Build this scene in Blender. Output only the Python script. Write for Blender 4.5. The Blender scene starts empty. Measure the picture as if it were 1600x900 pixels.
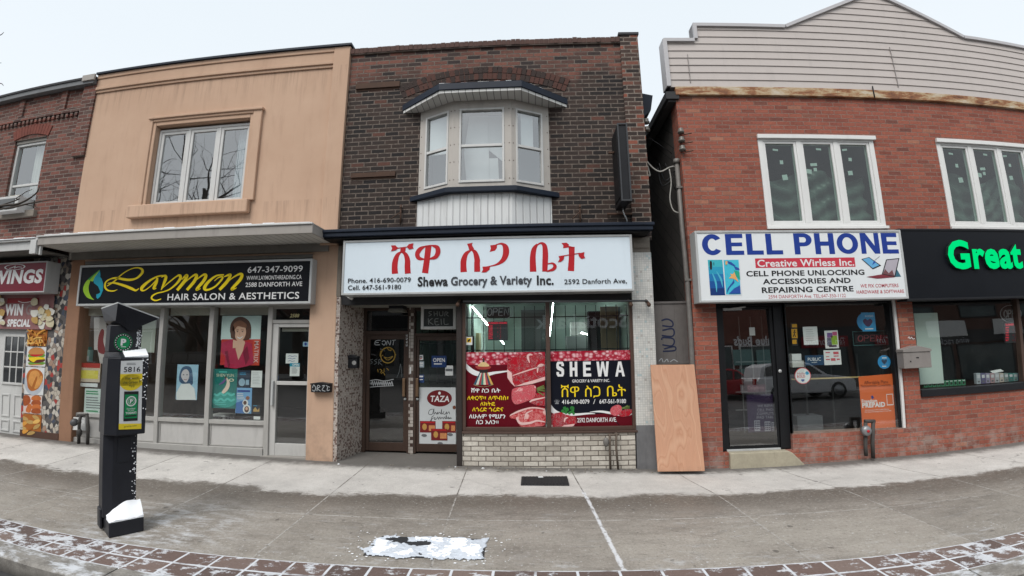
import bpy, bmesh, math, random
import numpy as np
from mathutils import Vector, Matrix
random.seed(7)
SC = bpy.context.scene
COL = SC.collection
R = math.radians
# ------------------------------------------------------------------ camera
# wide phone lens: angle from the axis grows as a polynomial of the image radius
LF, LK1, LK2 = 692.2336, -0.206973, 0.0490969
PITCH, YAW, ROLL = 0.13136593, 0.04486826, 0.01003686
CAMP = np.array([0.0, 0.0, 1.62])
YF = 6.2                                  # the street wall stands 6.2 m from the lens
def _rot():
    cx, sx = math.cos(PITCH), math.sin(PITCH); cz, sz = math.cos(YAW), math.sin(YAW); cr, sr = math.cos(ROLL), math.sin(ROLL)
    Rr = np.array([[cr, 0, sr], [0, 1, 0], [-sr, 0, cr]]); X = np.array([[1, 0, 0], [0, cx, -sx], [0, sx, cx]])
    Z = np.array([[cz, -sz, 0], [sz, cz, 0], [0, 0, 1]])
    return Z @ X @ Rr
ROT = _rot()
cam_d = bpy.data.cameras.new('camera'); cam = bpy.data.objects.new('camera', cam_d); COL.objects.link(cam)
cam_d.type = 'PANO'; cam_d.panorama_type = 'FISHEYE_LENS_POLYNOMIAL'
cam_d.sensor_width = 36; cam_d.sensor_fit = 'HORIZONTAL'; cam_d.fisheye_fov = R(200)
cam_d.fisheye_polynomial_k0 = 0
cam_d.fisheye_polynomial_k1 = -0.0634380545
cam_d.fisheye_polynomial_k2 = -0.000338098272
cam_d.fisheye_polynomial_k3 = 0.000102723465
cam_d.fisheye_polynomial_k4 = -2.71961822e-06
cam_d.clip_start = 0.05; cam_d.clip_end = 2000
M3 = ROT @ np.array([[1, 0, 0], [0, 0, -1], [0, 1, 0]])
mw = Matrix([list(M3[i]) + [CAMP[i]] for i in range(3)] + [[0, 0, 0, 1]])
cam.matrix_world = mw
SC.camera = cam
# ------------------------------------------------------------------ sky, sun, exposure
SUN_EL, SUN_AZ = R(52), R(205)            # soft light through cloud from behind the lens
wd = bpy.data.worlds.new('World'); SC.world = wd; wd.use_nodes = True
nt = wd.node_tree; nt.nodes.clear()
wo = nt.nodes.new('ShaderNodeOutputWorld'); bg = nt.nodes.new('ShaderNodeBackground'); sky = nt.nodes.new('ShaderNodeTexSky')
sky.sky_type = 'NISHITA'; sky.sun_disc = False; sky.sun_elevation = SUN_EL; sky.sun_rotation = SUN_AZ; sky.air_density = 1.0; sky.dust_density = 4.0
tcw = nt.nodes.new('ShaderNodeTexCoord'); sepw = nt.nodes.new('ShaderNodeSeparateXYZ'); rmp = nt.nodes.new('ShaderNodeValToRGB')
nzw = nt.nodes.new('ShaderNodeTexNoise'); nzw.inputs['Scale'].default_value = 2.2; nzw.inputs['Detail'].default_value = 3
rmp.color_ramp.elements[0].position = 0.0; rmp.color_ramp.elements[0].color = (7.6, 7.95, 8.1, 1)
rmp.color_ramp.elements[1].position = 0.9; rmp.color_ramp.elements[1].color = (6.5, 7.05, 7.45, 1)
addw = nt.nodes.new('ShaderNodeMath'); addw.operation = 'MULTIPLY_ADD'; addw.inputs[1].default_value = 0.35
nt.links.new(tcw.outputs['Generated'], sepw.inputs[0]); nt.links.new(tcw.outputs['Generated'], nzw.inputs['Vector'])
nt.links.new(nzw.outputs['Fac'], addw.inputs[0]); nt.links.new(sepw.outputs['Z'], addw.inputs[2]); nt.links.new(addw.outputs[0], rmp.inputs['Fac'])
mxw = nt.nodes.new('ShaderNodeMix'); mxw.data_type = 'RGBA'; mxw.inputs[0].default_value = 0.88
nt.links.new(sky.outputs[0], mxw.inputs[6]); nt.links.new(rmp.outputs[0], mxw.inputs[7])
nt.links.new(mxw.outputs[2], bg.inputs['Color']); bg.inputs['Strength'].default_value = 0.10
nt.links.new(bg.outputs[0], wo.inputs[0])
sl = bpy.data.lights.new('sun', 'SUN'); sl.energy = 2.0; sl.angle = R(35); sl.color = (1.0, 0.97, 0.93)
so = bpy.data.objects.new('sun', sl); COL.objects.link(so)
sd = Vector((math.sin(SUN_AZ) * math.cos(SUN_EL), math.cos(SUN_AZ) * math.cos(SUN_EL), math.sin(SUN_EL)))
so.rotation_euler = sd.to_track_quat('Z', 'Y').to_euler(); so.location = (0, -20, 30)
SC.view_settings.view_transform = 'Standard'; SC.view_settings.look = 'None'; SC.view_settings.gamma = 1; SC.view_settings.use_curve_mapping = False
SC.view_settings.exposure = 0.50
SC.cycles.use_denoising = True
SC.cycles.max_bounces = 6; SC.cycles.diffuse_bounces = 3; SC.cycles.glossy_bounces = 3; SC.cycles.transmission_bounces = 4; SC.cycles.transparent_max_bounces = 10
SC.cycles.caustics_reflective = False; SC.cycles.caustics_refractive = False

# ------------------------------------------------------------------ measuring helpers: where a sight line meets a real plane of the street wall
def ray(px, py):
    u = (px - 800) / LF; v = (450 - py) / LF; r = math.hypot(u, v) + 1e-9
    th = r * (1 + LK1 * r * r + LK2 * r ** 4); s = math.sin(th) / r
    return ROT @ np.array([u * s, math.cos(th), v * s])
def W(px, py, Y=YF):
    d = ray(px, py); p = CAMP + d * (Y / d[1]); return float(p[0]), float(p[2])
def RX(px0, py0, px1, py1, Y=YF):
    mx, my = (px0 + px1) / 2, (py0 + py1) / 2
    return W(px0, my, Y)[0], W(px1, my, Y)[0], W(mx, py1, Y)[1], W(mx, py0, Y)[1]
def lin(c): c /= 255.0; return c / 12.92 if c <= 0.04045 else ((c + 0.055) / 1.055) ** 2.4
def C(r, g, b, k=0.8): return (lin(r) * k, lin(g) * k, lin(b) * k)

# ------------------------------------------------------------------ materials
MATS = {}
class N:
    def __init__(s, name):
        s.m = bpy.data.materials.new(name); s.m.use_nodes = True; s.t = s.m.node_tree; s.t.nodes.clear()
        s.o = s.t.nodes.new('ShaderNodeOutputMaterial'); s.b = s.t.nodes.new('ShaderNodeBsdfPrincipled'); s.t.links.new(s.b.outputs[0], s.o.inputs[0])
        s.pos = s.n('NewGeometry').outputs['Position']; MATS[name] = s.m
    def n(s, typ, **kw):
        x = s.t.nodes.new('ShaderNode' + typ)
        for k, v in kw.items(): setattr(x, k, v)
        return x
    def l(s, a, b): s.t.links.new(a, b)
    def set(s, inp, v):
        if hasattr(v, 'is_output') or isinstance(v, bpy.types.NodeSocket): s.l(v, inp)
        elif isinstance(v, (tuple, list)) and len(v) == 3 and inp.type == 'RGBA': inp.default_value = (*v, 1)
        else: inp.default_value = v
    def math(s, op, a, b=0.0, c=0.0, clamp=False):
        x = s.n('Math', operation=op, use_clamp=clamp)
        for i, v in enumerate((a, b, c)): s.set(x.inputs[i], v)
        return x.outputs[0]
    def sep(s):
        x = s.n('SeparateXYZ'); s.l(s.pos, x.inputs[0]); return x.outputs
    def vec(s, x, y, z=0.0):
        c = s.n('CombineXYZ')
        for i, v in enumerate((x, y, z)): s.set(c.inputs[i], v)
        return c.outputs[0]
    def noise(s, scale, detail=3, rough=0.55, vec=None, stretch=None, dist=0.0):
        x = s.n('TexNoise'); x.inputs['Scale'].default_value = scale; x.inputs['Detail'].default_value = detail; x.inputs['Roughness'].default_value = rough; x.inputs['Distortion'].default_value = dist
        v = vec if vec is not None else s.pos
        if stretch:
            mp = s.n('Mapping'); mp.inputs['Scale'].default_value = stretch; s.l(v, mp.inputs[0]); v = mp.outputs[0]
        s.l(v, x.inputs['Vector']); return x.outputs['Fac']
    def ramp(s, f, stops):
        x = s.n('ValToRGB'); e = x.color_ramp.elements
        while len(e) < len(stops): e.new(0.5)
        for el, (p, c) in zip(e, stops): el.position = p; el.color = (*c, 1) if isinstance(c, tuple) else (c, c, c, 1)
        s.l(f, x.inputs[0]); return x.outputs[0]
    def step(s, f, a, b):
        x = s.n('MapRange', clamp=True); x.interpolation_type = 'SMOOTHSTEP'; s.l(f, x.inputs[0]); x.inputs[1].default_value = a; x.inputs[2].default_value = b
        return x.outputs[0]
    def mix(s, f, a, b, blend='MIX'):
        a, b = [(q, q, q) if isinstance(q, (int, float)) else q for q in (a, b)]
        x = s.n('Mix', data_type='RGBA', blend_type=blend); x.clamp_factor = True
        s.set(x.inputs[0], f); s.set(x.inputs[6], a); s.set(x.inputs[7], b); return x.outputs[2]
    def bump(s, h, strength=0.3, dist=0.01):
        x = s.n('Bump'); x.inputs['Strength'].default_value = strength; x.inputs['Distance'].default_value = dist
        s.l(h, x.inputs['Height']); s.l(x.outputs[0], s.b.inputs['Normal'])
    def fin(s, col, rough=0.6, metal=0.0, spec=0.5):
        s.set(s.b.inputs['Base Color'], col); s.set(s.b.inputs['Roughness'], rough); s.set(s.b.inputs['Metallic'], metal)
        s.b.inputs['Specular IOR Level'].default_value = spec
        return s.m
def mat(name, col, rough=0.6, metal=0.0, var=0.12, scale=5.0, bump=0.0, grime=0.0, spec=0.3):
    """plain paint, plastic or metal with uneven tone, faint mottling and streaky dirt"""
    if name in MATS: return MATS[name]
    s = N(name); f = s.noise(scale, 4); f2 = s.noise(scale * 7, 2)
    k = s.math('MULTIPLY_ADD', s.math('ADD', f, s.math('MULTIPLY', f2, 0.4)), var * 2, 1 - var * 1.4)
    c = s.mix(1.0, col, s.vec(k, k, k), 'MULTIPLY')
    if grime:
        g = s.step(s.noise(3.0, 5, 0.65, stretch=(2.2, 2.2, 0.5)), 0.5, 0.78)
        c = s.mix(s.math('MULTIPLY', g, grime), c, tuple(x * 0.35 for x in col))
    if bump: s.bump(s.noise(scale * 10, 3), bump, 0.004)
    return s.fin(c, s.math('MULTIPLY_ADD', f, 0.2, rough - 0.1), metal, spec)
def emis(name, col, st):
    if name in MATS: return MATS[name]
    s = N(name); e = s.n('Emission'); e.inputs[0].default_value = (*col, 1); e.inputs[1].default_value = st; s.l(e.outputs[0], s.o.inputs[0]); return s.m
def glass(name, ior=2.2, tint=(0.9, 0.95, 0.93), wave=0.02, dirt=0.010):
    if name in MATS: return MATS[name]
    s = N(name); s.t.nodes.remove(s.b)
    tr = s.n('BsdfTransparent'); tr.inputs[0].default_value = (*tint, 1)
    gl = s.n('BsdfGlossy'); gl.inputs['Roughness'].default_value = 0.012; gl.inputs[0].default_value = (1, 1, 1, 1)
    fr = s.n('Fresnel'); fr.inputs[0].default_value = ior
    bp = s.n('Bump'); bp.inputs['Strength'].default_value = wave; bp.inputs['Distance'].default_value = 0.05; s.l(s.noise(1.6, 1), bp.inputs['Height']); s.l(bp.outputs[0], gl.inputs['Normal'])
    geo = s.n('NewGeometry'); front = s.math('SUBTRACT', 1.0, geo.outputs['Backfacing'])
    mx = s.n('MixShader'); s.l(s.math('MULTIPLY', fr.outputs[0], front), mx.inputs[0]); s.l(tr.outputs[0], mx.inputs[1]); s.l(gl.outputs[0], mx.inputs[2])
    df = s.n('BsdfDiffuse'); df.inputs[0].default_value = (0.45, 0.45, 0.43, 1)
    m2 = s.n('MixShader'); s.l(s.math('MULTIPLY', s.step(s.noise(2.4, 5, 0.65), 0.35, 0.8), dirt * 2), m2.inputs[0]); s.l(mx.outputs[0], m2.inputs[1]); s.l(df.outputs[0], m2.inputs[2])
    s.l(m2.outputs[0], s.o.inputs[0]); return s.m
def brick(name, stops, mortar, bw=0.215, bh=0.075, mw=0.010, rough=0.85, top_stops=None, stain=0.25, offs=0.0, low=None, bumpk=0.6, zshift=0.0):
    s = N(name); x, y, z = s.sep()
    wob = s.math('MULTIPLY_ADD', s.noise(9, 2), 0.006, -0.003)
    v = s.vec(s.math('ADD', s.math('ADD', x, y), offs), s.math('ADD', s.math('ADD', z, zshift), wob))
    b = s.n('TexBrick'); b.offset = 0.5; b.inputs['Scale'].default_value = 1; b.inputs['Brick Width'].default_value = bw; b.inputs['Row Height'].default_value = bh
    b.inputs['Mortar Size'].default_value = mw * 0.5; b.inputs['Mortar Smooth'].default_value = 0.15; b.inputs['Bias'].default_value = 0
    b.inputs['Color1'].default_value = (0, 0, 0, 1); b.inputs['Color2'].default_value = (1, 1, 1, 1); b.inputs['Mortar'].default_value = (0.5, 0.5, 0.5, 1)
    s.l(v, b.inputs['Vector'])
    c = s.ramp(b.outputs['Color'], stops)
    if top_stops:
        c2 = s.ramp(b.outputs['Color'], top_stops); ad = s.math('ADD', z, s.math('MULTIPLY', s.noise(1.7, 3), 1.1))
        c = s.mix(s.step(ad, 6.15, 6.5), c, c2)
    n1 = s.noise(28, 3); k = s.math('MULTIPLY_ADD', n1, 0.7, 0.65)
    c = s.mix(1.0, c, s.vec(k, k, k), 'MULTIPLY')
    st = s.step(s.noise(1.3, 5, 0.62, stretch=(1, 1, 0.7)), 0.5, 0.75)
    c = s.mix(s.math('MULTIPLY', st, stain), c, tuple(q * 0.4 for q in stops[0][1]))
    mo = s.mix(s.step(n1, 0.35, 0.65), mortar, tuple(q * 0.6 for q in mortar))
    c = s.mix(b.outputs['Fac'], c, mo)
    if low:          # salt bloom and rubbed mortar low on the wall
        f = s.math('MULTIPLY', s.step(s.math('ADD', z, s.math('MULTIPLY', s.noise(2.2, 4), 1.2)), 1.25, 0.55), s.step(s.noise(5, 4, 0.65), 0.42, 0.62))
        c = s.mix(s.math('MULTIPLY', f, 0.4), c, low)
    h = s.math('ADD', s.math('MULTIPLY', s.math('SUBTRACT', 1.0, b.outputs['Fac']), 1.0), s.math('MULTIPLY', n1, 0.35))
    s.bump(h, bumpk, 0.008)
    return s.fin(c, rough, 0, 0.25)

# ------------------------------------------------------------------ mesh helpers
class MB:
    def __init__(s): s.v = []; s.f = []; s.mi = []; s.ms = []; s.smooth = set()
    def m(s, mt):
        if mt not in s.ms: s.ms.append(mt)
        return s.ms.index(mt)
    def add(s, vs, fs, mt, sm=False):
        o = len(s.v); i = s.m(mt); s.v += [tuple(map(float, p)) for p in vs]
        for f in fs:
            if sm: s.smooth.add(len(s.f))
            s.f.append([o + q for q in f]); s.mi.append(i)
        return s
    def box(s, x0, x1, y0, y1, z0, z1, mt):
        v = [(x, y, z) for z in (z0, z1) for y in (y0, y1) for x in (x0, x1)]
        return s.add(v, [(0, 2, 3, 1), (4, 5, 7, 6), (0, 1, 5, 4), (2, 6, 7, 3), (0, 4, 6, 2), (1, 3, 7, 5)], mt)
    def hexa(s, b, t, mt):      # bottom and top quads, counter-clockwise seen from above
        return s.add(list(b) + list(t), [(3, 2, 1, 0), (4, 5, 6, 7), (0, 1, 5, 4), (1, 2, 6, 5), (2, 3, 7, 6), (3, 0, 4, 7)], mt)
    def poly(s, pts, mt): return s.add(pts, [list(range(len(pts)))], mt)
    def slab(s, pts, y0, y1, mt):      # outline in x, z given counter-clockwise seen from the street, thickness y0 (front) to y1
        n = len(pts); v = [(p[0], y0, p[1]) for p in pts] + [(p[0], y1, p[1]) for p in pts]
        return s.add(v, [list(range(n)), list(range(2 * n - 1, n - 1, -1))] + [(i, i + n, (i + 1) % n + n, (i + 1) % n) for i in range(n)], mt)
    def prism(s, pts, z0, z1, mt):     # outline in x, y counter-clockwise from above
        n = len(pts); v = [(p[0], p[1], z0) for p in pts] + [(p[0], p[1], z1) for p in pts]
        return s.add(v, [list(range(n - 1, -1, -1)), list(range(n, 2 * n))] + [(i, (i + 1) % n, (i + 1) % n + n, i + n) for i in range(n)], mt)
    def tube(s, pts, r, mt, n=8, caps=True):
        pts = [Vector(p) for p in pts]; rs = r if isinstance(r, (list, tuple)) else [r] * len(pts); vs = []; up = None
        for i, p in enumerate(pts):
            d = (pts[min(i + 1, len(pts) - 1)] - pts[max(i - 1, 0)]).normalized()
            if up is None: up = Vector((0, 0, 1)) if abs(d.z) < 0.9 else Vector((1, 0, 0))
            a = d.cross(up).normalized(); b = a.cross(d).normalized(); up = b
            for k in range(n): t = 2 * math.pi * k / n; vs.append(p + a * (math.cos(t) * rs[i]) + b * (math.sin(t) * rs[i]))
        fs = [(i * n + k, i * n + (k + 1) % n, (i + 1) * n + (k + 1) % n, (i + 1) * n + k) for i in range(len(pts) - 1) for k in range(n)]
        if caps: fs += [list(range(n - 1, -1, -1)), list(range((len(pts) - 1) * n, len(pts) * n))]
        return s.add(vs, fs, mt, True)
    def frame(s, x0, x1, z0, z1, t, y0, y1, mt, tb=None):
        tb = t if tb is None else tb
        s.box(x0, x0 + t, y0, y1, z0, z1, mt); s.box(x1 - t, x1, y0, y1, z0, z1, mt)
        s.box(x0 + t, x1 - t, y0, y1, z0, z0 + tb, mt); s.box(x0 + t, x1 - t, y0, y1, z1 - t, z1, mt); return s
    def ball(s, c, r, mt, n=10, sq=(1, 1, 1)):
        vs = [(c[0], c[1], c[2] - r * sq[2])]; k = n // 2
        for i in range(1, k):
            a = -math.pi / 2 + math.pi * i / k
            for j in range(n): t = 2 * math.pi * j / n; vs.append((c[0] + r * sq[0] * math.cos(a) * math.cos(t), c[1] + r * sq[1] * math.cos(a) * math.sin(t), c[2] + r * sq[2] * math.sin(a)))
        vs.append((c[0], c[1], c[2] + r * sq[2])); L = len(vs) - 1; fs = []
        for j in range(n): fs += [(0, 1 + (j + 1) % n, 1 + j), (L, 1 + (k - 2) * n + j, 1 + (k - 2) * n + (j + 1) % n)]
        for i in range(k - 2):
            for j in range(n): a = 1 + i * n; fs.append((a + j, a + (j + 1) % n, a + n + (j + 1) % n, a + n + j))
        return s.add(vs, fs, mt, True)
    def build(s, name, parent=None, label=None, cat=None, group=None, kind=None, bevel=0.0, origin=None, seg=2):
        me = bpy.data.meshes.new(name); o = bpy.data.objects.new(name, me); COL.objects.link(o)
        off = Vector((0, 0, 0))
        if parent is not None:
            o.parent = parent; q = parent
            while q is not None: off += q.location; q = q.parent
        elif cat:
            if origin is None:
                a = np.array(s.v); origin = ((a[:, 0].min() + a[:, 0].max()) / 2, (a[:, 1].min() + a[:, 1].max()) / 2, a[:, 2].min())
            off = Vector(origin); o.location = off
        me.from_pydata([tuple(Vector(p) - off) for p in s.v], [], s.f)
        for mt in s.ms: me.materials.append(mt)
        for p, i in zip(me.polygons, s.mi): p.material_index = i; p.use_smooth = p.index in s.smooth
        if bevel:
            b = o.modifiers.new('edge', 'BEVEL'); b.width = bevel; b.segments = seg; b.limit_method = 'ANGLE'; b.angle_limit = R(40)
        return tag(o, label, cat, group, kind)
def tag(o, label=None, cat=None, group=None, kind=None):
    if label: o['label'] = label
    if cat: o['category'] = cat
    if group: o['group'] = group
    if kind: o['kind'] = kind
    return o
def thing(name, label, cat, loc=(0, 0, 0), group=None):
    o = bpy.data.objects.new(name, None); COL.objects.link(o); o.location = loc; o.empty_display_size = 0.1
    return tag(o, label, cat, group)
# lettering: glyph outlines of the built-in font, filled and fitted to a box
_GL = {}
def glyphs(txt, bold=0.0, shear=0.0, gap=1.0):
    key = (txt, bold, shear, gap)
    if key not in _GL:
        c = bpy.data.curves.new('lettering', 'FONT'); c.body = txt; c.offset = bold; c.shear = shear; c.space_character = gap + 1.6 * bold; c.resolution_u = 3; c.align_x = 'LEFT'
        o = bpy.data.objects.new('lettering', c); COL.objects.link(o); bpy.context.view_layer.update()
        me = bpy.data.meshes.new_from_object(o.evaluated_get(bpy.context.evaluated_depsgraph_get()))
        v = np.array([(p.co.x, p.co.y) for p in me.vertices]); f = [list(p.vertices) for p in me.polygons]
        bpy.data.objects.remove(o); bpy.data.curves.remove(c); bpy.data.meshes.remove(me)
        _GL[key] = (v, f)
    return _GL[key]
def spline(pts, n=6, closed=False):
    P = [np.array(p, float) for p in pts]; L = len(P); out = []
    g = (lambda i: P[i % L]) if closed else (lambda i: P[max(0, min(L - 1, i))])
    for i in range(L if closed else L - 1):
        a, b, c, d = g(i - 1), g(i), g(i + 1), g(i + 2)
        for k in range(n):
            t = k / n; out.append(0.5 * (2 * b + (c - a) * t + (2 * a - 5 * b + 4 * c - d) * t * t + (3 * b - a - 3 * c + d) * t ** 3))
    if not closed: out.append(P[-1])
    return out
class Flat:
    """print, film or lettering lying on a plane that faces the street; each layer lies a little proud of the one below"""
    def __init__(s, Y, mb=None, step=0.0012, base=0.0015): s.Y = Y; s.mb = mb or MB(); s.st = step; s.b0 = base
    def y(s, k): return s.Y - s.b0 - k * s.st
    def pt(s, p): return W(p[0], p[1], s.Y)
    def P(s, a, b, k): return (a, s.y(k), b)
    def box(s, x0, y0, x1, y1):
        mx, my = (x0 + x1) / 2, (y0 + y1) / 2
        return s.pt((x0, my))[0], s.pt((x1, my))[0], s.pt((mx, y1))[1], s.pt((mx, y0))[1]
    def world(s, pts, mt, k=0):
        a = sum(pts[i][0] * pts[(i + 1) % len(pts)][1] - pts[(i + 1) % len(pts)][0] * pts[i][1] for i in range(len(pts)))
        if a < 0: pts = pts[::-1]
        s.mb.poly([s.P(p[0], p[1], k) for p in pts], mt); return s
    def poly(s, pts, mt, k=0): return s.world([s.pt(p) for p in pts], mt, k)
    def blob(s, pts, mt, k=0, n=5): return s.poly([tuple(p) for p in spline(pts, n, True)], mt, k)
    def rect(s, x0, y0, x1, y1, mt, k=0):
        a, b, c, d = s.box(x0, y0, x1, y1); return s.world([(a, c), (b, c), (b, d), (a, d)], mt, k)
    def disc(s, cx, cy, rx, ry, mt, k=0, n=28, r0=0.0):
        a, b, c, d = s.box(cx - rx, cy - ry, cx + rx, cy + ry); mx, mz, ax, az = (a + b) / 2, (c + d) / 2, (b - a) / 2, (d - c) / 2
        if not r0: return s.world([(mx + ax * math.cos(2 * math.pi * i / n), mz + az * math.sin(2 * math.pi * i / n)) for i in range(n)], mt, k)
        for i in range(n):
            t0, t1 = 2 * math.pi * i / n, 2 * math.pi * (i + 1) / n
            s.world([(mx + ax * q * math.cos(t), mz + az * q * math.sin(t)) for q, t in ((1, t0), (1, t1), (r0, t1), (r0, t0))], mt, k)
        return s
    def text(s, txt, x0, y0, x1, y1, mt, k=0, bold=0.0, shear=0.0, gap=1.0, mirror=False, rot=0, tilt=True):
        v, f = glyphs(txt, bold, shear, gap)
        if not len(v): return s
        if rot: v = np.stack([-v[:, 1], v[:, 0]], 1) if rot > 0 else np.stack([v[:, 1], -v[:, 0]], 1)
        lo, hi = v.min(0), v.max(0); u = (v - lo) / (hi - lo)
        if mirror: u[:, 0] = 1 - u[:, 0]; f = [q[::-1] for q in f]
        a, b, c, d = s.box(x0, y0, x1, y1)
        s.mb.add([s.P(a + (b - a) * p[0], c + (d - c) * p[1], k) for p in u], f, mt); return s
    def stroke(s, pts, w, mt, k=0, n=5, taper=None):
        """a brushed line; w is its width in photo pixels, one number or one per point"""
        ws = list(w) if isinstance(w, (list, tuple)) else [w] * len(pts)
        q = spline([(p[0], p[1], ww) for p, ww in zip(pts, ws)], n)
        L, Rr = [], []
        for i, p in enumerate(q):
            d = q[min(i + 1, len(q) - 1)][:2] - q[max(i - 1, 0)][:2]; d = d / (np.hypot(*d) + 1e-9); nx = np.array([-d[1], d[0]]) * p[2] / 2
            L.append(s.pt(p[:2] + nx)); Rr.append(s.pt(p[:2] - nx))
        v = [s.P(a[0], a[1], k) for a in L] + [s.P(a[0], a[1], k) for a in Rr]; m = len(L)
        s.mb.add(v, [(i, i + 1, m + i + 1, m + i) for i in range(m - 1)], mt); return s
def block(ch, t=.27, u=.2):
    """heavy capital letters as outlines in a unit box; t is the stem width, u the bar height"""
    def arc(a0, a1, rx, rz, n=18): return [(.5 + rx * math.cos(a0 + (a1 - a0) * i / n), .5 + rz * math.sin(a0 + (a1 - a0) * i / n)) for i in range(n + 1)]
    if ch == 'L': return [[(0, 0), (1, 0), (1, u), (t, u), (t, 1), (0, 1)]]
    if ch == 'E': return [[(0, 0), (1, 0), (1, u), (t, u), (t, .5 - u * .45), (.92, .5 - u * .45), (.92, .5 + u * .45), (t, .5 + u * .45), (t, 1 - u), (.97, 1 - u), (.97, 1), (0, 1)]]
    if ch == 'H': return [[(0, 0), (t, 0), (t, .5 - u / 2), (1 - t, .5 - u / 2), (1 - t, 0), (1, 0), (1, 1), (1 - t, 1), (1 - t, .5 + u / 2), (t, .5 + u / 2), (t, 1), (0, 1)]]
    if ch == 'N': return [[(0, 0), (t * .9, 0), (t * .9, .62), (1 - t * 1.0, 0), (1, 0), (1, 1), (1 - t * .9, 1), (1 - t * .9, .38), (t, 1), (0, 1)]]
    if ch == 'C': return [arc(.62, 5.66, .5, .5, 26) + arc(5.55, .73, .5 - t * .98, .5 - u * 1.05, 26)]
    if ch == 'O':
        a, b = arc(0, 6.2832, .5, .5, 30), arc(0, 6.2832, .5 - t, .5 - u, 30); return [[a[i], a[i + 1], b[i + 1], b[i]] for i in range(30)]
    if ch == 'P':
        o = [(.55 + .45 * math.cos(q), .69 + .31 * math.sin(q)) for q in np.linspace(-1.57, 1.57, 14)]; i = [(.55 + (.45 - t) * math.cos(q), .69 + (.31 - u * .92) * math.sin(q)) for q in np.linspace(1.57, -1.57, 14)]
        return [[(0, 0), (t, 0), (t, 1), (0, 1)], [(t, .38)] + o + [(t, 1)] + [(t, 1 - u * .92)] + i + [(t, .38 + u * .92)]]
    if ch == 'W': return [[(.13, 0), (.36, 0), (.5, .62), (.64, 0), (.87, 0), (1, 1), (.80, 1), (.72, .36), (.59, 1), (.41, 1), (.28, .36), (.20, 1), (0, 1)]]
    if ch == 'A': return [[(0, 0), (.26, 0), (.335, .27), (.665, .27), (.74, 0), (1, 0), (.66, 1), (.5, 1), (.5, .80), (.62, .43), (.38, .43), (.5, .80), (.5, 1), (.34, 1)]]
    if ch == 'S': k = .16; return [[(0, k), (k, 0), (1 - k, 0), (1, k), (1, .46), (.86, .56), (t, .70), (t, .80), (.36, .84), (.62, .84), (1 - t, .80), (1 - t, .70), (1, .70), (1, 1 - k), (1 - k, 1), (k, 1), (0, 1 - k), (0, .58), (.14, .47), (1 - t, .33), (1 - t, .20), (.62, .16), (.38, .16), (t, .20), (t, .31), (0, .31)]]
def block_text(fl, txt, px, mt, k=0, t=.27, u=.2, widths=None, gap=.16):
    a, b, c, d = fl.box(*px); ws = [(widths or {}).get(ch, 1.0) for ch in txt]; tot = sum(ws) + gap * (len(txt) - 1); x = a
    for ch, w in zip(txt, ws):
        ww = w / tot * (b - a)
        for j, pl in enumerate(block(ch, t / w, u)): fl.world([(x + p[0] * ww, c + p[1] * (d - c)) for p in pl], mt, k)
        x += ww + gap / tot * (b - a)
def clip_wall(mb, x0, x1, z0, z1, holes, y0, y1, mt, rev=None):
    """a wall from y0 (street side) to y1 with rectangular openings and their reveals"""
    rev = rev or mt
    xs = sorted({x0, x1, *[h[0] for h in holes], *[h[1] for h in holes]}); zs = sorted({z0, z1, *[h[2] for h in holes], *[h[3] for h in holes]})
    for a, b in zip(xs, xs[1:]):
        for c, d in zip(zs, zs[1:]):
            if any(h[0] <= a and b <= h[1] and h[2] <= c and d <= h[3] for h in holes): continue
            mb.poly([(a, y0, c), (b, y0, c), (b, y0, d), (a, y0, d)], mt)
    for h in holes:
        a, b, c, d = h
        mb.poly([(a, y0, c), (a, y0, d), (a, y1, d), (a, y1, c)], rev); mb.poly([(b, y0, c), (b, y1, c), (b, y1, d), (b, y0, d)], rev)
        mb.poly([(a, y0, c), (a, y1, c), (b, y1, c), (b, y0, c)], rev); mb.poly([(a, y0, d), (b, y0, d), (b, y1, d), (a, y1, d)], rev)
    return mb
# ================================================================== crops of the photo used for measuring: (zoomed x, zoomed y) -> photo pixel
def K(x0, y0, s): return lambda x, y: (x0 + x * s, y0 + y * s)
zA, zB, zC, zD, zE = K(0, 50, .38873), K(0, 350, .4111), K(300, 350, .44444), K(500, 440, .33333), K(700, 440, .35556)
zF, zG, zH, zI, zJ = K(500, 50, .3666), K(1000, 0, .42224), K(980, 340, .46653), K(1100, 460, .29991), K(1380, 340, .42226)
def kx(k, *a): return RX(*k(a[0], a[1]), *k(a[2], a[3]), *a[4:])
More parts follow.
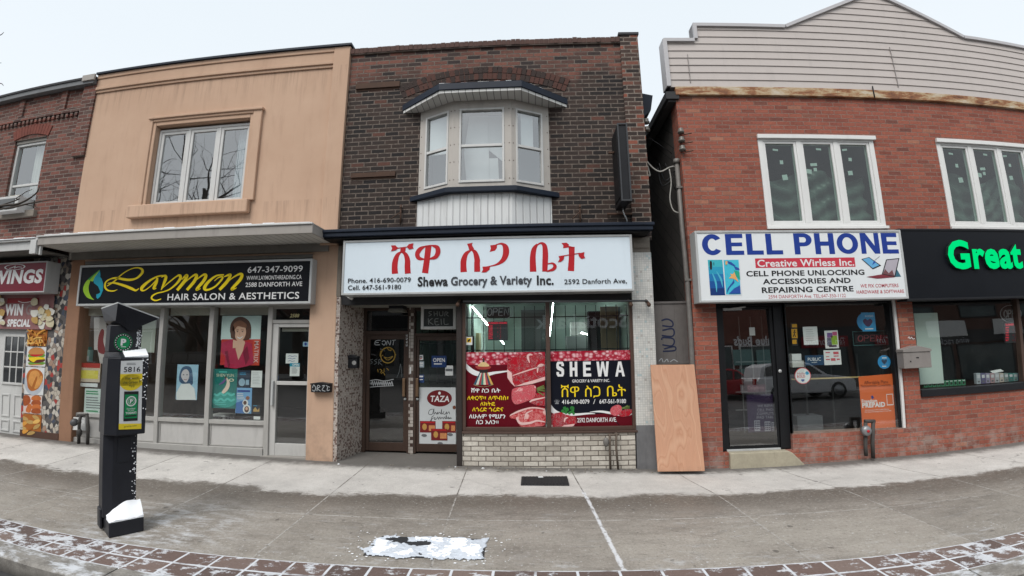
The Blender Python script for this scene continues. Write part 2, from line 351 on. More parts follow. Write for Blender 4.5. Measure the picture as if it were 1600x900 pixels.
# ================================================================== ground
def zf(x): return float(np.interp(x, [-40, -9, -7.5, -5, -3, -1, 1.2, 2.3, 3.6, 6, 9, 40], [.06, .06, .06, .04, 0, -.02, -.06, -.10, -.09, -.05, -.03, -.03]))
def sm(t): t = max(0.0, min(1.0, t)); return t * t * (3 - 2 * t)
def gz(x, y): return zf(x) * sm((y - 4.6) / 1.4)
def ground_material():
    s = N('sidewalk_concrete'); x, y, z = s.sep()
    big = s.noise(0.55, 4, 0.6); mid = s.noise(3.0, 5, 0.65); fine = s.noise(60, 3, 0.7); grain = s.noise(260, 2, 0.6)
    # damp edge wanders along the walk
    edge = s.math('ADD', s.math('MULTIPLY', big, 0.8), s.math('MULTIPLY', mid, 0.36))
    edge = s.math('ADD', edge, s.math('MULTIPLY', s.noise(30, 5, 0.8, stretch=(0.35, 1, 1)), 0.42))
    wet = s.step(s.math('ADD', y, edge), 5.78, 5.64)
    dry = s.ramp(s.noise(2.0, 6, 0.7), [(0.3, C(190, 186, 182)), (0.5, C(206, 202, 197)), (0.7, C(218, 214, 209))])
    grit = s.noise(34, 5, 0.8); blot = s.noise(4.5, 6, 0.75, stretch=(0.5, 1.2, 1))
    wetc = s.ramp(blot, [(0.3, C(116, 110, 103)), (0.5, C(143, 136, 128)), (0.72, C(166, 159, 151))])
    wetc = s.mix(s.math('MULTIPLY', s.step(s.math('ADD', y, s.math('MULTIPLY', blot, 0.5)), 4.55, 4.95), 0.72), wetc, C(102, 94, 86))
    # nearer the kerb the walk has partly dried and carries salt
    wl = s.math('MULTIPLY', s.step(y, 4.5, 3.7), s.step(s.noise(1.2, 4, 0.6), 0.28, 0.66))
    wetc = s.mix(s.math('MULTIPLY', wl, 0.75), wetc, C(168, 162, 153))
    wetc = s.mix(s.math('MULTIPLY', s.step(grit, 0.54, 0.66), 0.6), wetc, C(188, 183, 176)); wetc = s.mix(s.math('MULTIPLY', s.step(grit, 0.45, 0.34), 0.6), wetc, C(84, 79, 74))
    g2 = s.noise(15, 7, 0.85, stretch=(0.7, 1.3, 1)); wetc = s.mix(s.math('MULTIPLY', s.step(g2, 0.55, 0.68), 0.55), wetc, C(190, 185, 177)); wetc = s.mix(s.math('MULTIPLY', s.step(g2, 0.45, 0.33), 0.55), wetc, C(92, 86, 80)); dry = s.mix(s.math('MULTIPLY', s.step(g2, 0.46, 0.34), 0.3), dry, C(150, 145, 139))
    # each slab a little different
    sx_ = s.math('FLOOR', s.math('MULTIPLY_ADD', s.math('SUBTRACT', x, s.math('MULTIPLY_ADD', y, -0.05, 0.80)), 1 / 1.4, 0.0)); wn = s.n('TexWhiteNoise'); wn.noise_dimensions = '2D'; s.l(s.vec(sx_, s.math('GREATER_THAN', y, 4.22)), wn.inputs['Vector']); sk = s.math('MULTIPLY_ADD', wn.outputs['Value'], 0.16, 0.92)
    c = s.mix(wet, dry, wetc); c = s.mix(1.0, c, s.vec(sk, sk, sk), 'MULTIPLY')
    g = s.math('MULTIPLY_ADD', fine, 0.6, 0.70); g = s.math('MULTIPLY', g, s.math('MULTIPLY_ADD', grain, 0.7, 0.65)); c = s.mix(1.0, c, s.vec(g, g, g), 'MULTIPLY')
    cv = s.n('TexVoronoi'); cv.feature = 'DISTANCE_TO_EDGE'; cv.inputs['Scale'].default_value = 0.55; s.l(s.vec(s.math('ADD', x, s.math('MULTIPLY', mid, 0.5)), s.math('ADD', y, s.math('MULTIPLY', big, 0.9))), cv.inputs['Vector'])
    crack = s.math('MULTIPLY', s.step(cv.outputs['Distance'], 0.006, 0.002), s.step(s.noise(0.9, 3), 0.5, 0.58)); c = s.mix(s.math('MULTIPLY', crack, 0.22), c, C(70, 66, 62))
    gum = s.step(s.noise(11, 1, 0.3), 0.74, 0.77); c = s.mix(s.math('MULTIPLY', gum, 0.5), c, C(64, 60, 57))
    spots = s.step(s.noise(7, 3, 0.7), 0.68, 0.76); c = s.mix(s.math('MULTIPLY', spots, 0.35), c, C(60, 56, 52))
    # grime line against the shop fronts, deepened as painted contact shade
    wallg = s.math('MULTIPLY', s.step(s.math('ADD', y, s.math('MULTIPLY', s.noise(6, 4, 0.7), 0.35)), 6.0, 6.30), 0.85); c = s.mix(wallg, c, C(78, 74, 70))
    # joints: one along the walk, others across it
    xs = s.math('SUBTRACT', x, s.math('MULTIPLY_ADD', y, -0.05, 0.80))
    fr = s.math('ABSOLUTE', s.math('SUBTRACT', s.math('FRACT', s.math('MULTIPLY_ADD', xs, 1 / 1.4, 0.5)), 0.5)); jx = s.math('MULTIPLY', fr, 1.4)
    jx = s.math('ADD', jx, s.math('MULTIPLY_ADD', s.noise(11, 4), 0.012, -0.006))
    jy = s.math('ABSOLUTE', s.math('SUBTRACT', s.math('ADD', y, s.math('MULTIPLY_ADD', s.noise(9, 4), 0.012, -0.006)), 4.22))
    jm = s.math('MINIMUM', jx, jy); joint = s.math('MULTIPLY', s.step(jm, 0.010, 0.004), s.math('MULTIPLY_ADD', s.step(s.noise(3.5, 4, 0.7), 0.3, 0.6), 0.7, 0.25))
    wide = s.math('MULTIPLY', s.step(s.math('ADD', s.math('ABSOLUTE', xs), s.math('MULTIPLY_ADD', s.noise(8, 5, 0.75), 0.05, -0.025)), 0.024, 0.010), s.step(y, 5.25, 5.0)); sn = s.step(s.noise(17, 4, 0.7), 0.36, 0.5)
    c = s.mix(joint, c, s.mix(s.math('MULTIPLY', sn, s.step(y, 5.0, 4.7)), C(104, 98, 92), C(184, 181, 176)))
    c = s.mix(s.math('MULTIPLY', wide, s.math('MULTIPLY_ADD', sn, 0.75, 0.15)), c, C(226, 228, 232))
    # blown snow: crumbs on the damp part, drifts by the parking machine and towards the kerb
    cr = s.math('MULTIPLY', s.step(s.noise(34, 3, 0.6), 0.655, 0.70), s.math('MULTIPLY', s.step(s.noise(1.9, 3), 0.42, 0.62), s.step(y, 5.3, 4.6)))
    dv = s.n('VectorMath', operation='DISTANCE'); s.l(s.pos, dv.inputs[0]); dv.inputs[1].default_value = (-3.35, 3.55, 0)
    near = s.step(dv.outputs['Value'], 1.15, 0.2); dr = s.math('MULTIPLY', s.step(s.noise(9, 5, 0.75, stretch=(0.5, 1.2, 1)), 0.44, 0.72), near)
    kb = s.math('MULTIPLY', s.step(y, 3.62, 3.25), s.step(s.noise(6, 5, 0.75, stretch=(0.45, 1, 1)), 0.52, 0.75))
    ln = s.math('MULTIPLY', s.step(s.noise(7, 6, 0.82, stretch=(0.4, 2.2, 1)), 0.53, 0.74), s.math('MULTIPLY', s.step(y, 4.75, 4.2), s.step(s.noise(0.9, 3), 0.38, 0.58)))
    snow = s.math('MAXIMUM', s.math('MAXIMUM', cr, dr), s.math('MAXIMUM', s.math('MULTIPLY', kb, 0.7), s.math('MULTIPLY', ln, 0.5)))
    c = s.mix(s.math('MULTIPLY', snow, 0.85), c, C(226, 230, 236))
    h = s.math('ADD', s.math('ADD', s.math('MULTIPLY', fine, 0.5), s.math('MULTIPLY', grain, 0.35)), s.math('SUBTRACT', s.math('MULTIPLY', snow, 0.8), s.math('MULTIPLY', joint, 0.8)))
    s.bump(h, 0.35, 0.006)
    return s.fin(c, s.mix(wet, 0.9, s.ramp(mid, [(0.3, 0.42), (0.7, 0.7)])), 0, 0.35)
def paver_material():
    s = N('kerb_pavers'); x, y, z = s.sep(); v = s.vec(x, s.math('SUBTRACT', y, 2.90))
    wb = s.math('MULTIPLY_ADD', s.noise(7, 3), 0.012, -0.006); v = s.vec(s.math('ADD', x, wb), s.math('ADD', s.math('SUBTRACT', y, 2.90), wb))
    b = s.n('TexBrick'); b.offset = 0.0; b.inputs['Scale'].default_value = 1; b.inputs['Brick Width'].default_value = 0.3; b.inputs['Row Height'].default_value = 0.19
    b.inputs['Mortar Size'].default_value = 0.011; b.inputs['Mortar Smooth'].default_value = 0.2; b.inputs['Color1'].default_value = (0, 0, 0, 1); b.inputs['Color2'].default_value = (1, 1, 1, 1); b.inputs['Bias'].default_value = 0
    s.l(v, b.inputs['Vector'])
    c = s.ramp(b.outputs['Color'], [(0.0, C(98, 84, 80)), (0.5, C(116, 98, 92)), (1.0, C(130, 114, 107))]); fine = s.noise(50, 3, 0.7)
    g = s.math('MULTIPLY_ADD', fine, 0.7, 0.65); c = s.mix(1.0, c, s.vec(g, g, g), 'MULTIPLY')
    big = s.noise(1.1, 3); sn = s.noise(9, 5, 0.75, stretch=(0.7, 1, 1))
    side = s.step(s.math('ABSOLUTE', s.math('ADD', x, 0.4)), 0.8, 3.5)
    thr = s.math('MULTIPLY_ADD', side, 0.05, s.math('MULTIPLY', big, 0.26)); snow = s.step(s.math('ADD', sn, thr), 0.68, 0.77)
    joint = s.math('MULTIPLY', b.outputs['Fac'], s.step(s.noise(6, 3), 0.25, 0.5))
    c = s.mix(s.math('MAXIMUM', s.math('MULTIPLY', snow, 0.85), s.math('MULTIPLY', joint, 0.95)), c, C(222, 226, 232))
    s.bump(s.math('ADD', fine, s.math('MULTIPLY', snow, 0.6)), 0.4, 0.006); return s.fin(c, 0.8, 0, 0.3)
def kerb_material():
    s = N('kerb_concrete'); x, y, z = s.sep(); f = s.noise(8, 5, 0.7); fine = s.noise(70, 2)
    c = s.ramp(f, [(0.3, C(112, 108, 103)), (0.7, C(160, 156, 150))]); g = s.math('MULTIPLY_ADD', fine, 0.6, 0.7); c = s.mix(1.0, c, s.vec(g, g, g), 'MULTIPLY')
    sn = s.math('MULTIPLY', s.step(s.noise(4, 5, 0.75, stretch=(0.5, 1, 1)), 0.46, 0.62), s.step(z, -0.04, -0.005)); c = s.mix(s.math('MULTIPLY', sn, 0.85), c, C(222, 226, 232))
    dirt = s.step(z, -0.05, -0.14); c = s.mix(s.math('MULTIPLY', dirt, 0.7), c, C(58, 55, 53)); s.bump(fine, 0.4, 0.006); return s.fin(c, 0.8, 0, 0.3)
def asphalt_material():
    s = N('asphalt'); f = s.noise(1.5, 5, 0.7); fine = s.noise(90, 2); c = s.ramp(f, [(0.3, (0.028, 0.028, 0.03)), (0.7, (0.07, 0.068, 0.068))]); g = s.math('MULTIPLY_ADD', fine, 0.9, 0.55)
    c = s.mix(1.0, c, s.vec(g, g, g), 'MULTIPLY'); c = s.mix(s.step(s.noise(7, 4, 0.8), 0.7, 0.75), c, C(200, 204, 210)); s.bump(fine, 0.6, 0.008); return s.fin(c, s.math('MULTIPLY_ADD', f, 0.5, 0.25), 0, 0.4)
def sheet(name, xs, ys, fz, mt):
    mb = MB(); nx = len(xs); vs = [(x, y, fz(x, y)) for y in ys for x in xs]
    fs = [(j * nx + i, j * nx + i + 1, (j + 1) * nx + i + 1, (j + 1) * nx + i) for j in range(len(ys) - 1) for i in range(nx - 1)]
    mb.add(vs, fs, mt, True); return mb.build(name, kind='structure')
XS = [-220, -90, -40, -20] + [x * 0.5 for x in range(-28, 29)] + [20, 40, 90, 220]
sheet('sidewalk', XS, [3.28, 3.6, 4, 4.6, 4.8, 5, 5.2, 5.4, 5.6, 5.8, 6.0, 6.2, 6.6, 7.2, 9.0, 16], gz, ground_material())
sheet('paver_strip', XS, [2.90, 3.28], lambda x, y: 0.0, paver_material())
mb = MB(); km = kerb_material()
for k in range(-16, 17):       # kerb stones, cast in lengths
    a, b = k * 3.0, k * 3.0 + 2.985
    prof = [(2.70, -0.6), (2.70, -0.025), (2.725, -0.004), (2.90, 0.0), (2.90, -0.6)]
    mb.add([(a, p[0], p[1]) for p in prof] + [(b, p[0], p[1]) for p in prof], [(0, 5, 6, 1), (1, 6, 7, 2), (2, 7, 8, 3), (0, 1, 2, 3, 4), (5, 9, 8, 7, 6)], km)
mb.build('kerb', kind='structure')
sheet('road', [-400, -100, -30, 0, 30, 100, 400], [-400, -60, -20, -9.5, -4, 0, 2.75], lambda x, y: -0.14, asphalt_material())
mfar = mat('far_walk', (0.34, 0.33, 0.32), 0.9, var=0.2)
mb = MB(); mb.box(-60, 60, -13.0, -9.6, -0.5, 0.0, mfar); mb.build('far_sidewalk', kind='structure')
# ================================================================== shared materials
white_p = mat('white_paint', C(212, 212, 210), 0.45, var=0.06, grime=0.25)
white_v = mat('white_vinyl', C(232, 232, 230), 0.35, var=0.04, grime=0.12)
alu = mat('aluminium', C(190, 192, 192), 0.35, 0.0, var=0.08, grime=0.25)
alu_g = mat('weathered_aluminium', C(168, 162, 156), 0.5, var=0.12, grime=0.35)
black = mat('black_paint', (0.010, 0.0105, 0.012), 0.45, var=0.2, spec=.2)
blackm = mat('black_metal', (0.013, 0.0135, 0.016), 0.45, var=0.25, grime=0.2, spec=.2)
navy = mat('navy_metal', C(34, 42, 56), 0.5, var=0.2, grime=0.3, spec=.2)
dkint = mat('dark_interior', (0.020, 0.021, 0.022), 0.9, spec=.05)
bronze = mat('brown_frame', C(84, 66, 58), 0.45, var=0.15, grime=0.25)
rust = mat('rusty_iron', (0.07, 0.04, 0.028), 0.85, var=0.4, scale=14)
iron = mat('galvanised_pipe', (0.16, 0.15, 0.14), 0.6, 0.3, var=0.35, scale=12, grime=0.5)
darkpipe = mat('dark_pipe', (0.05, 0.046, 0.043), 0.65, var=0.35, scale=12)
gl_shop = glass('shop_glass', 2.25, (0.88, 0.92, 0.90)); gl_up = glass('upper_glass', 3.3, (0.85, 0.9, 0.9), 0.03); gl_red = glass('tinted_glass', 1.75, (0.55, 0.68, 0.62), 0.06)
paper = mat('white_paper', C(226, 228, 228), 0.6, var=0.05)
cardw = mat('off_white_card', C(205, 205, 200), 0.6, var=0.08)
ink = mat('black_ink', (0.012, 0.012, 0.014), 0.5, var=0.1); inkw = mat('white_ink', C(236, 236, 236), 0.5, var=0.03)
inkr = mat('red_ink', C(196, 30, 40), 0.5, var=0.05); inkg = mat('grey_ink', C(110, 112, 116), 0.5)
yellow = mat('yellow_ink', C(246, 214, 30), 0.5, var=0.04); green = mat('green_ink', C(10, 140, 84), 0.5, var=0.05); blue = mat('blue_ink', C(28, 62, 140), 0.5, var=0.05)
orange = mat('orange_print', C(226, 108, 52), 0.5, var=0.06); cyan = mat('cyan_ink', C(60, 160, 205), 0.5, var=0.05)
snowm = mat('snow_white', (0.86, 0.88, 0.91), 0.7, var=0.05, scale=20, bump=0.5)
skin = mat('print_skin', C(222, 176, 152), 0.6, var=0.06)
roofm = mat('roof_felt', (0.05, 0.05, 0.055), 0.9)
def room(mb, x0, x1, y0, y1, z0, z1, wall, floor=None, ceil=None):
    mb.poly([(x0, y1, z0), (x1, y1, z0), (x1, y1, z1), (x0, y1, z1)], wall)
    mb.poly([(x0, y0, z0), (x0, y1, z0), (x0, y1, z1), (x0, y0, z1)], wall); mb.poly([(x1, y1, z0), (x1, y0, z0), (x1, y0, z1), (x1, y1, z1)], wall)
    mb.poly([(x0, y0, z0), (x1, y0, z0), (x1, y1, z0), (x0, y1, z0)], floor or wall); mb.poly([(x0, y1, z1), (x1, y1, z1), (x1, y0, z1), (x0, y0, z1)], ceil or wall)
    return mb
def window(parent, x0, x1, z0, z1, n, y, fm, gm, t=0.055, mull=0.06, depth=0.07, sash=0.035, name='window', cols=None):
    """outer frame with n lights, each with its own sash; the panes are a sub-part"""
    f = MB(); f.frame(x0, x1, z0, z1, t, y, y + depth, fm)
    w = (x1 - x0 - 2 * t - (n - 1) * mull) / n; p = MB()
    for i in range(n):
        a = x0 + t + i * (w + mull)
        if i: f.box(a - mull, a, y + 0.004, y + depth - 0.004, z0 + t, z1 - t, fm)
        f.frame(a, a + w, z0 + t, z1 - t, sash, y + 0.014, y + depth - 0.015, fm)
        p.poly([(a + sash, y + 0.035, z0 + t + sash), (a + w - sash, y + 0.035, z0 + t + sash), (a + w - sash, y + 0.035, z1 - t - sash), (a + sash, y + 0.035, z1 - t - sash)], gm)
    o = f.build(name, parent, bevel=0.006); p.build('pane', o); return o
# ================================================================== stucco hair salon building
def stucco():
    s = N('beige_stucco'); f = s.noise(1.2, 4, 0.6); fine = s.noise(140, 2); x, y, z = s.sep()
    c = s.ramp(f, [(0.25, C(197, 164, 140)), (0.75, C(209, 177, 153))])
    st = s.math('MULTIPLY', s.step(s.noise(3.2, 5, 0.65, stretch=(2.4, 1, 0.35)), 0.5, 0.75), 0.22); c = s.mix(st, c, C(160, 128, 110))
    for zc_, h_ in ((3.86, .35), (6.1, .3)):
        run = s.math('MULTIPLY', s.math('MULTIPLY', s.step(z, zc_ - h_ - .3, zc_), s.math('LESS_THAN', z, zc_)), s.step(s.noise(7, 4, .7, stretch=(2.5, 1, .12)), .45, .7)); c = s.mix(s.math('MULTIPLY', run, .35), c, C(120, 98, 84))
    d = s.math('MULTIPLY', s.step(z, 0.9, 0.0), s.step(s.noise(4, 5, 0.7), 0.35, 0.7)); c = s.mix(s.math('MULTIPLY', d, 0.6), c, C(128, 112, 100))
    s.bump(fine, 0.25, 0.004); return s.fin(c, 0.9, 0, 0.2)
stu = stucco()
XL, XB, XD = W(140, 240)[0], W(547, 210)[0], W(1006, 200)[0]      # party lines of the row
XL = -7.74; XB = -2.86; XD = 1.735
ZS = 6.44
salon = thing('hair_salon_building', 'two storey beige stucco building with a framed triple window above a grey shop front', 'building', (-5.3, 6.3, 0))
wx0, wx1, wz0, wz1 = RX(238, 192, 385, 318); mb = MB()
clip_wall(mb, XL, XB, 3.0, ZS, [(wx0, wx1, wz0, wz1)], YF, YF + 0.16, stu)
mb.box(XL, XL + 0.2, YF + 0.2, 14, 0, ZS - 0.05, stu); mb.box(XB - 0.2, XB, YF + 0.2, 14, 0, ZS - 0.05, stu)
mb.build('wall', salon)
mb = MB()
zc1 = ZS; pil = W(524, 90)[0]
for a, b, p in ((6.36, ZS, 0.055), (6.20, 6.36, 0.035), (6.14, 6.20, 0.05), (6.09, 6.14, 0.025)): mb.box(XL, pil, YF - p, YF, a, b, stu)
mb.box(pil, XB, YF - 0.06, YF, 3.12, ZS, stu)
mb.build('cornice', salon, bevel=0.008)
mb = MB(); mb.box(XL - 0.01, XB + 0.03, YF - 0.09, YF + 0.3, ZS, ZS + 0.035, navy); mb.box(XL, XB, YF + 0.3, 14, ZS - 0.1, ZS, roofm); mb.build('roof', salon)
# moulded surround
sx0, sx1, sz0, sz1 = RX(229, 182, 404, 320); mb = MB()
i0, i1, j0, j1 = wx0, wx1, wz0, wz1
def ring(mb, ax0, ax1, az0, az1, bx0, bx1, bz1, p, q, mt):   # three sided frame
    mb.box(ax0, bx0, YF - p, YF - q, az0, az1, mt); mb.box(bx1, ax1, YF - p, YF - q, az0, az1, mt); mb.box(bx0, bx1, YF - p, YF - q, bz1, az1, mt)
ring(mb, sx0, sx1, j0, sz1, i0 - .06, i1 + .06, j1 + .07, 0.05, 0.0, stu)
ring(mb, i0 - .06, i1 + .06, j0, j1 + .07, i0 - .001, i1 + .001, j1 + .001, 0.028, 0.0, stu)
mb.box(sx0 - .02, sx1 + .02, YF - 0.075, YF, sz1, sz1 + .045, stu)
mb.build('window_surround', salon, bevel=0.01)
a, b, c, d = RX(206, 318, 391, 338); mb = MB(); mb.box(a, b, YF - 0.10, YF, c, d, stu); mb.build('sill', salon, bevel=0.015)
o = window(salon, wx0 + .01, wx1 - .01, wz0 + .005, wz1 - .04, 3, YF + 0.06, white_p, gl_up, t=0.04, mull=0.05, sash=0.05)
curt = mat('pale_curtain', C(150, 160, 165), 0.9, var=0.25, scale=3)
greyint = mat('grey_interior', (0.10, 0.105, 0.11), 0.8)
mb = MB(); room(mb, wx0 - .3, wx1 + .3, YF + .17, YF + 2.5, wz0 - .3, wz1 + .3, greyint); mb.build('interior', salon)
mb = MB()      # sheer drape behind the right light, added to brighten the window
for i in range(9):
    u0, u1 = wx1 - .34 + i * .03, wx1 - .34 + i * .03 + .03; yy = YF + .2 + .025 * (i % 2); y2 = YF + .2 + .025 * ((i + 1) % 2)
    mb.poly([(u0, yy, wz0), (u1, y2, wz0), (u1, y2, wz1), (u0, yy, wz1)], curt)
mb.build('curtain', salon)
# canopy over the shop front: fascia, slatted soffit, beam
def soffit_mat():
    s = N('slatted_soffit'); x, y, z = s.sep(); fr = s.math('FRACT', s.math('MULTIPLY', x, 1 / 0.11)); ln = s.step(fr, 0.12, 0.04)
    c = s.mix(ln, C(214, 212, 206), C(120, 118, 113)); g = s.math('MULTIPLY_ADD', s.noise(2, 4), 0.5, 0.7); c = s.mix(1.0, c, s.vec(g, g, g), 'MULTIPLY'); return s.fin(c, 0.7)
sof = soffit_mat()
def soffit_mat2():
    s = N('white_slat_soffit'); x, y, z = s.sep(); fr = s.math('FRACT', s.math('MULTIPLY', x, 1 / 0.1)); ln = s.step(fr, 0.16, 0.05)
    c = s.mix(ln, C(215, 215, 212), C(120, 120, 118)); return s.fin(c, 0.6)
XC1 = -2.95
CY = 5.56
mb = MB(); mb.box(XL + .06, XC1, CY, CY + .03, 3.15, 3.275, alu_g); mb.box(XL + .04, XC1 + .0, CY - .02, CY + .03, 3.275, 3.30, white_p)
mb.box(XL + .06, XC1, CY + .03, YF, 3.27, 3.295, alu_g); mb.box(XC1 - .02, XC1 - .001, CY + .03, YF, 3.15, 3.27, alu_g); mb.box(XL + .06, XL + .08, CY + .03, YF, 3.15, 3.27, alu_g)
o = mb.build('canopy', salon, bevel=0.006)
mb = MB(); mb.box(XL + .08, XC1 - .02, CY + .03, YF, 3.152, 3.165, sof); mb.build('soffit', o)
mb = MB(); mb.box(XL + .02, XC1 - .05, YF - .04, YF + .15, 3.03, 3.152, mat('grey_beam', C(142, 138, 132), 0.8, var=0.2, grime=0.4)); mb.build('beam', salon)
mb = MB()     # thin snow lying along the canopy edge
for i in range(26):
    u = XL + .2 + i * .175; h = .004 + .012 * random.random(); mb.box(u, u + .172, CY - .012, CY + .25, 3.302, 3.302 + h, snowm)
mb.build('snow_cover', o, bevel=0.008)
# piers
px0, px1 = W(489, 560)[0], W(526, 560)[0]
mb = MB(); mb.box(-3.26, -2.845, YF - 0.01, YF + 0.5, -0.3, 3.12, stu); mb.build('pier', salon, bevel=0.012)
mb = MB(); mb.box(XL + .06, W(118, 560)[0], YF - .005, YF + .4, -0.3, 3.03, mat('brown_stucco', C(160, 122, 98), 0.9, var=0.15, bump=0.3, grime=0.3)); mb.build('pier', salon, bevel=0.012)
# shop front
YS = 6.27
fx = lambda px, py: W(px, py, YS)[0]; fz = lambda px, py: W(px, py, YS)[1]
fm = mat('grey_shopfront', C(178, 176, 172), 0.45, var=0.08, grime=0.3)
pan = mat('grey_panel', C(196, 194, 191), 0.5, var=0.07, scale=2, grime=0.25)
sfl = fx(112, 560); m1 = (fx(246.5, 560), fx(252.5, 560)); m2 = (fx(324, 560), fx(331, 560)); dj = fx(416, 560); sfr = -3.262
zt = 2.42; zsill = fz(250, 653); zb = fz(250, 690); ztop = fz(300, 480)
mb = MB()
mb.box(sfl, sfr, YS, YS + .1, ztop, ztop + .3, fm)               # head
for a, b in ((sfl - .04, sfl + .03), m1, m2, (dj, dj + .075)): mb.box(a, b, YS - .012, YS + .09, -.1, ztop, fm)
for a, b in ((sfl + .03, m1[0]), (m1[1], m2[0]), (m2[1], dj)): mb.box(a, b, YS - .004, YS + .085, zsill - .05, zsill + .01, fm)
mb.box(sfl, dj, YS - .03, YS + .08, -.2, .13, fm)
o = mb.build('shop_front', salon, bevel=0.005)
mb = MB()
for a, b in ((sfl + .03, m1[0]), (m1[1], m2[0]), (m2[1], dj)):
    mb.box(a + .002, b - .002, YS + .03, YS + .06, .13, zsill - .05, pan)
    mb.frame(a + .004, b - .004, .134, zsill - .054, .022, YS + .018, YS + .03, fm)
mb.build('kick_panel', o, bevel=0.004)
mb = MB()
for a, b in ((sfl + .03, m1[0]), (m1[1], m2[0]), (m2[1], dj)):
    mb.poly([(a, YS + .04, zsill), (b, YS + .04, zsill), (b, YS + .04, ztop), (a, YS + .04, ztop)], gl_shop)
mb.build('pane', o)
# door with two lights and a transom
dx0, dx1 = dj + .075, sfr; dz_t = fz(455, 505)
mb = MB(); mb.box(dx0, dx1, YS, YS + .07, dz_t, dz_t + .05, fm); mb.box(dx0, dx1, YS + .0, YS + .07, ztop - .035, ztop, fm)
mb.poly([(dx0, YS + .04, dz_t + .05), (dx1, YS + .04, dz_t + .05), (dx1, YS + .04, ztop - .035), (dx0, YS + .04, ztop - .035)], gl_shop)
mb.build('transom', salon)
mb = MB(); dw = mat('door_aluminium', C(196, 195, 192), 0.4, var=0.06, grime=0.25); g0, g1 = fz(455, 694), fz(455, 602); 
mb.box(dx0, dx0 + .095, YS + .015, YS + .06, .03, dz_t, dw); mb.box(dx1 - .05, dx1, YS + .015, YS + .06, .03, dz_t, dw)
for a, b in ((.03, g0), (g1, g1 + .055), (dz_t - .06, dz_t)): mb.box(dx0 + .095, dx1 - .05, YS + .018, YS + .057, a, b, dw)
do = mb.build('door', salon, bevel=0.005)
mb = MB()
for a, b in ((g0, g1), (g1 + .055, dz_t - .06)): mb.poly([(dx0 + .095, YS + .04, a), (dx1 - .05, YS + .04, a), (dx1 - .05, YS + .04, b), (dx0 + .095, YS + .04, b)], gl_shop)
mb.build('pane', do)
mb = MB(); hx = dx0 + .05; mb.box(hx - .018, hx + .018, YS - .03, YS + .015, g1 - .3, g1 + .06, alu); mb.build('handle', do, bevel=0.006)
mb = MB(); mb.box(dx0 - .08, dx1, YS - .06, YS + .2, -.2, .03, mat('door_step', C(160, 156, 150), 0.8, var=0.15)); mb.build('step', salon)
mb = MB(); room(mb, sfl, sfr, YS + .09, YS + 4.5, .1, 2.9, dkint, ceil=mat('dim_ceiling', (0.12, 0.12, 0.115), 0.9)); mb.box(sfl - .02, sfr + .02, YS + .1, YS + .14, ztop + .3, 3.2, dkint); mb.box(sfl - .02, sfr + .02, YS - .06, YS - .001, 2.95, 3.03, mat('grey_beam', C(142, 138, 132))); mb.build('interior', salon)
mb = MB()     # rolled blinds at the head of each light, shelf and stool inside
bl = mat('cream_blind', C(190, 188, 178), 0.8)
for a, b in ((sfl + .03, m1[0]), (m1[1], m2[0]), (m2[1], dj)): mb.box(a + .02, b - .02, YS + .10, YS + .14, ztop - .12, ztop, bl)
mb.box(dx0 + .1, dx1 - .05, YS + .10, YS + .13, dz_t - .12, dz_t - .07, bl)
a, b, c, d = kx(K(90, 480, .26667), 482, 50, 575, 265, YS + .12); mb.poly([(a, YS + .12, c), (b, YS + .12, c), (b, YS + .12, d), (a, YS + .12, d)], mat('pale_partition', C(180, 186, 176), 0.8))
mb.build('blind', salon)
# ================================================================== old brick building with the take-away
wing = thing('takeaway_building', 'weathered red brown brick building with a small arched window above a take-away', 'building', (-9.5, 6.3, 0))
bwing = brick('weathered_red_brick', [(0.0, C(78, 56, 52)), (0.3, C(108, 72, 64)), (0.7, C(136, 88, 77)), (1.0, C(98, 78, 72))], C(138, 126, 118), stain=0.4, bw=.22, bh=.072, mw=.016)
XW = -13.5
ax0, ax1, az0, az1 = RX(3, 218, 66, 330); ax0 -= .02; ax1 -= .10; ax0 = ax1 - .86
mb = MB(); clip_wall(mb, XW, XL, 3.0, 6.36, [(ax0, ax1, az0, az1)], YF + .02, YF + .2, bwing); mb.box(XL - .2, XL, YF + .2, 14, 3, 6.34, bwing); mb.build('wall', wing)
mb = MB()      # corbel table: projecting course with dentils under it, pilaster strips above
zd = W(70, 183)[1]
mb.box(XW, XL - .3, YF - .03, YF + .018, zd, zd + .075, bwing)
for i in range(26):
    u = XL - .42 - i * .115; mb.box(u, u + .06, YF - .02, YF + .018, zd - .075, zd, bwing)
mb.box(XL - .30, XL, YF - .035, YF + .018, 4.9, 6.36, bwing)
for u in (-8.6, -9.75): mb.box(u, u + .14, YF - .015, YF + .018, zd + .09, 6.28, bwing)
mb.build('corbel_course', wing)
mb = MB(); mb.box(XW, XL, YF - .12, YF + .3, 6.36, 6.40, roofm); mb.box(XW, XL - .02, YF - .10, YF + .01, 6.27, 6.36, mat('grey_fascia', C(120, 122, 124), 0.6, grime=0.4)); mb.box(XL - .28, XL + .01, YF - .13, YF - .10, 6.32, 6.43, alu_g); mb.box(XW, XL, YF + .3, 14, 6.24, 6.30, roofm); mb.build('roof', wing)
mb = MB()       # segmental arch of header bricks over the window
n = 13; cxm = (ax0 + ax1) / 2; hw = (ax1 - ax0) / 2 + .04; rise = .085; Rr = (hw * hw + rise * rise) / (2 * rise); t0 = math.asin(hw / Rr); zc = az1 + .0 + rise - Rr
for i in range(n):
    t = -t0 + 2 * t0 * i / n; u = t + 2 * t0 / n * .9
    P4 = [(cxm + r_ * math.sin(q), zc + r_ * math.cos(q)) for r_, q in ((Rr, t), (Rr, u), (Rr + .2, u), (Rr + .2, t))]; mb.slab(P4, YF + .004, YF + .03, mat('arch_brick', C(122, 70, 60), 0.9, var=0.4, scale=8))
mb.build('arch', wing)
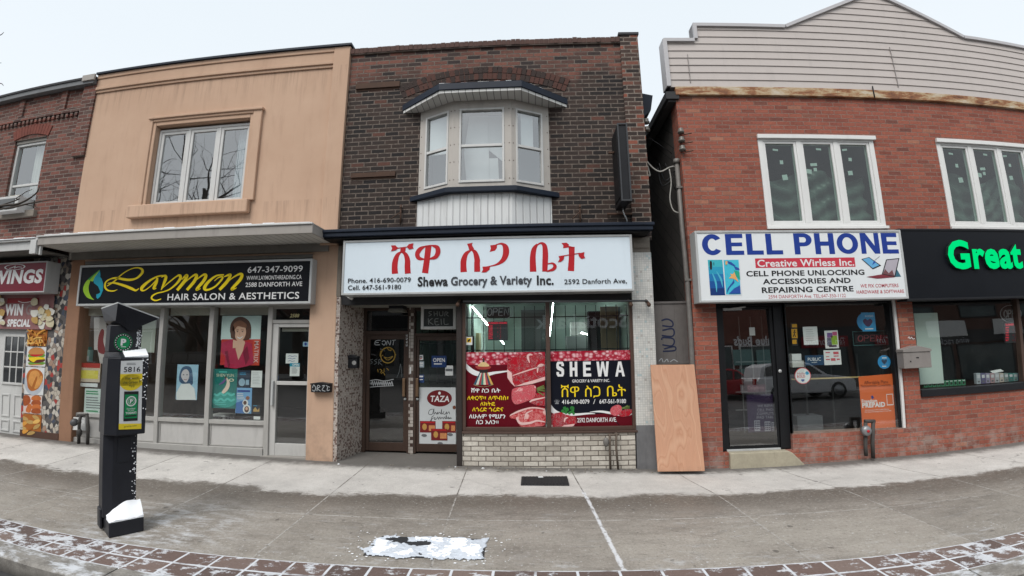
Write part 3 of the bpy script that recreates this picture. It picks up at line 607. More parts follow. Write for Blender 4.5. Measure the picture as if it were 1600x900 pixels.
mb = MB(); pts = [(cxm + Rr * math.sin(-t0 + 2 * t0 * i / 10), zc + Rr * math.cos(-t0 + 2 * t0 * i / 10)) for i in range(11)]
mb.slab([(ax0, az1 - .06), (ax1, az1 - .06)] + [p for p in pts[::-1] if True], YF + .05, YF + .09, mat('weathered_head', C(150, 146, 140), .8, var=.2)); mb.build('window_head', wing)
o = MB(); o.frame(ax0, ax1, az0, az1 - .05, .06, YF + .07, YF + .15, white_p); zm = az0 + (az1 - az0) * .36; o.box(ax0 + .06, ax1 - .06, YF + .085, YF + .14, zm, zm + .045, white_p)
wo_ = o.build('window', wing, bevel=.006); p = MB()
for a, b in ((az0 + .06, zm), (zm + .045, az1 - .11)): p.poly([(ax0 + .06, YF + .11, a), (ax1 - .06, YF + .11, a), (ax1 - .06, YF + .11, b), (ax0 + .06, YF + .11, b)], gl_up)
p.build('pane', wo_)
mb = MB(); mb.box(ax0 - .12, ax1 + .1, YF - .05, YF + .1, az0 - .12, az0, mat('stone_sill', C(140, 132, 122), 0.9, var=0.2)); mb.build('sill', wing, bevel=.008)
mb = MB(); room(mb, ax0 - .2, ax1 + .2, YF + .2, YF + 2, az0 - .2, az1 + .2, dkint); mb.build('interior', wing)
mb = MB(); cl2 = mat('white_net_curtain', C(176, 178, 170), 0.9, var=0.2)
for i in range(11):
    u = ax1 - .46 + i * .04; mb.poly([(u, YF + .2 + .02 * (i % 2), az0 + .4), (u + .04, YF + .2 + .02 * ((i + 1) % 2), az0 + .4), (u + .04 + .002 * i, YF + .2 + .02 * ((i + 1) % 2), az1), (u, YF + .2 + .02 * (i % 2), az1)], cl2)
mb.build('curtain', wing)
mb = MB(); mb.box(XW, XL + .03, CY + .06, CY + .09, 3.10, 3.24, white_p); mb.box(XW, XL + .03, CY + .02, YF + .02, 3.24, 3.27, white_p); mb.box(XW, XL + .0, CY + .09, YF, 3.09, 3.11, mat('peeling_soffit', C(110, 108, 104), 0.9, var=0.4, scale=9)); 
mb.box(XL - .1, XL + .035, CY + .0, CY + .06, 3.02, 3.24, white_p); mb.box(XL + .09, XL + .12, CY + .02, CY + .06, 3.0, 3.14, white_p); o = mb.build('canopy', wing, bevel=.004)
mb = MB()
for i in range(20): u = XL - .02 - i * .25; mb.box(u - .247, u, CY + .0, CY + .5, 3.272, 3.282 + .014 * random.random(), snowm)
mb.build('snow_cover', o, bevel=.01)
def mosaic_mat():
    s = N('crazy_stone'); v = s.n('TexVoronoi'); v.feature = 'F1'; v.inputs['Scale'].default_value = 15; x, y, z = s.sep(); vv = s.vec(x, s.math('MULTIPLY', z, 0.85)); s.l(vv, v.inputs['Vector']); v.voronoi_dimensions = '2D'
    e = s.n('TexVoronoi'); e.feature = 'DISTANCE_TO_EDGE'; e.inputs['Scale'].default_value = 15; e.voronoi_dimensions = '2D'; s.l(vv, e.inputs['Vector'])
    sp = s.n('SeparateColor'); s.l(v.outputs['Color'], sp.inputs[0])
    x_ = s.n('ValToRGB'); x_.color_ramp.interpolation = 'CONSTANT'; cols = [(0, C(196, 186, 172)), (.2, C(60, 58, 60)), (.38, C(150, 136, 124)), (.52, C(172, 58, 52)), (.58, C(92, 88, 88)), (.72, C(204, 198, 188)), (.86, C(70, 78, 96)), (.93, C(170, 140, 120))]
    el = x_.color_ramp.elements
    while len(el) < len(cols): el.new(.5)
    for q, (p, c) in zip(el, cols): q.position = p; q.color = (*c, 1)
    s.l(sp.outputs[0], x_.inputs[0]); c = s.mix(s.step(e.outputs['Distance'], .06, .03), x_.outputs[0], C(96, 92, 88)); s.bump(s.step(e.outputs['Distance'], .02, .08), .5, .01); return s.fin(c, .6)
mosx0 = W(62, 560)[0]; mosx1 = XL + .06
mb = MB(); mb.box(W(70, 600)[0] - .55, mosx1, YF - .0, YF + .3, .06, 3.1, mosaic_mat()); mb.build('stone_pillar', wing)
mb = MB(); mb.box(W(70, 600)[0] - .55, mosx1, YF - .01, YF + .3, -.2, .17, mat('brown_plinth', C(92, 68, 58), .8, var=.2)); mb.build('plinth', wing)
# white panelled door with a nine light window
d0, d1 = W(-25, 590)[0], W(43, 590)[0] ; zt_ = W(30, 514)[1]; YD = YF + .05
mb = MB(); mb.box(d0 - .9, d1 + .01, YD, YD + .06, .02, zt_, white_p); mb.box(XW, d0 - .9, YD, YD + .06, 0, 3, dkint); mb.box(XW, d1 + .3, YD + .07, YD + .1, 0, 3.1, dkint)
lx0, lx1, lz0, lz1 = kx(K(0, 500, .22222), 42, 118, 168, 440, YD)
lx0 = lx1 - (lx1 - lx0) * 1.08
mb.frame(lx0 - .04, lx1 + .04, lz0 - .04, lz1 + .04, .04, YD - .02, YD, white_p)
for k in (1, 2):
    u = lx0 + (lx1 - lx0) * k / 3; mb.box(u - .012, u + .012, YD - .016, YD, lz0, lz1, white_p); q = lz0 + (lz1 - lz0) * k / 3; mb.box(lx0, lx1, YD - .015, YD - .001, q - .012, q + .012, white_p)
for u0, u1 in ((lx0 - .03, lx0 + .2), (lx1 - .2, lx1 + .03)):
    mb.frame(u0, u1, .35, lz0 - .2, .03, YD - .014, YD, white_p)
    mb.frame(u0, u1, .10, .30, .03, YD - .014, YD, white_p)
do = mb.build('door', wing, bevel=.004)
mb = MB(); mb.poly([(lx0, YD - .004, lz0), (lx1, YD - .004, lz0), (lx1, YD - .004, lz1), (lx0, YD - .004, lz1)], mat('dark_pane', (0.02, 0.022, 0.024), .06, spec=.8)); mb.build('pane', do)
# ================================================================== dark brick grocery building
groc = thing('grocery_building', 'narrow dark brown brick building with a white bay window above a grocery', 'building', (-0.56, 6.3, 0))
bdark = brick('dark_brown_brick', [(0.0, C(38, 35, 36)), (0.3, C(50, 44, 42)), (0.55, C(66, 54, 49)), (0.8, C(56, 49, 47)), (0.95, C(78, 60, 54)), (1.0, C(100, 66, 57))], C(120, 109, 101), bw=.21, bh=.070, mw=.017, stain=.3,
              top_stops=[(0.0, C(52, 46, 46)), (0.34, C(78, 62, 58)), (0.46, C(104, 72, 64)), (0.8, C(132, 86, 74)), (1.0, C(112, 78, 69))])
bpil = brick('pilaster_brick', [(0.0, C(48, 43, 42)), (0.45, C(80, 64, 58)), (0.75, C(100, 72, 63)), (0.84, C(148, 88, 72)), (1.0, C(88, 70, 63))], C(146, 134, 124), bw=.21, bh=.070, mw=.017, stain=.25)
zt0 = 6.30; mb = MB()
clip_wall(mb, XB, XD, 3.1, zt0, [(-1.5, 0.15, 3.9, 5.1)], YF, YF + .25, bdark, dkint)
mb.box(XB, XB + .07, YF + .25, 14, 0, 6.3, bdark); mb.box(XD - .2, XD - .001, YF + .25, 14, -.2, 6.2, bdark)
mb.build('wall', groc)
pilx = W(972, 120)[0]; mb = MB(); mb.box(pilx, XD + .003, YF - .045, YF - .001, 3.28, 6.42, bpil); mb.box(pilx, XD + .003, YF - .001, YF + .26, zt0 + .09, 6.42, bpil); mb.build('pilaster', groc, bevel=.006)
mb = MB(); mb.box(pilx - .02, XD + .02, YF - .06, YF + .28, 6.42, 6.46, roofm); mb.box(XB, pilx - .02, YF + .26, 14, 6.2, 6.26, roofm); mb.box(pilx - .02, XD - .002, YF + .28, 14, 6.14, 6.2, roofm); mb.build('roof', groc)
capb = mat('cap_brick', C(92, 70, 64), .9, var=.4, scale=9, bump=.4); mb = MB()     # course of bricks on edge along the parapet
n = 58; wv = (pilx - .001 - XB) / n
for i in range(n):
    h = .085 + .012 * random.random(); mb.box(XB + i * wv + .003, XB + (i + 1) * wv - .003, YF - .035 - .012 * random.random(), YF + .25, zt0 + .002, zt0 + h, capb)
mb.box(XB, pilx, YF - .03, YF + .24, zt0 - .012, zt0 + .08, mat('old_mortar', C(124, 112, 104), .9))
mb.build('parapet_cap', groc)
mb = MB(); archm = [mat('arch_red', C(88, 60, 53), .9, var=.35, scale=9, bump=.4), mat('arch_brown', C(62, 51, 48), .9, var=.35, scale=9, bump=.4)]
cxm = -.69; hw = 1.26; rise = .26; Rr = (hw * hw + rise * rise) / (2 * rise); t0 = math.asin(hw / Rr); zc = 5.46 + rise - Rr; n = 36
for row in (0, 1):
    for i in range(n):
        t = -t0 + 2 * t0 * i / n; u = t + 2 * t0 / n * .86; r0, r1 = Rr + row * .115, Rr + row * .115 + .105
        mb.slab([(cxm + q * math.sin(w), zc + q * math.cos(w)) for q, w in ((r0, t), (r0, u), (r1, u), (r1, t))], YF - .008 - .004 * random.random(), YF + .01, archm[random.random() < .6])
mb.build('brick_arch', groc)
# bay window
BY = 5.93
PL, PCL, PCR, PR = (-1.66, YF), (-1.11, BY), (-.255, BY), (.30, YF)
bayw = mat('bay_cladding', C(190, 184, 177), .5, var=.08, grime=.3); bz0, bz1 = 3.84, 5.20
bayo = None; mb = MB()
def facet(mb, A, B, z0, z1, mt, off=0.0):
    n = Vector((B[1] - A[1], -(B[0] - A[0]), 0)).normalized() * off
    mb.poly([(A[0] + n.x, A[1] + n.y, z0), (B[0] + n.x, B[1] + n.y, z0), (B[0] + n.x, B[1] + n.y, z1), (A[0] + n.x, A[1] + n.y, z1)], mt)
def fbox(mb, A, B, s0, s1, z0, z1, p0, p1, mt):       # box on a facet: s along it in metres, p proud of it
    d = Vector((B[0] - A[0], B[1] - A[1], 0)); d.normalize(); nn = Vector((d.y, -d.x, 0)); a0 = Vector((A[0], A[1], 0))
    q = [a0 + d * s + nn * p for s, p in ((s0, p1), (s1, p1), (s1, p0), (s0, p0))]
    mb.hexa([(v.x, v.y, z0) for v in q], [(v.x, v.y, z1) for v in q], mt)
FAC = [(PL, PCL, .11, .07, 0), (PCL, PCR, .10, .10, 1), (PCR, PR, .07, .11, 0)]
gp = MB(); fr = MB(); sh = MB()
for A, B, l, r_, big in FAC:
    Ln = math.hypot(B[0] - A[0], B[1] - A[1]); w0, w1, h0, h1 = l, Ln - r_, bz0 + .075, bz1 - .13
    for s0, s1, z0, z1 in ((0, w0, bz0, bz1), (w1, Ln, bz0, bz1), (w0, w1, bz0, h0), (w0, w1, h1, bz1)): fbox(mb, A, B, s0, s1, z0, z1, -.06, 0.0, bayw)
    zm = h0 + (h1 - h0) * .49
    for s0, s1, z0, z1, p in ((w0, w0 + .03, h0, h1, .012), (w1 - .03, w1, h0, h1, .012), (w0 + .03, w1 - .03, h0, h0 + .035, .014), (w0 + .03, w1 - .03, h1 - .03, h1, .012), (w0 + .03, w1 - .03, zm - .02, zm + .02, .004)): fbox(fr, A, B, s0, s1, z0, z1, -.045, p, white_p)
    d = Vector((B[0] - A[0], B[1] - A[1], 0)).normalized(); nn = Vector((d.y, -d.x, 0))
    for z0, z1, p in ((h0 + .035, zm - .02, -.02), (zm + .02, h1 - .03, -.03)):
        P0, P1 = Vector((*A, 0)) + d * (w0 + .03) + nn * p, Vector((*A, 0)) + d * (w1 - .03) + nn * p; gp.poly([(P0.x, P0.y, z0), (P1.x, P1.y, z0), (P1.x, P1.y, z1), (P0.x, P0.y, z1)], gl_up)
    for sc in range(5):       # screw heads on the cladding
        for s_ in ((.03, Ln - .03) if not big else (.03, .1, Ln - .1, Ln - .03)): fbox(sh, A, B, s_ - .006, s_ + .006, bz0 + .12 + sc * .27, bz0 + .132 + sc * .27, 0, .004, rust)
bayo = mb.build('bay_window', groc); fr.build('sash', bayo, bevel=.004); gp.build('pane', bayo); sh.build('screw', bayo)
# white drapes added in place of reflected sky, a part-lowered blind and a dim room behind the panes
mb = MB(); mb.poly([(-1.55, YF + .28, 3.6), (.2, YF + .28, 3.6), (.2, YF + .28, 5.3), (-1.55, YF + .28, 5.3)], greyint); cw = mat('white_drape', C(205, 208, 208), .9, var=.1, scale=2)
mb.slab([(-.93, 3.95), (-.60, 3.95), (-.60, 4.3), (-.62, 5.1), (-.9, 5.1), (-.98, 4.5)], YF - .0, YF + .01, cw); mb.slab([(-.62, 4.55), (-.40, 4.35), (-.40, 5.1), (-.62, 5.1)], YF + .02, YF + .03, cw)
mb.slab([(-.93, 3.95), (-.45, 3.95), (-.47, 4.4), (-.93, 4.4)], YF + .012, YF + .018, cw)
mb.poly([(-1.5, YF - .02, 4.45), (-1.2, YF - .1, 4.45), (-1.2, YF - .1, 5.1), (-1.5, YF - .02, 5.1)], cw); mb.poly([(-.12, YF - .1, 4.5), (.06, YF - .01, 4.5), (.06, YF - .01, 5.1), (-.12, YF - .1, 5.1)], cw); mb.build('curtain', groc)
def bayplan(gx, gy, ex=0.0): return [(PL[0] - gx - ex, YF), (PCL[0] - gx * .55, BY - gy), (PCR[0] + gx * .55, BY - gy), (PR[0] + gx + ex, YF)]
def prism_front(mb, pl, z0, z1, mt): mb.prism([pl[0], pl[1], pl[2], pl[3]], z0, z1, mt)
mb = MB(); prism_front(mb, bayplan(.13, .085), bz0 - .085, bz0 - .012, navy); prism_front(mb, bayplan(.09, .06), bz0 - .012, bz0, navy); mb.build('sill', bayo, bevel=.006)
def rib_mat():
    s = N('ribbed_white'); x, y, z = s.sep(); fr = s.math('FRACT', s.math('MULTIPLY', x, 1 / .098)); g = s.math('ABSOLUTE', s.math('SUBTRACT', fr, .5)); s.bump(s.step(g, .5, .38), .9, .012)
    c = s.mix(s.math('MULTIPLY', s.step(s.noise(4, 4, stretch=(2, 1, .3)), .5, .8), .3), C(226, 228, 228), C(150, 146, 140)); return s.fin(c, .5)
mb = MB(); prism_front(mb, bayplan(.0, .0, .01), 3.22, bz0 - .085, rib_mat()); mb.build('base_panel', bayo)
pr = bayplan(.30, .25); mb = MB(); z0, z1 = 5.245, 5.345
# sloping roof and its dark fascia
mb.prism(pr, z0, z1, navy); top = [(-1.62, YF), (-1.0, YF - .06), (-.38, YF - .06), (.26, YF)]
mb.add([(p[0], p[1], z1 + .001) for p in pr] + [(p[0], p[1], 5.41) for p in top], [(0, 1, 5, 4), (1, 2, 6, 5), (2, 3, 7, 6)], mat('bay_roofing', (0.035, 0.038, 0.045), .8, var=.3)); ro = mb.build('roof', bayo, bevel=.004)
mb = MB(); pi = bayplan(.28, .23); mb.prism(pi, 5.20, 5.243, soffit_mat2()); mb.build('soffit', ro)
mb = MB()      # a line of snow along the top of the roof edge
for A, B in ((pr[1], pr[2]), (pr[2], pr[3])):
    L_ = math.hypot(B[0] - A[0], B[1] - A[1])
    for i in range(int(L_ / .08)):
        if random.random() < .45: fbox(mb, A, B, i * .08, i * .08 + .079, z1 + .002, z1 + .006 + .006 * random.random(), -.05, -.01, snowm)
mb.build('snow_cover', ro)
# rusty angle brackets let into the wall
for a in ((557, 130, 625, 138), (549, 270, 618, 277)):
    u0, u1, v0, v1 = RX(*a); mb = MB(); mb.box(u0, u1, YF - .03, YF, v0, v1, rust); mb.box(u0, u1, YF - .005, YF - .001, v0 - .03, v0, rust); mb.build('angle_iron', groc)
for px_ in (627, 906):
    u, v = W(px_, 335); mb = MB(); mb.tube([(u, YF - .03, v - .16), (u, YF - .03, v + .14)], .012, rust, 6); mb.tube([(u - .12, YF - .12, v - .1), (u, YF - .03, v + .03)], .008, rust, 6); mb.tube([(u, YF - .05, v + .1), (u, YF + .01, v + .1)], .016, rust, 6); mb.build('tie_rod', groc)
# dark cornice over the shop
CX0, CX1 = -3.02, 1.69; CYF = 5.85; mb = MB()
mb.box(CX0, CX1, CYF, YF + .0, 3.23, 3.275, navy); mb.box(CX0 + .02, CX1 - .02, CYF + .02, YF, 3.17, 3.23, navy); mb.box(CX0 + .06, CX1 - .06, CYF + .06, YF, 3.145, 3.17, black); mb.build('cornice', groc, bevel=.008)
rough = mat('rough_concrete', C(140, 132, 122), .9, var=.35, scale=9, bump=.8, grime=.4)
lint = mat('lintel_board', (.022, .022, .024), .7, var=.3)
# recessed entry: lintel, tiled cheek, ceiling, floor level back wall
YA = 6.8; ax = W(528, 600)[0]; bx = W(566, 600, YA)[0]
def tilem(name, stops, grout, sz, coord='xz', offs=0.0, bumpk=.3, rough=.35):
    s = N(name); x, y, z = s.sep(); h = s.math('ADD', x, s.math('MULTIPLY', y, 1.0)); v = s.vec(h, z); b = s.n('TexBrick'); b.offset = offs; b.inputs['Scale'].default_value = 1; b.inputs['Brick Width'].default_value = sz; b.inputs['Row Height'].default_value = sz
    b.inputs['Mortar Size'].default_value = sz * .055; b.inputs['Bias'].default_value = 0; b.inputs['Color1'].default_value = (0, 0, 0, 1); b.inputs['Color2'].default_value = (1, 1, 1, 1); s.l(v, b.inputs['Vector'])
    r = s.n('ValToRGB'); r.color_ramp.interpolation = 'CONSTANT'; el = r.color_ramp.elements
    while len(el) < len(stops): el.new(.5)
    for q, (p, c) in zip(el, stops): q.position = p; q.color = (*c, 1)
    s.l(b.outputs['Color'], r.inputs[0]); c = s.mix(b.outputs['Fac'], r.outputs[0], grout); g = s.math('MULTIPLY_ADD', s.noise(2.5, 5, .65), .6, .65); c = s.mix(1.0, c, s.vec(g, g, g), 'MULTIPLY')
    s.bump(s.math('SUBTRACT', 1.0, b.outputs['Fac']), bumpk, .003); return s.fin(c, rough)
brown_tile = tilem('speckled_mosaic', [(0, C(192, 180, 171)), (.5, C(104, 80, 72)), (.66, C(206, 197, 188)), (.88, C(128, 102, 92))], C(156, 146, 139), .026, offs=.5)
white_tile = tilem('white_mosaic', [(0, C(216, 216, 211)), (.5, C(206, 207, 204)), (.8, C(222, 220, 215)), (.93, C(180, 198, 200)), (.98, C(184, 180, 174))], C(176, 173, 168), .032)
mb = MB(); mb.add([(ax, YF, -.3), (bx, YA, -.3), (bx, YA, 2.32), (ax, YF, 2.32)], [(0, 1, 2, 3)], brown_tile); mb.box(-2.845, ax, YF - .006, YF + .3, -.3, 2.35, brown_tile); mb.build('tiled_cheek', groc)
mb = MB(); mb.box(-2.843, -1.0, YF + .14, YA, 2.235, 2.26, mat('entry_ceiling', C(150, 148, 140), .8, var=.15, grime=.3)); mb.build('entry_ceiling', groc)
mb = MB(); mb.box(-2.845, 1.43, YF + .02, YF + .14, 2.235, 3.145, lint); mb.build('lintel', groc)
mb = MB(); mb.box(-2.87, ax - .002, YF - .01, YF + .3, 2.352, 3.12, rough); mb.box(1.43, 1.70, YF - .012, YF + .2, 2.92, 3.14, rough); mb.box(1.45, 1.69, YF - .03, YF - .012, 2.98, 3.06, rough); mb.build('stone_block', groc, bevel=.015)
gy = lambda k, *a: RX(*k(a[0], a[1]), *k(a[2], a[3]), YA)
wood = mat('brown_wood', C(70, 54, 46), .5, var=.25, scale=4, grime=.3); dgl = glass('dark_door_glass', 1.9, (.30, .34, .33), .02)
# back wall of the entry: transom bar, left door, tiled post, right door
dz = 2.235; xa = bx; xb = W(*zD(416, 500), YA)[0]; xc = W(*zD(438, 500), YA)[0]; xe = -1.02; zt1 = W(*zD(320, 240), YA)[1]; fl = .0
mb = MB(); mb.box(xa, xb, YA, YA + .08, zt1 - .03, zt1 + .03, wood); mb.box(xa, xa + .05, YA, YA + .08, fl, zt1 - .03, wood); mb.box(xb - .035, xb, YA, YA + .08, fl, zt1 - .03, wood)
mb.box(xa, xa + .04, YA + .01, YA + .08, zt1 + .03, dz, wood); mb.box(xb - .03, xb, YA + .01, YA + .08, zt1 + .03, dz, wood); mb.box(xa + .04, xb - .03, YA + .01, YA + .08, dz - .04, dz, wood)
mb.box(xc, xe, YA, YA + .08, zt1 - .05, zt1 - .01, wood); mb.box(xc, xc + .035, YA, YA + .08, fl, zt1 - .05, wood); mb.box(xc, xc + .02, YA + .01, YA + .08, zt1 - .01, dz, wood); mb.box(xc + .02, xe, YA + .02, YA + .08, dz - .05, dz, wood)
o = mb.build('door_frame', groc, bevel=.004)
mb = MB(); mb.poly([(xa + .04, YA + .05, zt1 + .03), (xb - .03, YA + .05, zt1 + .03), (xb - .03, YA + .05, dz - .04), (xa + .04, YA + .05, dz - .04)], dgl); mb.build('transom_pane', o)
tp = tilem('post_mosaic', [(0, C(188, 180, 172)), (.4, C(70, 52, 46)), (.55, C(176, 168, 160)), (.8, C(96, 80, 72))], C(90, 80, 74), .05)
mb = MB(); mb.box(xb, xc, YA - .01, YA + .1, fl - .1, dz, tp); mb.build('tiled_post', groc)
def wdoor(x0, x1, z1, st, bot, hand, gm, lock):
    d = MB(); d.box(x0, x0 + st, YA + .02, YA + .065, fl + .02, z1, wood); d.box(x1 - st, x1, YA + .02, YA + .065, fl + .02, z1, wood); d.box(x0 + st, x1 - st, YA + .024, YA + .06, fl + .02, fl + bot, wood); d.box(x0 + st, x1 - st, YA + .024, YA + .06, z1 - .07, z1, wood)
    o = d.build('door', groc, bevel=.004); p = MB(); p.poly([(x0 + st, YA + .04, fl + bot), (x1 - st, YA + .04, fl + bot), (x1 - st, YA + .04, z1 - .07), (x0 + st, YA + .04, z1 - .07)], gm); p.build('pane', o)
    h = MB(); h.box(hand - .022, hand + .022, YA - .03, YA + .02, .86, 1.14, mat('worn_brass', (.16, .10, .06), .45, .4, var=.3)); h.build('handle', o, bevel=.008)
    h = MB(); h.tube([(lock, YA + .005, .82), (lock, YA + .025, .82)], .02, alu, 10); h.build('lock', o); return o
wdoor(xa + .052, xb - .037, zt1 - .032, .055, .15, xb - .075, dgl, xb - .062)
rdoor = wdoor(xc + .037, xe + .12, zt1 - .052, .045, .14, xc + .06, gl_shop, xc + .06)
# left of the doors a hallway, right the shop
mb = MB(); room(mb, xa, xb, YA + .09, YA + 3, 0, 2.6, dkint); mb.build('hallway', groc)
# post, shop window frame, knee wall, tiled pier
p0, p1 = W(713.5, 600)[0], W(722, 600)[0]; mb = MB(); mb.box(p0, p1, YF - .02, YF + .1, -.1, 2.234, mat('dark_post', C(52, 46, 44), .6, var=.2, grime=.3)); mb.box(p1 - .03, p1 - .002, YF + .1, YA, 0, 2.234, lint); mb.build('post', groc, bevel=.005)
wxl, wxr = p1, W(993, 570)[0]; wzb, wzt = W(860, 674)[1], 2.234; u0, u1 = W(853.5, 570)[0], W(860, 570)[0]; YW = YF + .0
mb = MB(); mb.box(wxl, wxl + .05, YW, YW + .08, wzb, wzt, bronze); mb.box(wxr - .06, wxr, YW, YW + .08, wzb, wzt, bronze); mb.box(u0, u1, YW - .005, YW + .08, wzb + .055, wzt, bronze); mb.box(wxl + .05, wxr - .06, YW, YW + .08, wzb, wzb + .055, bronze); mb.box(wxl, wxr, YW - .03, YW + .08, wzb - .03, wzb, bronze)
so_ = mb.build('shop_window', groc, bevel=.005)
mb = MB()
for a, b in ((wxl + .05, u0), (u1, wxr - .06)): mb.poly([(a, YW + .05, wzb + .055), (b, YW + .05, wzb + .055), (b, YW + .05, wzt), (a, YW + .05, wzt)], gl_shop)
mb.build('pane', so_)
wbrick = brick('white_glazed_brick', [(0.0, C(172, 165, 154)), (.5, C(196, 189, 178)), (1.0, C(212, 206, 195))], C(112, 103, 95), bw=.205, bh=.068, mw=.012, stain=.4, rough=.55, zshift=.02)
mb = MB(); mb.box(p1 - .001, W(993, 700)[0], YF - .005, YF + .2, -.35, wzb - .03, wbrick); mb.build('knee_wall', groc)
tx0, tx1 = W(992, 600)[0] + .0, 1.705; mb = MB(); mb.box(tx0, tx1, YF - .02, YF + .3, .52, 2.92, white_tile); mb.build('tiled_pier', groc)
mb = MB(); mb.box(tx0 - .0, tx1 + .003, YF - .024, YF + .3, -.35, .52, mat('grey_stone', C(120, 120, 122), .7, var=.3, scale=3, grime=.5, bump=.3)); mb.build('pier_base', groc, bevel=.01)
# shop interior with strip lamps and a window grille
gw = mat('pale_green_wall', C(186, 204, 196), .8, var=.12, scale=2); mb = MB(); room(mb, -1.02, 1.42, YF + .1, 9.9, 0, 2.55, gw, ceil=mat('pale_ceiling', C(178, 190, 186), .8)); mb.poly([(-1.06, YF + .7, 0), (-1.06, YF + .7, 2.55), (-1.02, YF + .7, 2.55), (-1.02, YF + .7, 0)], gw)
mb.build('interior', groc)
mb = MB(); room(mb, xc - .02, -1.04, YA + .1, 10, 0, 2.55, gw); mb.build('entry_interior', groc)
def P3(px_, py_, Y): a, b = W(px_, py_, Y); return (a, Y, b)
mb = MB()
def q3(mb, px0, py0, px1, py1, Y, mt, th=.03): a, b, c, d = RX(px0, py0, px1, py1, Y); mb.box(a, b, Y, Y + th, c, d, mt)
q3(mb, 940, 479, 968, 640, 7.1, mat('plywood_lining', C(186, 160, 126), .8, var=.2), .03); q3(mb, 968, 479, 986, 640, 7.15, mat('grey_lining', C(150, 156, 160), .8, var=.1), .03); q3(mb, 921, 486, 940, 640, 7.3, dkint, .2)
q3(mb, 887, 525, 921, 640, 8.6, mat('grey_cabinet', C(120, 124, 124), .7, var=.2), .5); q3(mb, 892, 503, 918, 524, 8.7, white_p, .3); q3(mb, 737, 520, 749, 640, 8.0, mat('cream_box', C(180, 170, 130), .7), .3)
q3(mb, 815, 484, 852, 640, 9.6, mat('dark_shelf', (.05, .055, .055), .7), .5); q3(mb, 726, 468, 738, 640, 7.4, dkint, .1)
mb.build('shop_fitting', groc)
mb = MB()
for py_ in (495, 546): a, b, c, d = RX(724, py_ - .8, 992, py_ + .8, YF + .2); mb.box(a, b, YF + .195, YF + .205, c, d, black)
a0 = W(740, 500, YF + .2)[0]
for i in range(16): u = a0 + i * .1475; mb.box(u - .005, u + .005, YF + .206, YF + .214, .5, W(820, 478, YF + .2)[1], black)
mb.build('window_grille', groc)
tube_m = emis('fluorescent_tube', (.86, 1.0, .95), 34)
for i, (lb, A, B) in enumerate((('slanting fluorescent tube behind the red hours board, above the maroon film', P3(738, 479, 7.2), P3(788, 538, 9.6)), ('steep fluorescent tube hanging beside the mullion, above the black SHEWA film', P3(864.5, 468, 7.3), P3(858.5, 528, 9.6)), ('short fluorescent tube above the grey cabinet inside the grocery', P3(908, 520, 8.2), P3(924, 524.5, 8.5)))):
    mb = MB(); mb.tube([A, B], .007, tube_m, 8); t = mb.build('ceiling_lamp', None, lb, 'lamp', 'fluorescent tubes in the grocery'); mb = MB(); up = Vector((0, 0, .035)); mb.tube([Vector(A) + up, Vector(B) + up], .012, white_p, 6); mb.build('housing', t)
# ================================================================== red brick shops with the sided gable
red = thing('red_brick_building', 'red brick building with wide white triple windows under a pale siding gable', 'building', (7, 6.3, 0))
bred = brick('red_brick', [(0.0, C(132, 77, 65)), (.25, C(151, 88, 73)), (.7, C(164, 97, 79)), (.94, C(146, 85, 72)), (.97, C(118, 74, 65)), (1.0, C(180, 122, 99))], C(150, 122, 111), bw=.215, bh=.066, mw=.013, stain=.22, low=C(178, 170, 162), bumpk=.5)
XR, XRE = 2.26, 15.0; zr = 5.36
rw = RX(1191, 214, 1374, 357); rwid = rw[1] - rw[0]; w2x = W(1473, 285)[0]
hA = (W(1125, 590)[0], W(1412, 590)[0], -.1, 2.235); 
gx0 = W(1432, 545)[0]; gz0 = W(1500, 616)[1]; hB = (gx0, 12.4, gz0, 2.3)
mb = MB(); clip_wall(mb, XR, XRE, -.4, zr, [(rw[0], rw[1], rw[2], rw[3]), (w2x, w2x + rwid, rw[2], rw[3]), (hA[0], W(1230, 590)[0] + .03, .11, hA[3]), (W(1230, 590)[0] + .03, hA[1], .33, hA[3]), hB], YF, YF + .2, bred)
mb.poly([(XR, YF + .27, -.4), (XR, YF, -.4), (XR, YF, zr), (XR, YF + .27, zr)], bred); mb.build('wall', red)
def shingle():
    s = N('dark_shingle'); x, y, z = s.sep(); v = s.vec(s.math('ADD', y, z), s.math('SUBTRACT', z, s.math('MULTIPLY', y, .75))); b = s.n('TexBrick'); b.inputs['Scale'].default_value = 1; b.inputs['Brick Width'].default_value = .9; b.inputs['Row Height'].default_value = .24; b.inputs['Mortar Size'].default_value = .008
    b.inputs['Color1'].default_value = (*C(66, 62, 60), 1); b.inputs['Color2'].default_value = (*C(84, 80, 76), 1); b.inputs['Mortar'].default_value = (.006, .006, .006, 1); s.l(v, b.inputs['Vector']); g = s.math('MULTIPLY_ADD', s.noise(3, 5, .7), .8, .55); c = s.mix(1.0, b.outputs['Color'], s.vec(g, g, g), 'MULTIPLY')
    s.bump(s.math('SUBTRACT', 1.0, b.outputs['Fac']), .8, .012); return s.fin(c, .85)
mb = MB(); mb.poly([(XR + .012, 14, -.4), (XR + .012, YF + .27, -.4), (XR + .012, YF + .27, 5.3), (XR + .012, 14, 5.3)], shingle()); mb.build('side_wall', red)
mb = MB(); mb.box(XR - .16, XR + .04, YF - .04, 14, 5.30, 5.42, mat('dark_eave', (.03, .03, .032), .7, var=.3)); mb.box(XR - .12, XR, YF + .0, 14, 5.27, 5.30, mat('eave_soffit', (.06, .06, .06), .8)); mb.box(XR, XRE, YF + .3, 14, 5.3, 5.4, roofm); mb.build('eave', red)
def rustband():
    s = N('rusted_flashing'); a = s.noise(5, 5, .7, stretch=(.6, 1, 2)); c = s.ramp(a, [(.34, C(204, 192, 172)), (.46, C(186, 160, 124)), (.55, C(150, 98, 60)), (.68, C(92, 56, 40))]); return s.fin(c, .7)
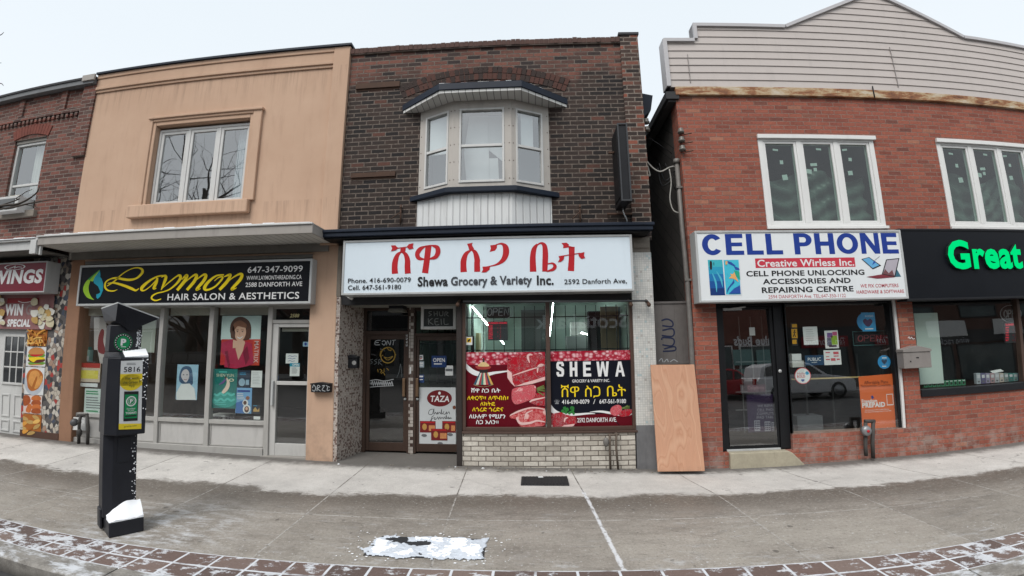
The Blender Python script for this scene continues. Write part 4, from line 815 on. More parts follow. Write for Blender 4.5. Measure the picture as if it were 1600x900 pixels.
zsid = 5.50; mb = MB(); x = XR - .01
while x < XRE: L_ = min(2.6, XRE - x); mb.box(x, x + L_ - .004, YF - .05, YF + .02, zr + .002, zsid, rustband() if 'rusted_flashing' not in MATS else MATS['rusted_flashing']); x += L_
mb.build('flashing', red, bevel=.004)
mb = MB(); u = W(1359, 137)[0]; mb.tube([(u, YF - .055, zr), (u, YF - .055, zsid + .06)], .01, black, 6); mb.build('peg', red)
# siding gable, lap by lap
YG = YF - .02; sil = [W(*p, YG) for p in ((1046, 62), (1083, 57), (1083.5, 41), (1224, 41), (1321, 2), (1357, -13))]
pk = sil[-1]; sil += [W(1390, 0, YG), W(1504, 57, YG), W(1600, 72, YG)]; sil[0] = (XR - .12, sil[0][1]); sil[1] = (sil[1][0], sil[0][1]); sil[2] = (sil[1][0] + .002, sil[3][1]); sil.append((XRE, sil[-1][1]))
sil[8] = (sil[8][0], sil[7][1] + .0); sil[9] = (XRE, sil[7][1])
sx = [p[0] for p in sil]; sz = [p[1] for p in sil]; top_at = lambda x: float(np.interp(x, sx, sz))
vin = mat('siding_vinyl', C(198, 189, 184), .5, var=.05, scale=1.5, grime=.12); trim = mat('siding_trim', C(196, 194, 196), .45, var=.05)
grid = sorted(set([round(q, 4) for q in sx] + [round(XR - .12 + i * .06, 4) for i in range(int((XRE - XR + .12) / .06) + 1)])); mb = MB(); lap = .128; k = 0; zmax = max(sz)
while zsid + k * lap < zmax:
    a, b = zsid + k * lap, zsid + (k + 1) * lap
    for x0, x1 in zip(grid, grid[1:]):
        t0, t1 = top_at(x0), top_at(x1 - 1e-4)
        if min(t0, t1) <= a + .004: continue
        b0, b1 = min(b, t0), min(b, t1); f = lambda z: YG - .015 + .013 * (z - a) / lap
        mb.poly([(x0, f(a), a), (x1, f(a), a), (x1, f(b1), b1), (x0, f(b0), b0)], vin); mb.poly([(x0, YG + .0, a), (x1, YG + .0, a), (x1, f(a), a), (x0, f(a), a)], vin)
    k += 1
go = mb.build('gable_siding', red)
mb = MB(); mb.slab([(XR - .12, zsid)] + [(XRE, zsid)] + [p for p in sil[::-1]], YG + .004, YG + .14, trim); mb.build('gable_backing', red)
mb = MB()
for A, B in zip(sil, sil[1:]):
    d = Vector((B[0] - A[0], 0, B[1] - A[1])); 
    if d.length < .01: continue
    n = Vector((-d.z, 0, d.x)).normalized() * .055
    if n.z < 0 or (abs(n.z) < .01): n = -n if n.x > 0 and abs(n.z) < .01 else n
    a, b = Vector((A[0], 0, A[1])), Vector((B[0], 0, B[1])); pts = [(a.x, a.z), (b.x, b.z), (b.x - n.x, b.z - n.z), (a.x - n.x, a.z - n.z)]
    if sum(pts[i][0] * pts[(i + 1) % 4][1] - pts[(i + 1) % 4][0] * pts[i][1] for i in range(4)) < 0: pts = pts[::-1]
    mb.slab(pts, YG - .045 - .001 * len(mb.v) / 8 * .1, YG + .16, trim)
mb.box(XR - .14, XR - .075, YG - .05, YG + .16, zsid, sil[0][1] - .02, trim); mb.build('gable_trim', red)
for a in ((1389, 75, 1402, 137), (1074, 86, 1078, 130)):
    A, B = W(a[0], a[1], YG), W(a[2], a[3], YG); mb = MB(); mb.box((A[0] + B[0]) / 2 - .004, (A[0] + B[0]) / 2 + .004, YG - .0235, YG - .0, B[1], A[1], mat('seam', C(150, 144, 142), .6)); mb.build('siding_seam', red)
# upstairs windows
wa = window(red, rw[0] + .004, rw[1] - .004, rw[2] + .004, rw[3] - .004, 3, YF - .012, white_v, gl_red, t=.075, mull=.075, depth=.1, sash=.04)
wb_ = wa.copy(); COL.objects.link(wb_); wb_.location.x += w2x - rw[0]
for ch in list(wa.children): c2 = ch.copy(); COL.objects.link(c2); c2.parent = wb_
mb = MB(); mb.box(rw[0] - .01, rw[1] + .02, YF - .05, YF - .013, rw[3] - .05, rw[3] + .015, white_v); mb.box(rw[0] - .01, rw[1] + .02, YF - .045, YF - .013, rw[2] - .012, rw[2] + .03, white_v); sl0 = mb.build('sill', wa, bevel=.004); c2 = sl0.copy(); COL.objects.link(c2); c2.parent = wb_
mb = MB(); dgreen = mat('dark_green_interior', (.02, .03, .026), .8)
for a in (rw[0], w2x): room(mb, a - .2, a + rwid + .2, YF + .2, YF + 3, rw[2] - .2, rw[3] + .2, dgreen)
mb.build('interior', red)
mb = MB(); refl_m = mat('painted_reflection', (.10, .125, .115), .3, var=.5, scale=5)  # wavy sheet added inside the panes to imitate a rippled reflection
for a in (rw[0], w2x):
    nx_, nz_ = 46, 22; vs = []
    for j in range(nz_ + 1):
        for i in range(nx_ + 1):
            u, v = i / nx_, j / nz_; X_ = a + .05 + (rwid - .1) * u; Z_ = rw[2] + .02 + (rw[3] - rw[2]) * .62 * v * (1 + .10 * math.sin(9 * u + a)); vs.append((X_, YF + .26 + .035 * math.sin(13 * u + 6 * v + a) + .03 * math.sin(23 * v + 7 * math.sin(5 * u)) + .02 * math.sin(37 * u + 21 * v), Z_))
    mb.add(vs, [(j * (nx_ + 1) + i, j * (nx_ + 1) + i + 1, (j + 1) * (nx_ + 1) + i + 1, (j + 1) * (nx_ + 1) + i) for j in range(nz_) for i in range(nx_)], refl_m, True)
mb.build('reflection_sheet', red)
mb = MB(); sps = [(504, 552, 22, 8), (527, 598, 14, 16), (540, 654, 22, 22), (664, 550, 22, 8), (646, 607, 28, 12), (629, 632, 22, 18), (652, 625, 14, 14), (760, 552, 22, 8), (781, 588, 14, 14), (782, 638, 20, 18)]
for dx_ in (0, w2x - rw[0]):
    for i, (cx_, cy_, w_, h_) in enumerate(sps):
        u, v = W(*zG(cx_, cy_)); w_ *= .42224 / 2 / 111; h_ *= .42224 / 2 / 111
        a = .2 * ((i * 37) % 5 - 2) * .3; mb.poly([(u + dx_ + p * w_ * math.cos(a) - q * h_ * math.sin(a), YF + .026, v + p * w_ * math.sin(a) + q * h_ * math.cos(a)) for p, q in ((-1, -1), (1, -1), (1, 1), (-1, 1))], paper)
mb.build('pane_sticker', red)
# phone shop front
YP = YF + .05; ps = lambda k, *a: RX(*k(a[0], a[1]), *k(a[2], a[3]), YP)
bx0, bx1 = hA[0], hA[1]; mx0, mx1 = W(1215, 590, YP)[0], W(1235, 590, YP)[0]; zb_ = W(1310, 689, YP)[1]; zth = W(1180, 703, YP)[1]; zhd = 2.235
mb = MB(); mb.box(bx0, bx0 + .075, YP, YP + .09, zth, zhd, black); mb.box(mx0, mx1, YP, YP + .09, zth, zhd, black); mb.box(bx1 - .09, bx1, YP, YP + .09, zb_, zhd, black); mb.box(bx0 + .075, mx0, YP, YP + .09, zhd - .10, zhd, black); mb.box(mx1, bx1 - .09, YP, YP + .09, zhd - .09, zhd, black); mb.box(mx1, bx1 - .09, YP, YP + .09, zb_, zb_ + .07, black)
po = mb.build('shop_front', red, bevel=.004)
mb = MB(); mb.poly([(mx1, YP + .004, zb_ + .07), (bx1 - .09, YP + .004, zb_ + .07), (bx1 - .09, YP + .06, zhd - .09), (mx1, YP + .06, zhd - .09)], gl_shop); mb.build('pane', po)
mb = MB(); mb.box(bx1 - .045, bx1 - .004, YP - .03, YP - .001, zb_ - .02, 2.2, white_v); mb.build('corner_trim', red, bevel=.003)
mb = MB(); d0_, d1_ = bx0 + .08, mx0 - .005; mb.frame(d0_, d1_, zth + .02, zhd - .105, .045, YP + .02, YP + .07, black); mb.box(d0_, d1_, YP + .0, YP + .09, zth - .01, zth + .015, alu); do = mb.build('door', red, bevel=.004)
mb = MB(); mb.poly([(d0_ + .045, YP + .004, zth + .065), (d1_ - .045, YP + .004, zth + .065), (d1_ - .045, YP + .065, zhd - .15), (d0_ + .045, YP + .065, zhd - .15)], glass('shop_door_glass', 2.7, (.7, .74, .73), .02)); mb.build('pane', do)
mb = MB(); u, v = W(1130, 590, YP); mb.box(d0_ + .05, d0_ + .32, YP + .0, YP + .02, zhd - .16, zhd - .125, alu); mb.tube([(d0_ + .12, YP - .01, zhd - .14), (d0_ + .36, YP - .03, zhd - .115)], .012, alu, 8); mb.tube([(mx0 + .04, YP - .01, 1.2), (mx0 + .04, YP + .0, 1.2)], .025, alu, 10); mb.build('closer', do)
mb = MB(); a, b, c, d = RX(1139, 704, 1262, 734); pts = [(a + .0, -.3), (b - .05, -.3), (b - .08, zth - .20), (b - .17, zth - .11), (b - .24, zth - .04), (b - .30, zth - .01), (a + .0, zth - .01)]
mb.slab(pts, YF - .05, YF + .25, mat('cream_concrete', C(176, 168, 148), .9, var=.3, scale=5, bump=.6, grime=.35)); mb.build('door_step', red, bevel=.012)
mb = MB(); room(mb, bx0, bx1, YP + .095, YP + 4, -.05, 2.7, dkint); mb.build('interior', red)
# wire rack, sill goods and shelving just inside the phone shop window
mb = MB(); a, b, c, d = RX(1237, 589, 1392, 591, YP + .12); mb.box(a, b, YP + .10, YP + .14, c, d, mat('brass_rail', C(170, 150, 100), .5)); 
for pxx in (1262, 1303, 1345, 1380): u = W(pxx, 640, YP + .4)[0]; mb.box(u - .012, u + .012, YP + .4, YP + .42, .3, 1.4, dkint)
q3(mb, 1246, 650, 1286, 684, YP + .3, mat('grey_case', C(84, 86, 90), .6, var=.2), .25); mb.build('shop_fitting', red)
# wine coloured door poster panel and bars of the inner gate
mb = MB(); 
for pyy in (565, 612, 640): a, b, c, d = RX(1150, pyy - 1, 1212, pyy + 1, YP + .3); mb.box(a, b, YP + .3, YP + .31, c, d, mat('gate_grey', (.12, .12, .12), .5))
for pxx in (1160, 1178, 1196): u = W(pxx, 600, YP + .32)[0]; mb.box(u - .006, u + .006, YP + .31, YP + .32, .3, 2.0, MATS['gate_grey'])
mb.build('inner_gate', red)
# right hand shop front
YQ = YF + .05; mb = MB(); zqt = 2.30; mb.box(hB[0], hB[1], YQ, YQ + .09, zqt - .12, zqt, black); mb.box(hB[0], hB[0] + .04, YQ, YQ + .09, gz0, zqt - .12, black); mb.box(hB[0], hB[1], YF - .03, YQ + .1, gz0 - .0, gz0 + .1, blackm); u = W(1596, 540, YQ)[0]; mb.box(u, u + .06, YQ, YQ + .09, gz0 + .1, zqt - .12, bronze)
po = mb.build('shop_front', red, bevel=.004); mb = MB(); mb.poly([(hB[0] + .04, YQ + .006, gz0 + .1), (hB[1], YQ + .006, gz0 + .1), (hB[1], YQ + .06, zqt - .12), (hB[0] + .04, YQ + .06, zqt - .12)], gl_shop); mb.build('pane', po)
mb = MB(); room(mb, hB[0], hB[1], YQ + .1, YQ + 3.5, .3, 2.9, dkint, floor=dkint)
q3(mb, 1433, 489, 1470, 600, YQ + .14, mat('pale_board', C(196, 212, 204), .7, var=.04), .02); mb.build('interior', red)
# ================================================================== signs
L1, L2 = K(110, 400, .125), K(300, 400, .125); S1, S2 = K(530, 360, .15), K(760, 360, .15); C1, C2 = K(1080, 355, .13333), K(1240, 355, .13333)
wn1, wn2 = K(0, 360, .18895), K(0, 500, .22222); sw, sdk = K(90, 480, .26667), K(320, 480, .26667); D1, D2, D3, G1 = K(720, 540, .15556), K(850, 540, .1556), K(720, 460, .175), K(1420, 460, .17787)
def mp(k, pts): return [k(*p) for p in pts]
def kt(fl, k, txt, x0, y0, x1, y1, mt, lay=0, **kw): a = k(x0, y0); b = k(x1, y1); return fl.text(txt, a[0], a[1], b[0], b[1], mt, lay, **kw)
def kr(fl, k, x0, y0, x1, y1, mt, lay=0): a = k(x0, y0); b = k(x1, y1); return fl.rect(a[0], a[1], b[0], b[1], mt, lay)
def sign_box(name, label, px, Y0, Y1, fmat, face, bw, cat='shop sign', x1=None, x0=None, group=None):
    a, b, c, d = RX(*px, Y0); a = x0 if x0 is not None else a; b = x1 if x1 is not None else b
    t = thing(name, label, cat, ((a + b) / 2, Y1, c), group)
    m = MB(); m.frame(a, b, c, d, bw, Y0, Y1, fmat); m.box(a + bw, b - bw, Y1 - .02, Y1 - .002, c + bw, d - bw, fmat); m.build('cabinet', t, bevel=.004)
    m = MB(); m.box(a + bw, b - bw, Y0 + .012, Y0 + .02, c + bw, d - bw, face); m.build('face', t)
    return t, Y0 + .012
acr = mat('white_acrylic', C(214, 226, 235, .92), .3, var=.03, scale=1.2, grime=.06); acr2 = mat('cream_acrylic', C(222, 226, 228, .92), .3, var=.03, scale=1.2, grime=.06)
blackface = mat('black_sign_face', (.006, .007, .010), .4, var=.2, scale=2, spec=.15)
maroon = mat('maroon_face', C(124, 20, 44), .4, var=.08)
signred = mat('sign_red', C(188, 22, 34), .45, var=.04)
# --- wings
t, yf = sign_box('shop_sign', 'maroon light box sign reading WINGS in white capitals above the take-away door', (-70, 411, 71, 458), 5.93, 6.18, alu, maroon, .022)
fl = Flat(yf); fl.text('WINGS', -12, 421.5, 66.5, 443.5, inkw, 0, bold=.045, shear=.1); fl.disc(23, 417.3, 16.5, 4.6, inkw, 0, r0=.86); fl.stroke([(14, 419.5), (19, 418), (24, 415.5), (22, 419), (28, 417), (34, 417.5)], .9, inkw); fl.mb.build('lettering', t)
# --- win special banner
ban = mat('faded_maroon_banner', C(150, 104, 104), .6, var=.25, scale=6, grime=.3); chip = [mat('batter_cream', C(214, 204, 172), .6, var=.2), mat('batter_gold', C(196, 160, 96), .6, var=.25), mat('dip_white', C(224, 222, 212), .6)]
fl = Flat(YF - .03); fl.rect(-60, 460.5, 83, 514, ban, 0); kr(fl, wn1, 60, 560, 320, 600, mat('red_band', C(150, 40, 48), .6), 1)
kt(fl, wn1, 'WIN', 42, 610, 190, 705, inkw, 2, bold=.05); kt(fl, wn1, 'SPECIAL', 58, 735, 252, 798, inkw, 2, bold=.05, shear=.1); kt(fl, wn1, 'G', 215, 612, 262, 700, mat('faded_grey', C(150, 130, 130), .6), 2, bold=.04); fl.stroke(mp(wn1, [(150, 585), (200, 597), (285, 583)]), 1, inkw, 2)
rr = random.Random(3)
for i in range(30):
    cx_, cy_ = (rr.uniform(285, 425), rr.uniform(570, 800)) if i < 22 else (rr.uniform(-10, 40), rr.uniform(550, 790)); r_ = rr.uniform(16, 34)
    fl.blob(mp(wn1, [(cx_ + r_ * math.cos(q) * rr.uniform(.7, 1.2), cy_ + r_ * math.sin(q) * rr.uniform(.7, 1.2)) for q in np.linspace(0, 5.6, 7)]), chip[i % 3], 3 + i, 3)
fl.mb.build('banner', None, 'faded maroon banner reading WIN SPECIAL with food pictures under the wings sign', 'banner')
# --- food posters on the stone pillar
def food(name, label, px, bg, fn):
    f = Flat(YF - .006, step=.0007); f.rect(*px, bg, 0); fn(f); f.mb.build(name, None, label, 'food poster', 'food pictures on the stone pillar')
gold = [mat('fry_gold', C(226, 160, 70), .5, var=.2, scale=20), mat('fry_pale', C(240, 190, 104), .5, var=.15, scale=20), mat('fry_brown', C(176, 104, 40), .5, var=.2, scale=20)]
def fries(f):
    r = random.Random(1)
    for i in range(46):
        x, y = r.uniform(202, 322), r.uniform(72, 178); a = r.uniform(0, 3.14); l = r.uniform(18, 34); p = [(x - l * math.cos(a), y - l * math.sin(a)), (x, y + r.uniform(-3, 3)), (x + l * math.cos(a), y + l * math.sin(a))]
        p = [(min(326, max(200, q[0])), min(181, max(70, q[1]))) for q in p]; f.stroke(mp(wn2, p), 9 * .2222, gold[i % 3], 1 + i, 3)
food('food_poster', 'poster of golden french fries, topmost of five on the stone pillar', (*wn2(196, 66), *wn2(331, 184)), gold[2], fries)
def burger(f):
    g = lambda p, m, k: f.blob(mp(wn2, p), m, k, 5)
    bun = mat('bun', C(206, 140, 78), .5, var=.15); g([(210, 318), (300, 316), (306, 300), (255, 292), (204, 300)], bun, 1); lt = mat('lettuce', C(110, 160, 60), .5, var=.3, scale=18); g([(198, 300), (215, 314), (260, 308), (300, 314), (318, 300), (255, 288)], lt, 2)
    g([(204, 292), (260, 303), (312, 290), (305, 272), (205, 274)], mat('patty', C(96, 44, 36), .6, var=.4, scale=20), 3); g([(204, 276), (235, 296), (262, 280), (315, 275), (300, 262), (212, 262)], yellow, 4); g([(198, 258), (230, 262), (265, 258), (300, 262), (318, 250), (300, 236), (212, 236)], lt, 5)
    g([(215, 250), (250, 258), (300, 248), (296, 240), (220, 242)], inkr, 6); g([(203, 236), (212, 208), (240, 195), (275, 194), (305, 208), (314, 236), (258, 242)], bun, 7)
food('food_poster', 'poster of a cheeseburger on white, below the french fries poster', (*wn2(186, 188), *wn2(322, 326)), paper, burger)
def chicken(f):
    g = lambda p, m, k: f.blob(mp(wn2, p), m, k, 5); a = mat('roast_brown', C(184, 108, 48), .4, var=.35, scale=14); b = mat('roast_gold', C(222, 156, 84), .4, var=.3, scale=14)
    f.disc(*wn2(238, 440), 15, 20, mat('plate_grey', C(190, 196, 204), .4), 1); g([(190, 440), (188, 385), (215, 348), (262, 345), (298, 375), (300, 420), (270, 480), (225, 500), (198, 480)], a, 2); g([(200, 430), (215, 370), (255, 355), (280, 385), (255, 440), (225, 470)], b, 3); g([(252, 440), (290, 390), (300, 425), (270, 475), (240, 480)], b, 4); g([(225, 470), (255, 400), (262, 410), (238, 480)], gold[2], 5)
food('food_poster', 'poster of a whole roast chicken on a plate, middle of the five', (*wn2(173, 332), *wn2(309, 526)), paper, chicken)
def wingsp(f):
    g = lambda p, m, k: f.blob(mp(wn2, p), m, k, 5); a = mat('wing_brown', C(168, 84, 40), .4, var=.4, scale=16); b = mat('wing_orange', C(206, 116, 58), .4, var=.35, scale=16)
    g([(165, 535), (200, 532), (215, 570), (190, 600), (165, 598)], a, 1); g([(180, 640), (200, 590), (222, 600), (212, 650)], b, 2)
    for i, y in enumerate((550, 582, 612, 640)): g([(222, y + 12), (230, y - 14), (270, y - 18), (288, y), (276, y + 18)], (b, a)[i % 2], 3 + i)
food('food_poster', 'poster of fried chicken wings, under the roast chicken poster', (*wn2(164, 530), *wn2(293, 659)), mat('pale_pink', C(224, 206, 200), .5), wingsp)
def wedges(f):
    r = random.Random(5)
    for i in range(11):
        x, y = 168 + (i % 3) * 45 + r.uniform(-6, 6), 690 + (i // 3) * 34 + r.uniform(-8, 8); a = r.uniform(-.6, .6); l = 30; c_, s_ = math.cos(a), math.sin(a)
        pts = [(x + u * c_ - v * s_, y + u * s_ + v * c_) for u, v in ((-l, 0), (-10, -15), (l * .6, -12), (l, 2), (0, 12))]; pts = [(min(284, max(160, p[0])), min(808, max(668, p[1]))) for p in pts]; f.blob(mp(wn2, pts), gold[(i * 2) % 3] if i % 2 else chip[1], 1 + i, 4)
food('food_poster', 'poster of potato wedges, lowest of the five on the pillar', (*wn2(158, 663), *wn2(288, 814)), gold[2], wedges)
# --- salon sign
t, yf = sign_box('shop_sign', 'black salon sign with yellow script Laymon and a leaf logo', (122.3, 409, 486, 476.3), 6.04, 6.26, alu, blackface, .034)
fl = Flat(yf); sy = mat('script_yellow', C(250, 222, 20), .45, var=.04)
Z = .125
def st(k, pts, ws, lay=1): fl.stroke(mp(k, pts), [w * Z for w in ws], sy, lay, 6)
M2 = lambda x, y: L1(x, y)
st(L1, [(592, 420), (540, 437), (470, 428), (436, 385), (448, 325), (510, 285), (585, 275), (665, 290), (745, 298), (830, 278), (893, 222), (905, 178), (870, 152), (805, 150), (715, 185), (635, 240), (560, 310), (505, 350), (458, 377)], [6, 14, 20, 24, 18, 16, 26, 30, 30, 22, 30, 30, 20, 12, 12, 14, 18, 14, 8], 0)
st(L1, [(470, 342), (560, 338), (680, 372), (770, 408), (822, 430), (862, 405)], [8, 22, 32, 34, 22, 6], 1)
st(L1, [(1200, 246), (1100, 254), (1000, 305), (912, 378), (892, 420), (930, 430), (1000, 382), (1062, 320), (1090, 285)], [22, 18, 26, 38, 34, 14, 12, 14, 16], 0); st(L1, [(1092, 272), (1080, 330), (1046, 406), (1082, 402)], [24, 34, 30, 6], 2)
st(L1, [(1140, 268), (1185, 246), (1198, 270), (1176, 335), (1138, 425)], [6, 26, 36, 32, 10], 1); st(L1, [(1150, 405), (1240, 325), (1335, 252), (1370, 245), (1378, 278), (1330, 345), (1250, 412), (1170, 446), (1085, 466), (1028, 500), (1022, 535), (1070, 556), (1138, 536)], [8, 14, 18, 34, 34, 26, 18, 14, 16, 20, 20, 16, 10], 0)
st(L1, [(1395, 295), (1440, 250), (1462, 245), (1430, 315), (1338, 428)], [8, 26, 32, 40, 34], 1); st(L1, [(1385, 385), (1470, 300), (1550, 240), (1582, 246), (1550, 320), (1460, 425)], [6, 12, 24, 36, 38, 34], 2); st(L2, [(-10, 370), (70, 290), (145, 236), (178, 244), (150, 310), (60, 420), (112, 408)], [6, 12, 24, 36, 38, 30, 6], 3)
st(L2, [(400, 235), (300, 250), (200, 330), (158, 400), (190, 424), (285, 385), (368, 300), (382, 262), (335, 268), (282, 312)], [16, 22, 34, 40, 26, 20, 24, 20, 14, 8], 0)
st(L2, [(400, 262), (450, 240), (482, 238), (440, 320), (345, 422)], [8, 26, 30, 40, 34], 1); st(L2, [(400, 375), (500, 280), (590, 228), (626, 236), (600, 300), (495, 418), (560, 398)], [6, 12, 26, 36, 38, 30, 6], 2)
fl.text('HAIR SALON & AESTHETICS', 262.7, 457.6, 467.5, 468.2, inkw, 4, bold=.012, gap=1.04); fl.text('647-347-9099', 387.3, 415.8, 473, 425.6, inkw, 4, bold=.008); fl.text('WWW.LAYMONTHREADING.CA', 385.6, 430.3, 471.2, 436.9, inkw, 4, bold=.008); fl.text('2588 DANFORTH AVE', 384, 440.7, 472.2, 447.8, inkw, 4, bold=.012)
fl.mb.build('lettering', t)
fl = Flat(yf); lg = mat('leaf_green', C(150, 196, 40), .45); lt_ = mat('leaf_teal', C(20, 160, 186), .45); lgd = mat('leaf_dark_green', C(40, 140, 60), .45)
fl.blob(mp(L1, [(372, 172), (300, 225), (215, 300), (240, 312), (300, 260)]), lgd, 0, 4); fl.blob(mp(L1, [(300, 548), (215, 520), (165, 440), (172, 370), (215, 302), (252, 310), (232, 380), (240, 460), (272, 520)]), lg, 1, 4); fl.poly(mp(L1, [(372, 172), (290, 250), (240, 305), (282, 320), (320, 270)]), lg, 1)
fl.poly(mp(L1, [(374, 180), (382, 235), (378, 262), (398, 290), (415, 345), (412, 430), (380, 505), (345, 537), (330, 520), (328, 480), (362, 470), (380, 455), (372, 430), (352, 380), (330, 362), (300, 340), (292, 312), (310, 262)]), lt_, 2); fl.mb.build('logo', t)
# --- grocery sign
t, yf = sign_box('shop_sign', 'long white light box sign with big red Amharic letters above the grocery', (534.5, 370, 989.5, 457.8), 5.93, 6.215, alu, acr, .03)
fl = Flat(yf); Z = .15; sr = signred
def s_(k, pts, ws, lay=0): fl.stroke(mp(k, pts), [w * Z for w in ws], sr, lay, 7)
s_(S1, [(652, 222), (610, 255), (585, 320), (578, 390), (582, 452)], [14, 40, 58, 62, 66]); s_(S1, [(650, 222), (690, 248), (712, 310), (712, 380), (716, 450)], [14, 40, 56, 60, 62], 1); s_(S1, [(668, 180), (660, 232)], [56, 48], 2); s_(S1, [(600, 187), (720, 172)], [9, 9], 3)
fl.poly(mp(S1, [(540, 158), (585, 155), (614, 182), (594, 206), (540, 219), (553, 186)]), sr, 4); fl.poly(mp(S1, [(704, 172), (728, 143), (776, 134), (768, 164), (776, 190), (730, 199)]), sr, 4)
s_(S1, [(932, 160), (916, 300), (896, 446)], [64, 62, 66]); s_(S1, [(900, 166), (845, 196), (815, 245), (832, 290), (892, 302)], [14, 44, 48, 42, 12], 1); s_(S1, [(860, 172), (940, 160), (1010, 158)], [10, 14, 14], 2); s_(S1, [(972, 160), (1022, 180), (1030, 232), (1002, 280), (938, 298)], [16, 46, 50, 40, 12], 3)
s_(S1, [(1378, 206), (1325, 245), (1300, 310), (1296, 370), (1300, 435)], [14, 42, 60, 62, 68]); s_(S1, [(1376, 200), (1416, 230), (1438, 300), (1438, 360), (1440, 432)], [14, 42, 58, 60, 62], 1); fl.poly(mp(S1, [(1334, 142), (1392, 131), (1384, 154), (1408, 196), (1356, 205), (1345, 168)]), sr, 2)
fl.poly(mp(S2, [(40, 158), (112, 148), (110, 186), (90, 214), (34, 228), (48, 190)]), sr, 0); s_(S2, [(100, 152), (160, 142), (200, 180), (202, 250), (170, 315), (100, 360), (-10, 384)], [10, 22, 58, 62, 46, 18, 8], 1); fl.poly(mp(S1, [(1494, 380), (1575, 374), (1566, 412), (1532, 438), (1485, 440), (1500, 410)]), sr, 2)
s_(S2, [(530, 145), (495, 200), (482, 290), (485, 432)], [20, 50, 60, 68]); s_(S2, [(500, 180), (560, 136), (602, 160), (612, 240), (610, 330), (606, 430)], [14, 18, 46, 58, 58, 54], 1); s_(S2, [(628, 352), (685, 345), (712, 375), (690, 408), (625, 428)], [8, 20, 36, 32, 12], 2)
s_(S2, [(886, 172), (886, 280), (878, 424)], [64, 60, 68]); fl.poly(mp(S2, [(780, 134), (832, 129), (858, 148), (852, 180), (796, 188), (800, 160)]), sr, 1); s_(S2, [(845, 168), (900, 178)], [16, 10], 2); s_(S2, [(790, 268), (975, 238)], [9, 9], 3); fl.poly(mp(S2, [(750, 270), (812, 260), (802, 304), (776, 328), (742, 332), (760, 300)]), sr, 4); fl.poly(mp(S2, [(955, 242), (1020, 227), (1014, 260), (1027, 290), (986, 297), (960, 270)]), sr, 4)
fl.text('Phone. 416-690-0079', 543.8, 434.2, 642.2, 441.7, ink, 5, bold=.01); fl.text('Cell. 647-561-9180', 543.8, 445.2, 626.8, 452.8, ink, 5, bold=.01); fl.text('2592 Danforth Ave,', 881.2, 435.8, 979.4, 444.6, ink, 5, bold=.01)
fl.text('Shewa', 653, 432.2, 700.2, 447.6, ink, 5, bold=.03); fl.text('Grocery & Variety', 705, 431.4, 831, 449.6, mat('dark_grey_ink', (.05, .055, .065), .5), 5, bold=.03); fl.text('Inc.', 838.5, 430.4, 864.7, 445.6, ink, 5, bold=.03)
fl.mb.build('lettering', t)
m = MB(); u = W(769, 365, 5.93); m.box(u[0] - .06, u[0] + .06, 5.95, 5.97, u[1] - .01, u[1] + .04, paper); m.build('label_plate', t)
# --- phone shop sign
t, yf = sign_box('shop_sign', 'white light box sign with large blue CELL PHONE lettering and product pictures', (1089.3, 359.5, 1413.8, 470), 5.97, 6.18, alu, acr2, .03)
fl = Flat(yf); sb = mat('sign_blue', C(24, 58, 148), .45, var=.04); pr_ = mat('sign_crimson', C(206, 58, 76), .45); rt = mat('sign_brick_red', C(186, 62, 74), .5)
CW = {'C': 1.0, 'E': .88, 'L': .82, 'P': .92, 'H': 1.0, 'O': 1.12, 'N': 1.0}; block_text(fl, 'CELL', (1097, 365.4, 1222.5, 398.2), sb, 0, .29, .2, CW, .14); block_text(fl, 'PHONE', (1240.5, 364.2, 1402.3, 396.8), sb, 0, .29, .2, CW, .14)
fl.rect(1180.3, 403, 1335.7, 417.8, pr_, 0); fl.text('Creative Wirless Inc.', 1183.3, 405, 1334, 416.3, inkw, 1, bold=.02)
fl.text('CELL PHONE UNLOCKING', 1166, 422.2, 1350.3, 430.9, ink, 0, bold=.03); fl.text('ACCESSORIES AND', 1191.8, 434.8, 1329, 443.3, ink, 0, bold=.03); fl.text('REPAIRING CENTRE', 1190.4, 447.7, 1333.3, 456.8, ink, 0, bold=.03)
fl.text('2594 DANFORTH Ave. TEL:647-350-1122', 1200.7, 460, 1321.3, 465.5, rt, 0); fl.text('WE FIX COMPUTERS', 1344, 443.6, 1403.3, 449.2, rt, 0, bold=.012); fl.text('HARDWARE & SOFTWARE', 1338, 453, 1412.2, 458.4, rt, 0, bold=.012); fl.mb.build('lettering', t)
fl = Flat(yf, step=.0008)
for i, cc in enumerate(((62, 182, 196), (44, 160, 196), (34, 124, 184), (26, 86, 158), (22, 56, 118))):
    f0, f1 = i / 5, (i + 1) / 5; a, b = (195 + 33 * f0, 383 + 417 * f0), (366 + 34 * f0, 381 + 417 * f0); c_, d_ = (195 + 33 * f1, 383 + 417 * f1), (366 + 34 * f1, 381 + 417 * f1); fl.poly(mp(C1, [a, b, d_, c_]), mat('phone_back_%d' % i, C(*cc), .3), 0)
fl.blob(mp(C1, [(218, 410), (230, 395), (245, 410), (246, 485), (234, 500), (222, 485)]), ink, 1, 3); fl.poly(mp(C1, [(262, 412), (270, 412), (272, 448), (264, 448)]), ink, 1)
for k_, (q0, q1) in enumerate((((250, 540), (300, 760)), ((300, 520), (370, 700)))): fl.stroke(mp(C1, [q0, ((q0[0] + q1[0]) / 2 + 15, (q0[1] + q1[1]) / 2), q1]), [1, 3, .6], mat('phone_sheen', C(84, 190, 214), .3), 1)
fl.poly(mp(C1, [(366, 381), (566, 376), (596, 798), (400, 798)]), mat('phone_edge', C(226, 230, 236), .3), 1); fl.poly(mp(C1, [(380, 386), (556, 381), (582, 788), (410, 790)]), mat('phone_screen', C(70, 196, 222), .3), 2)
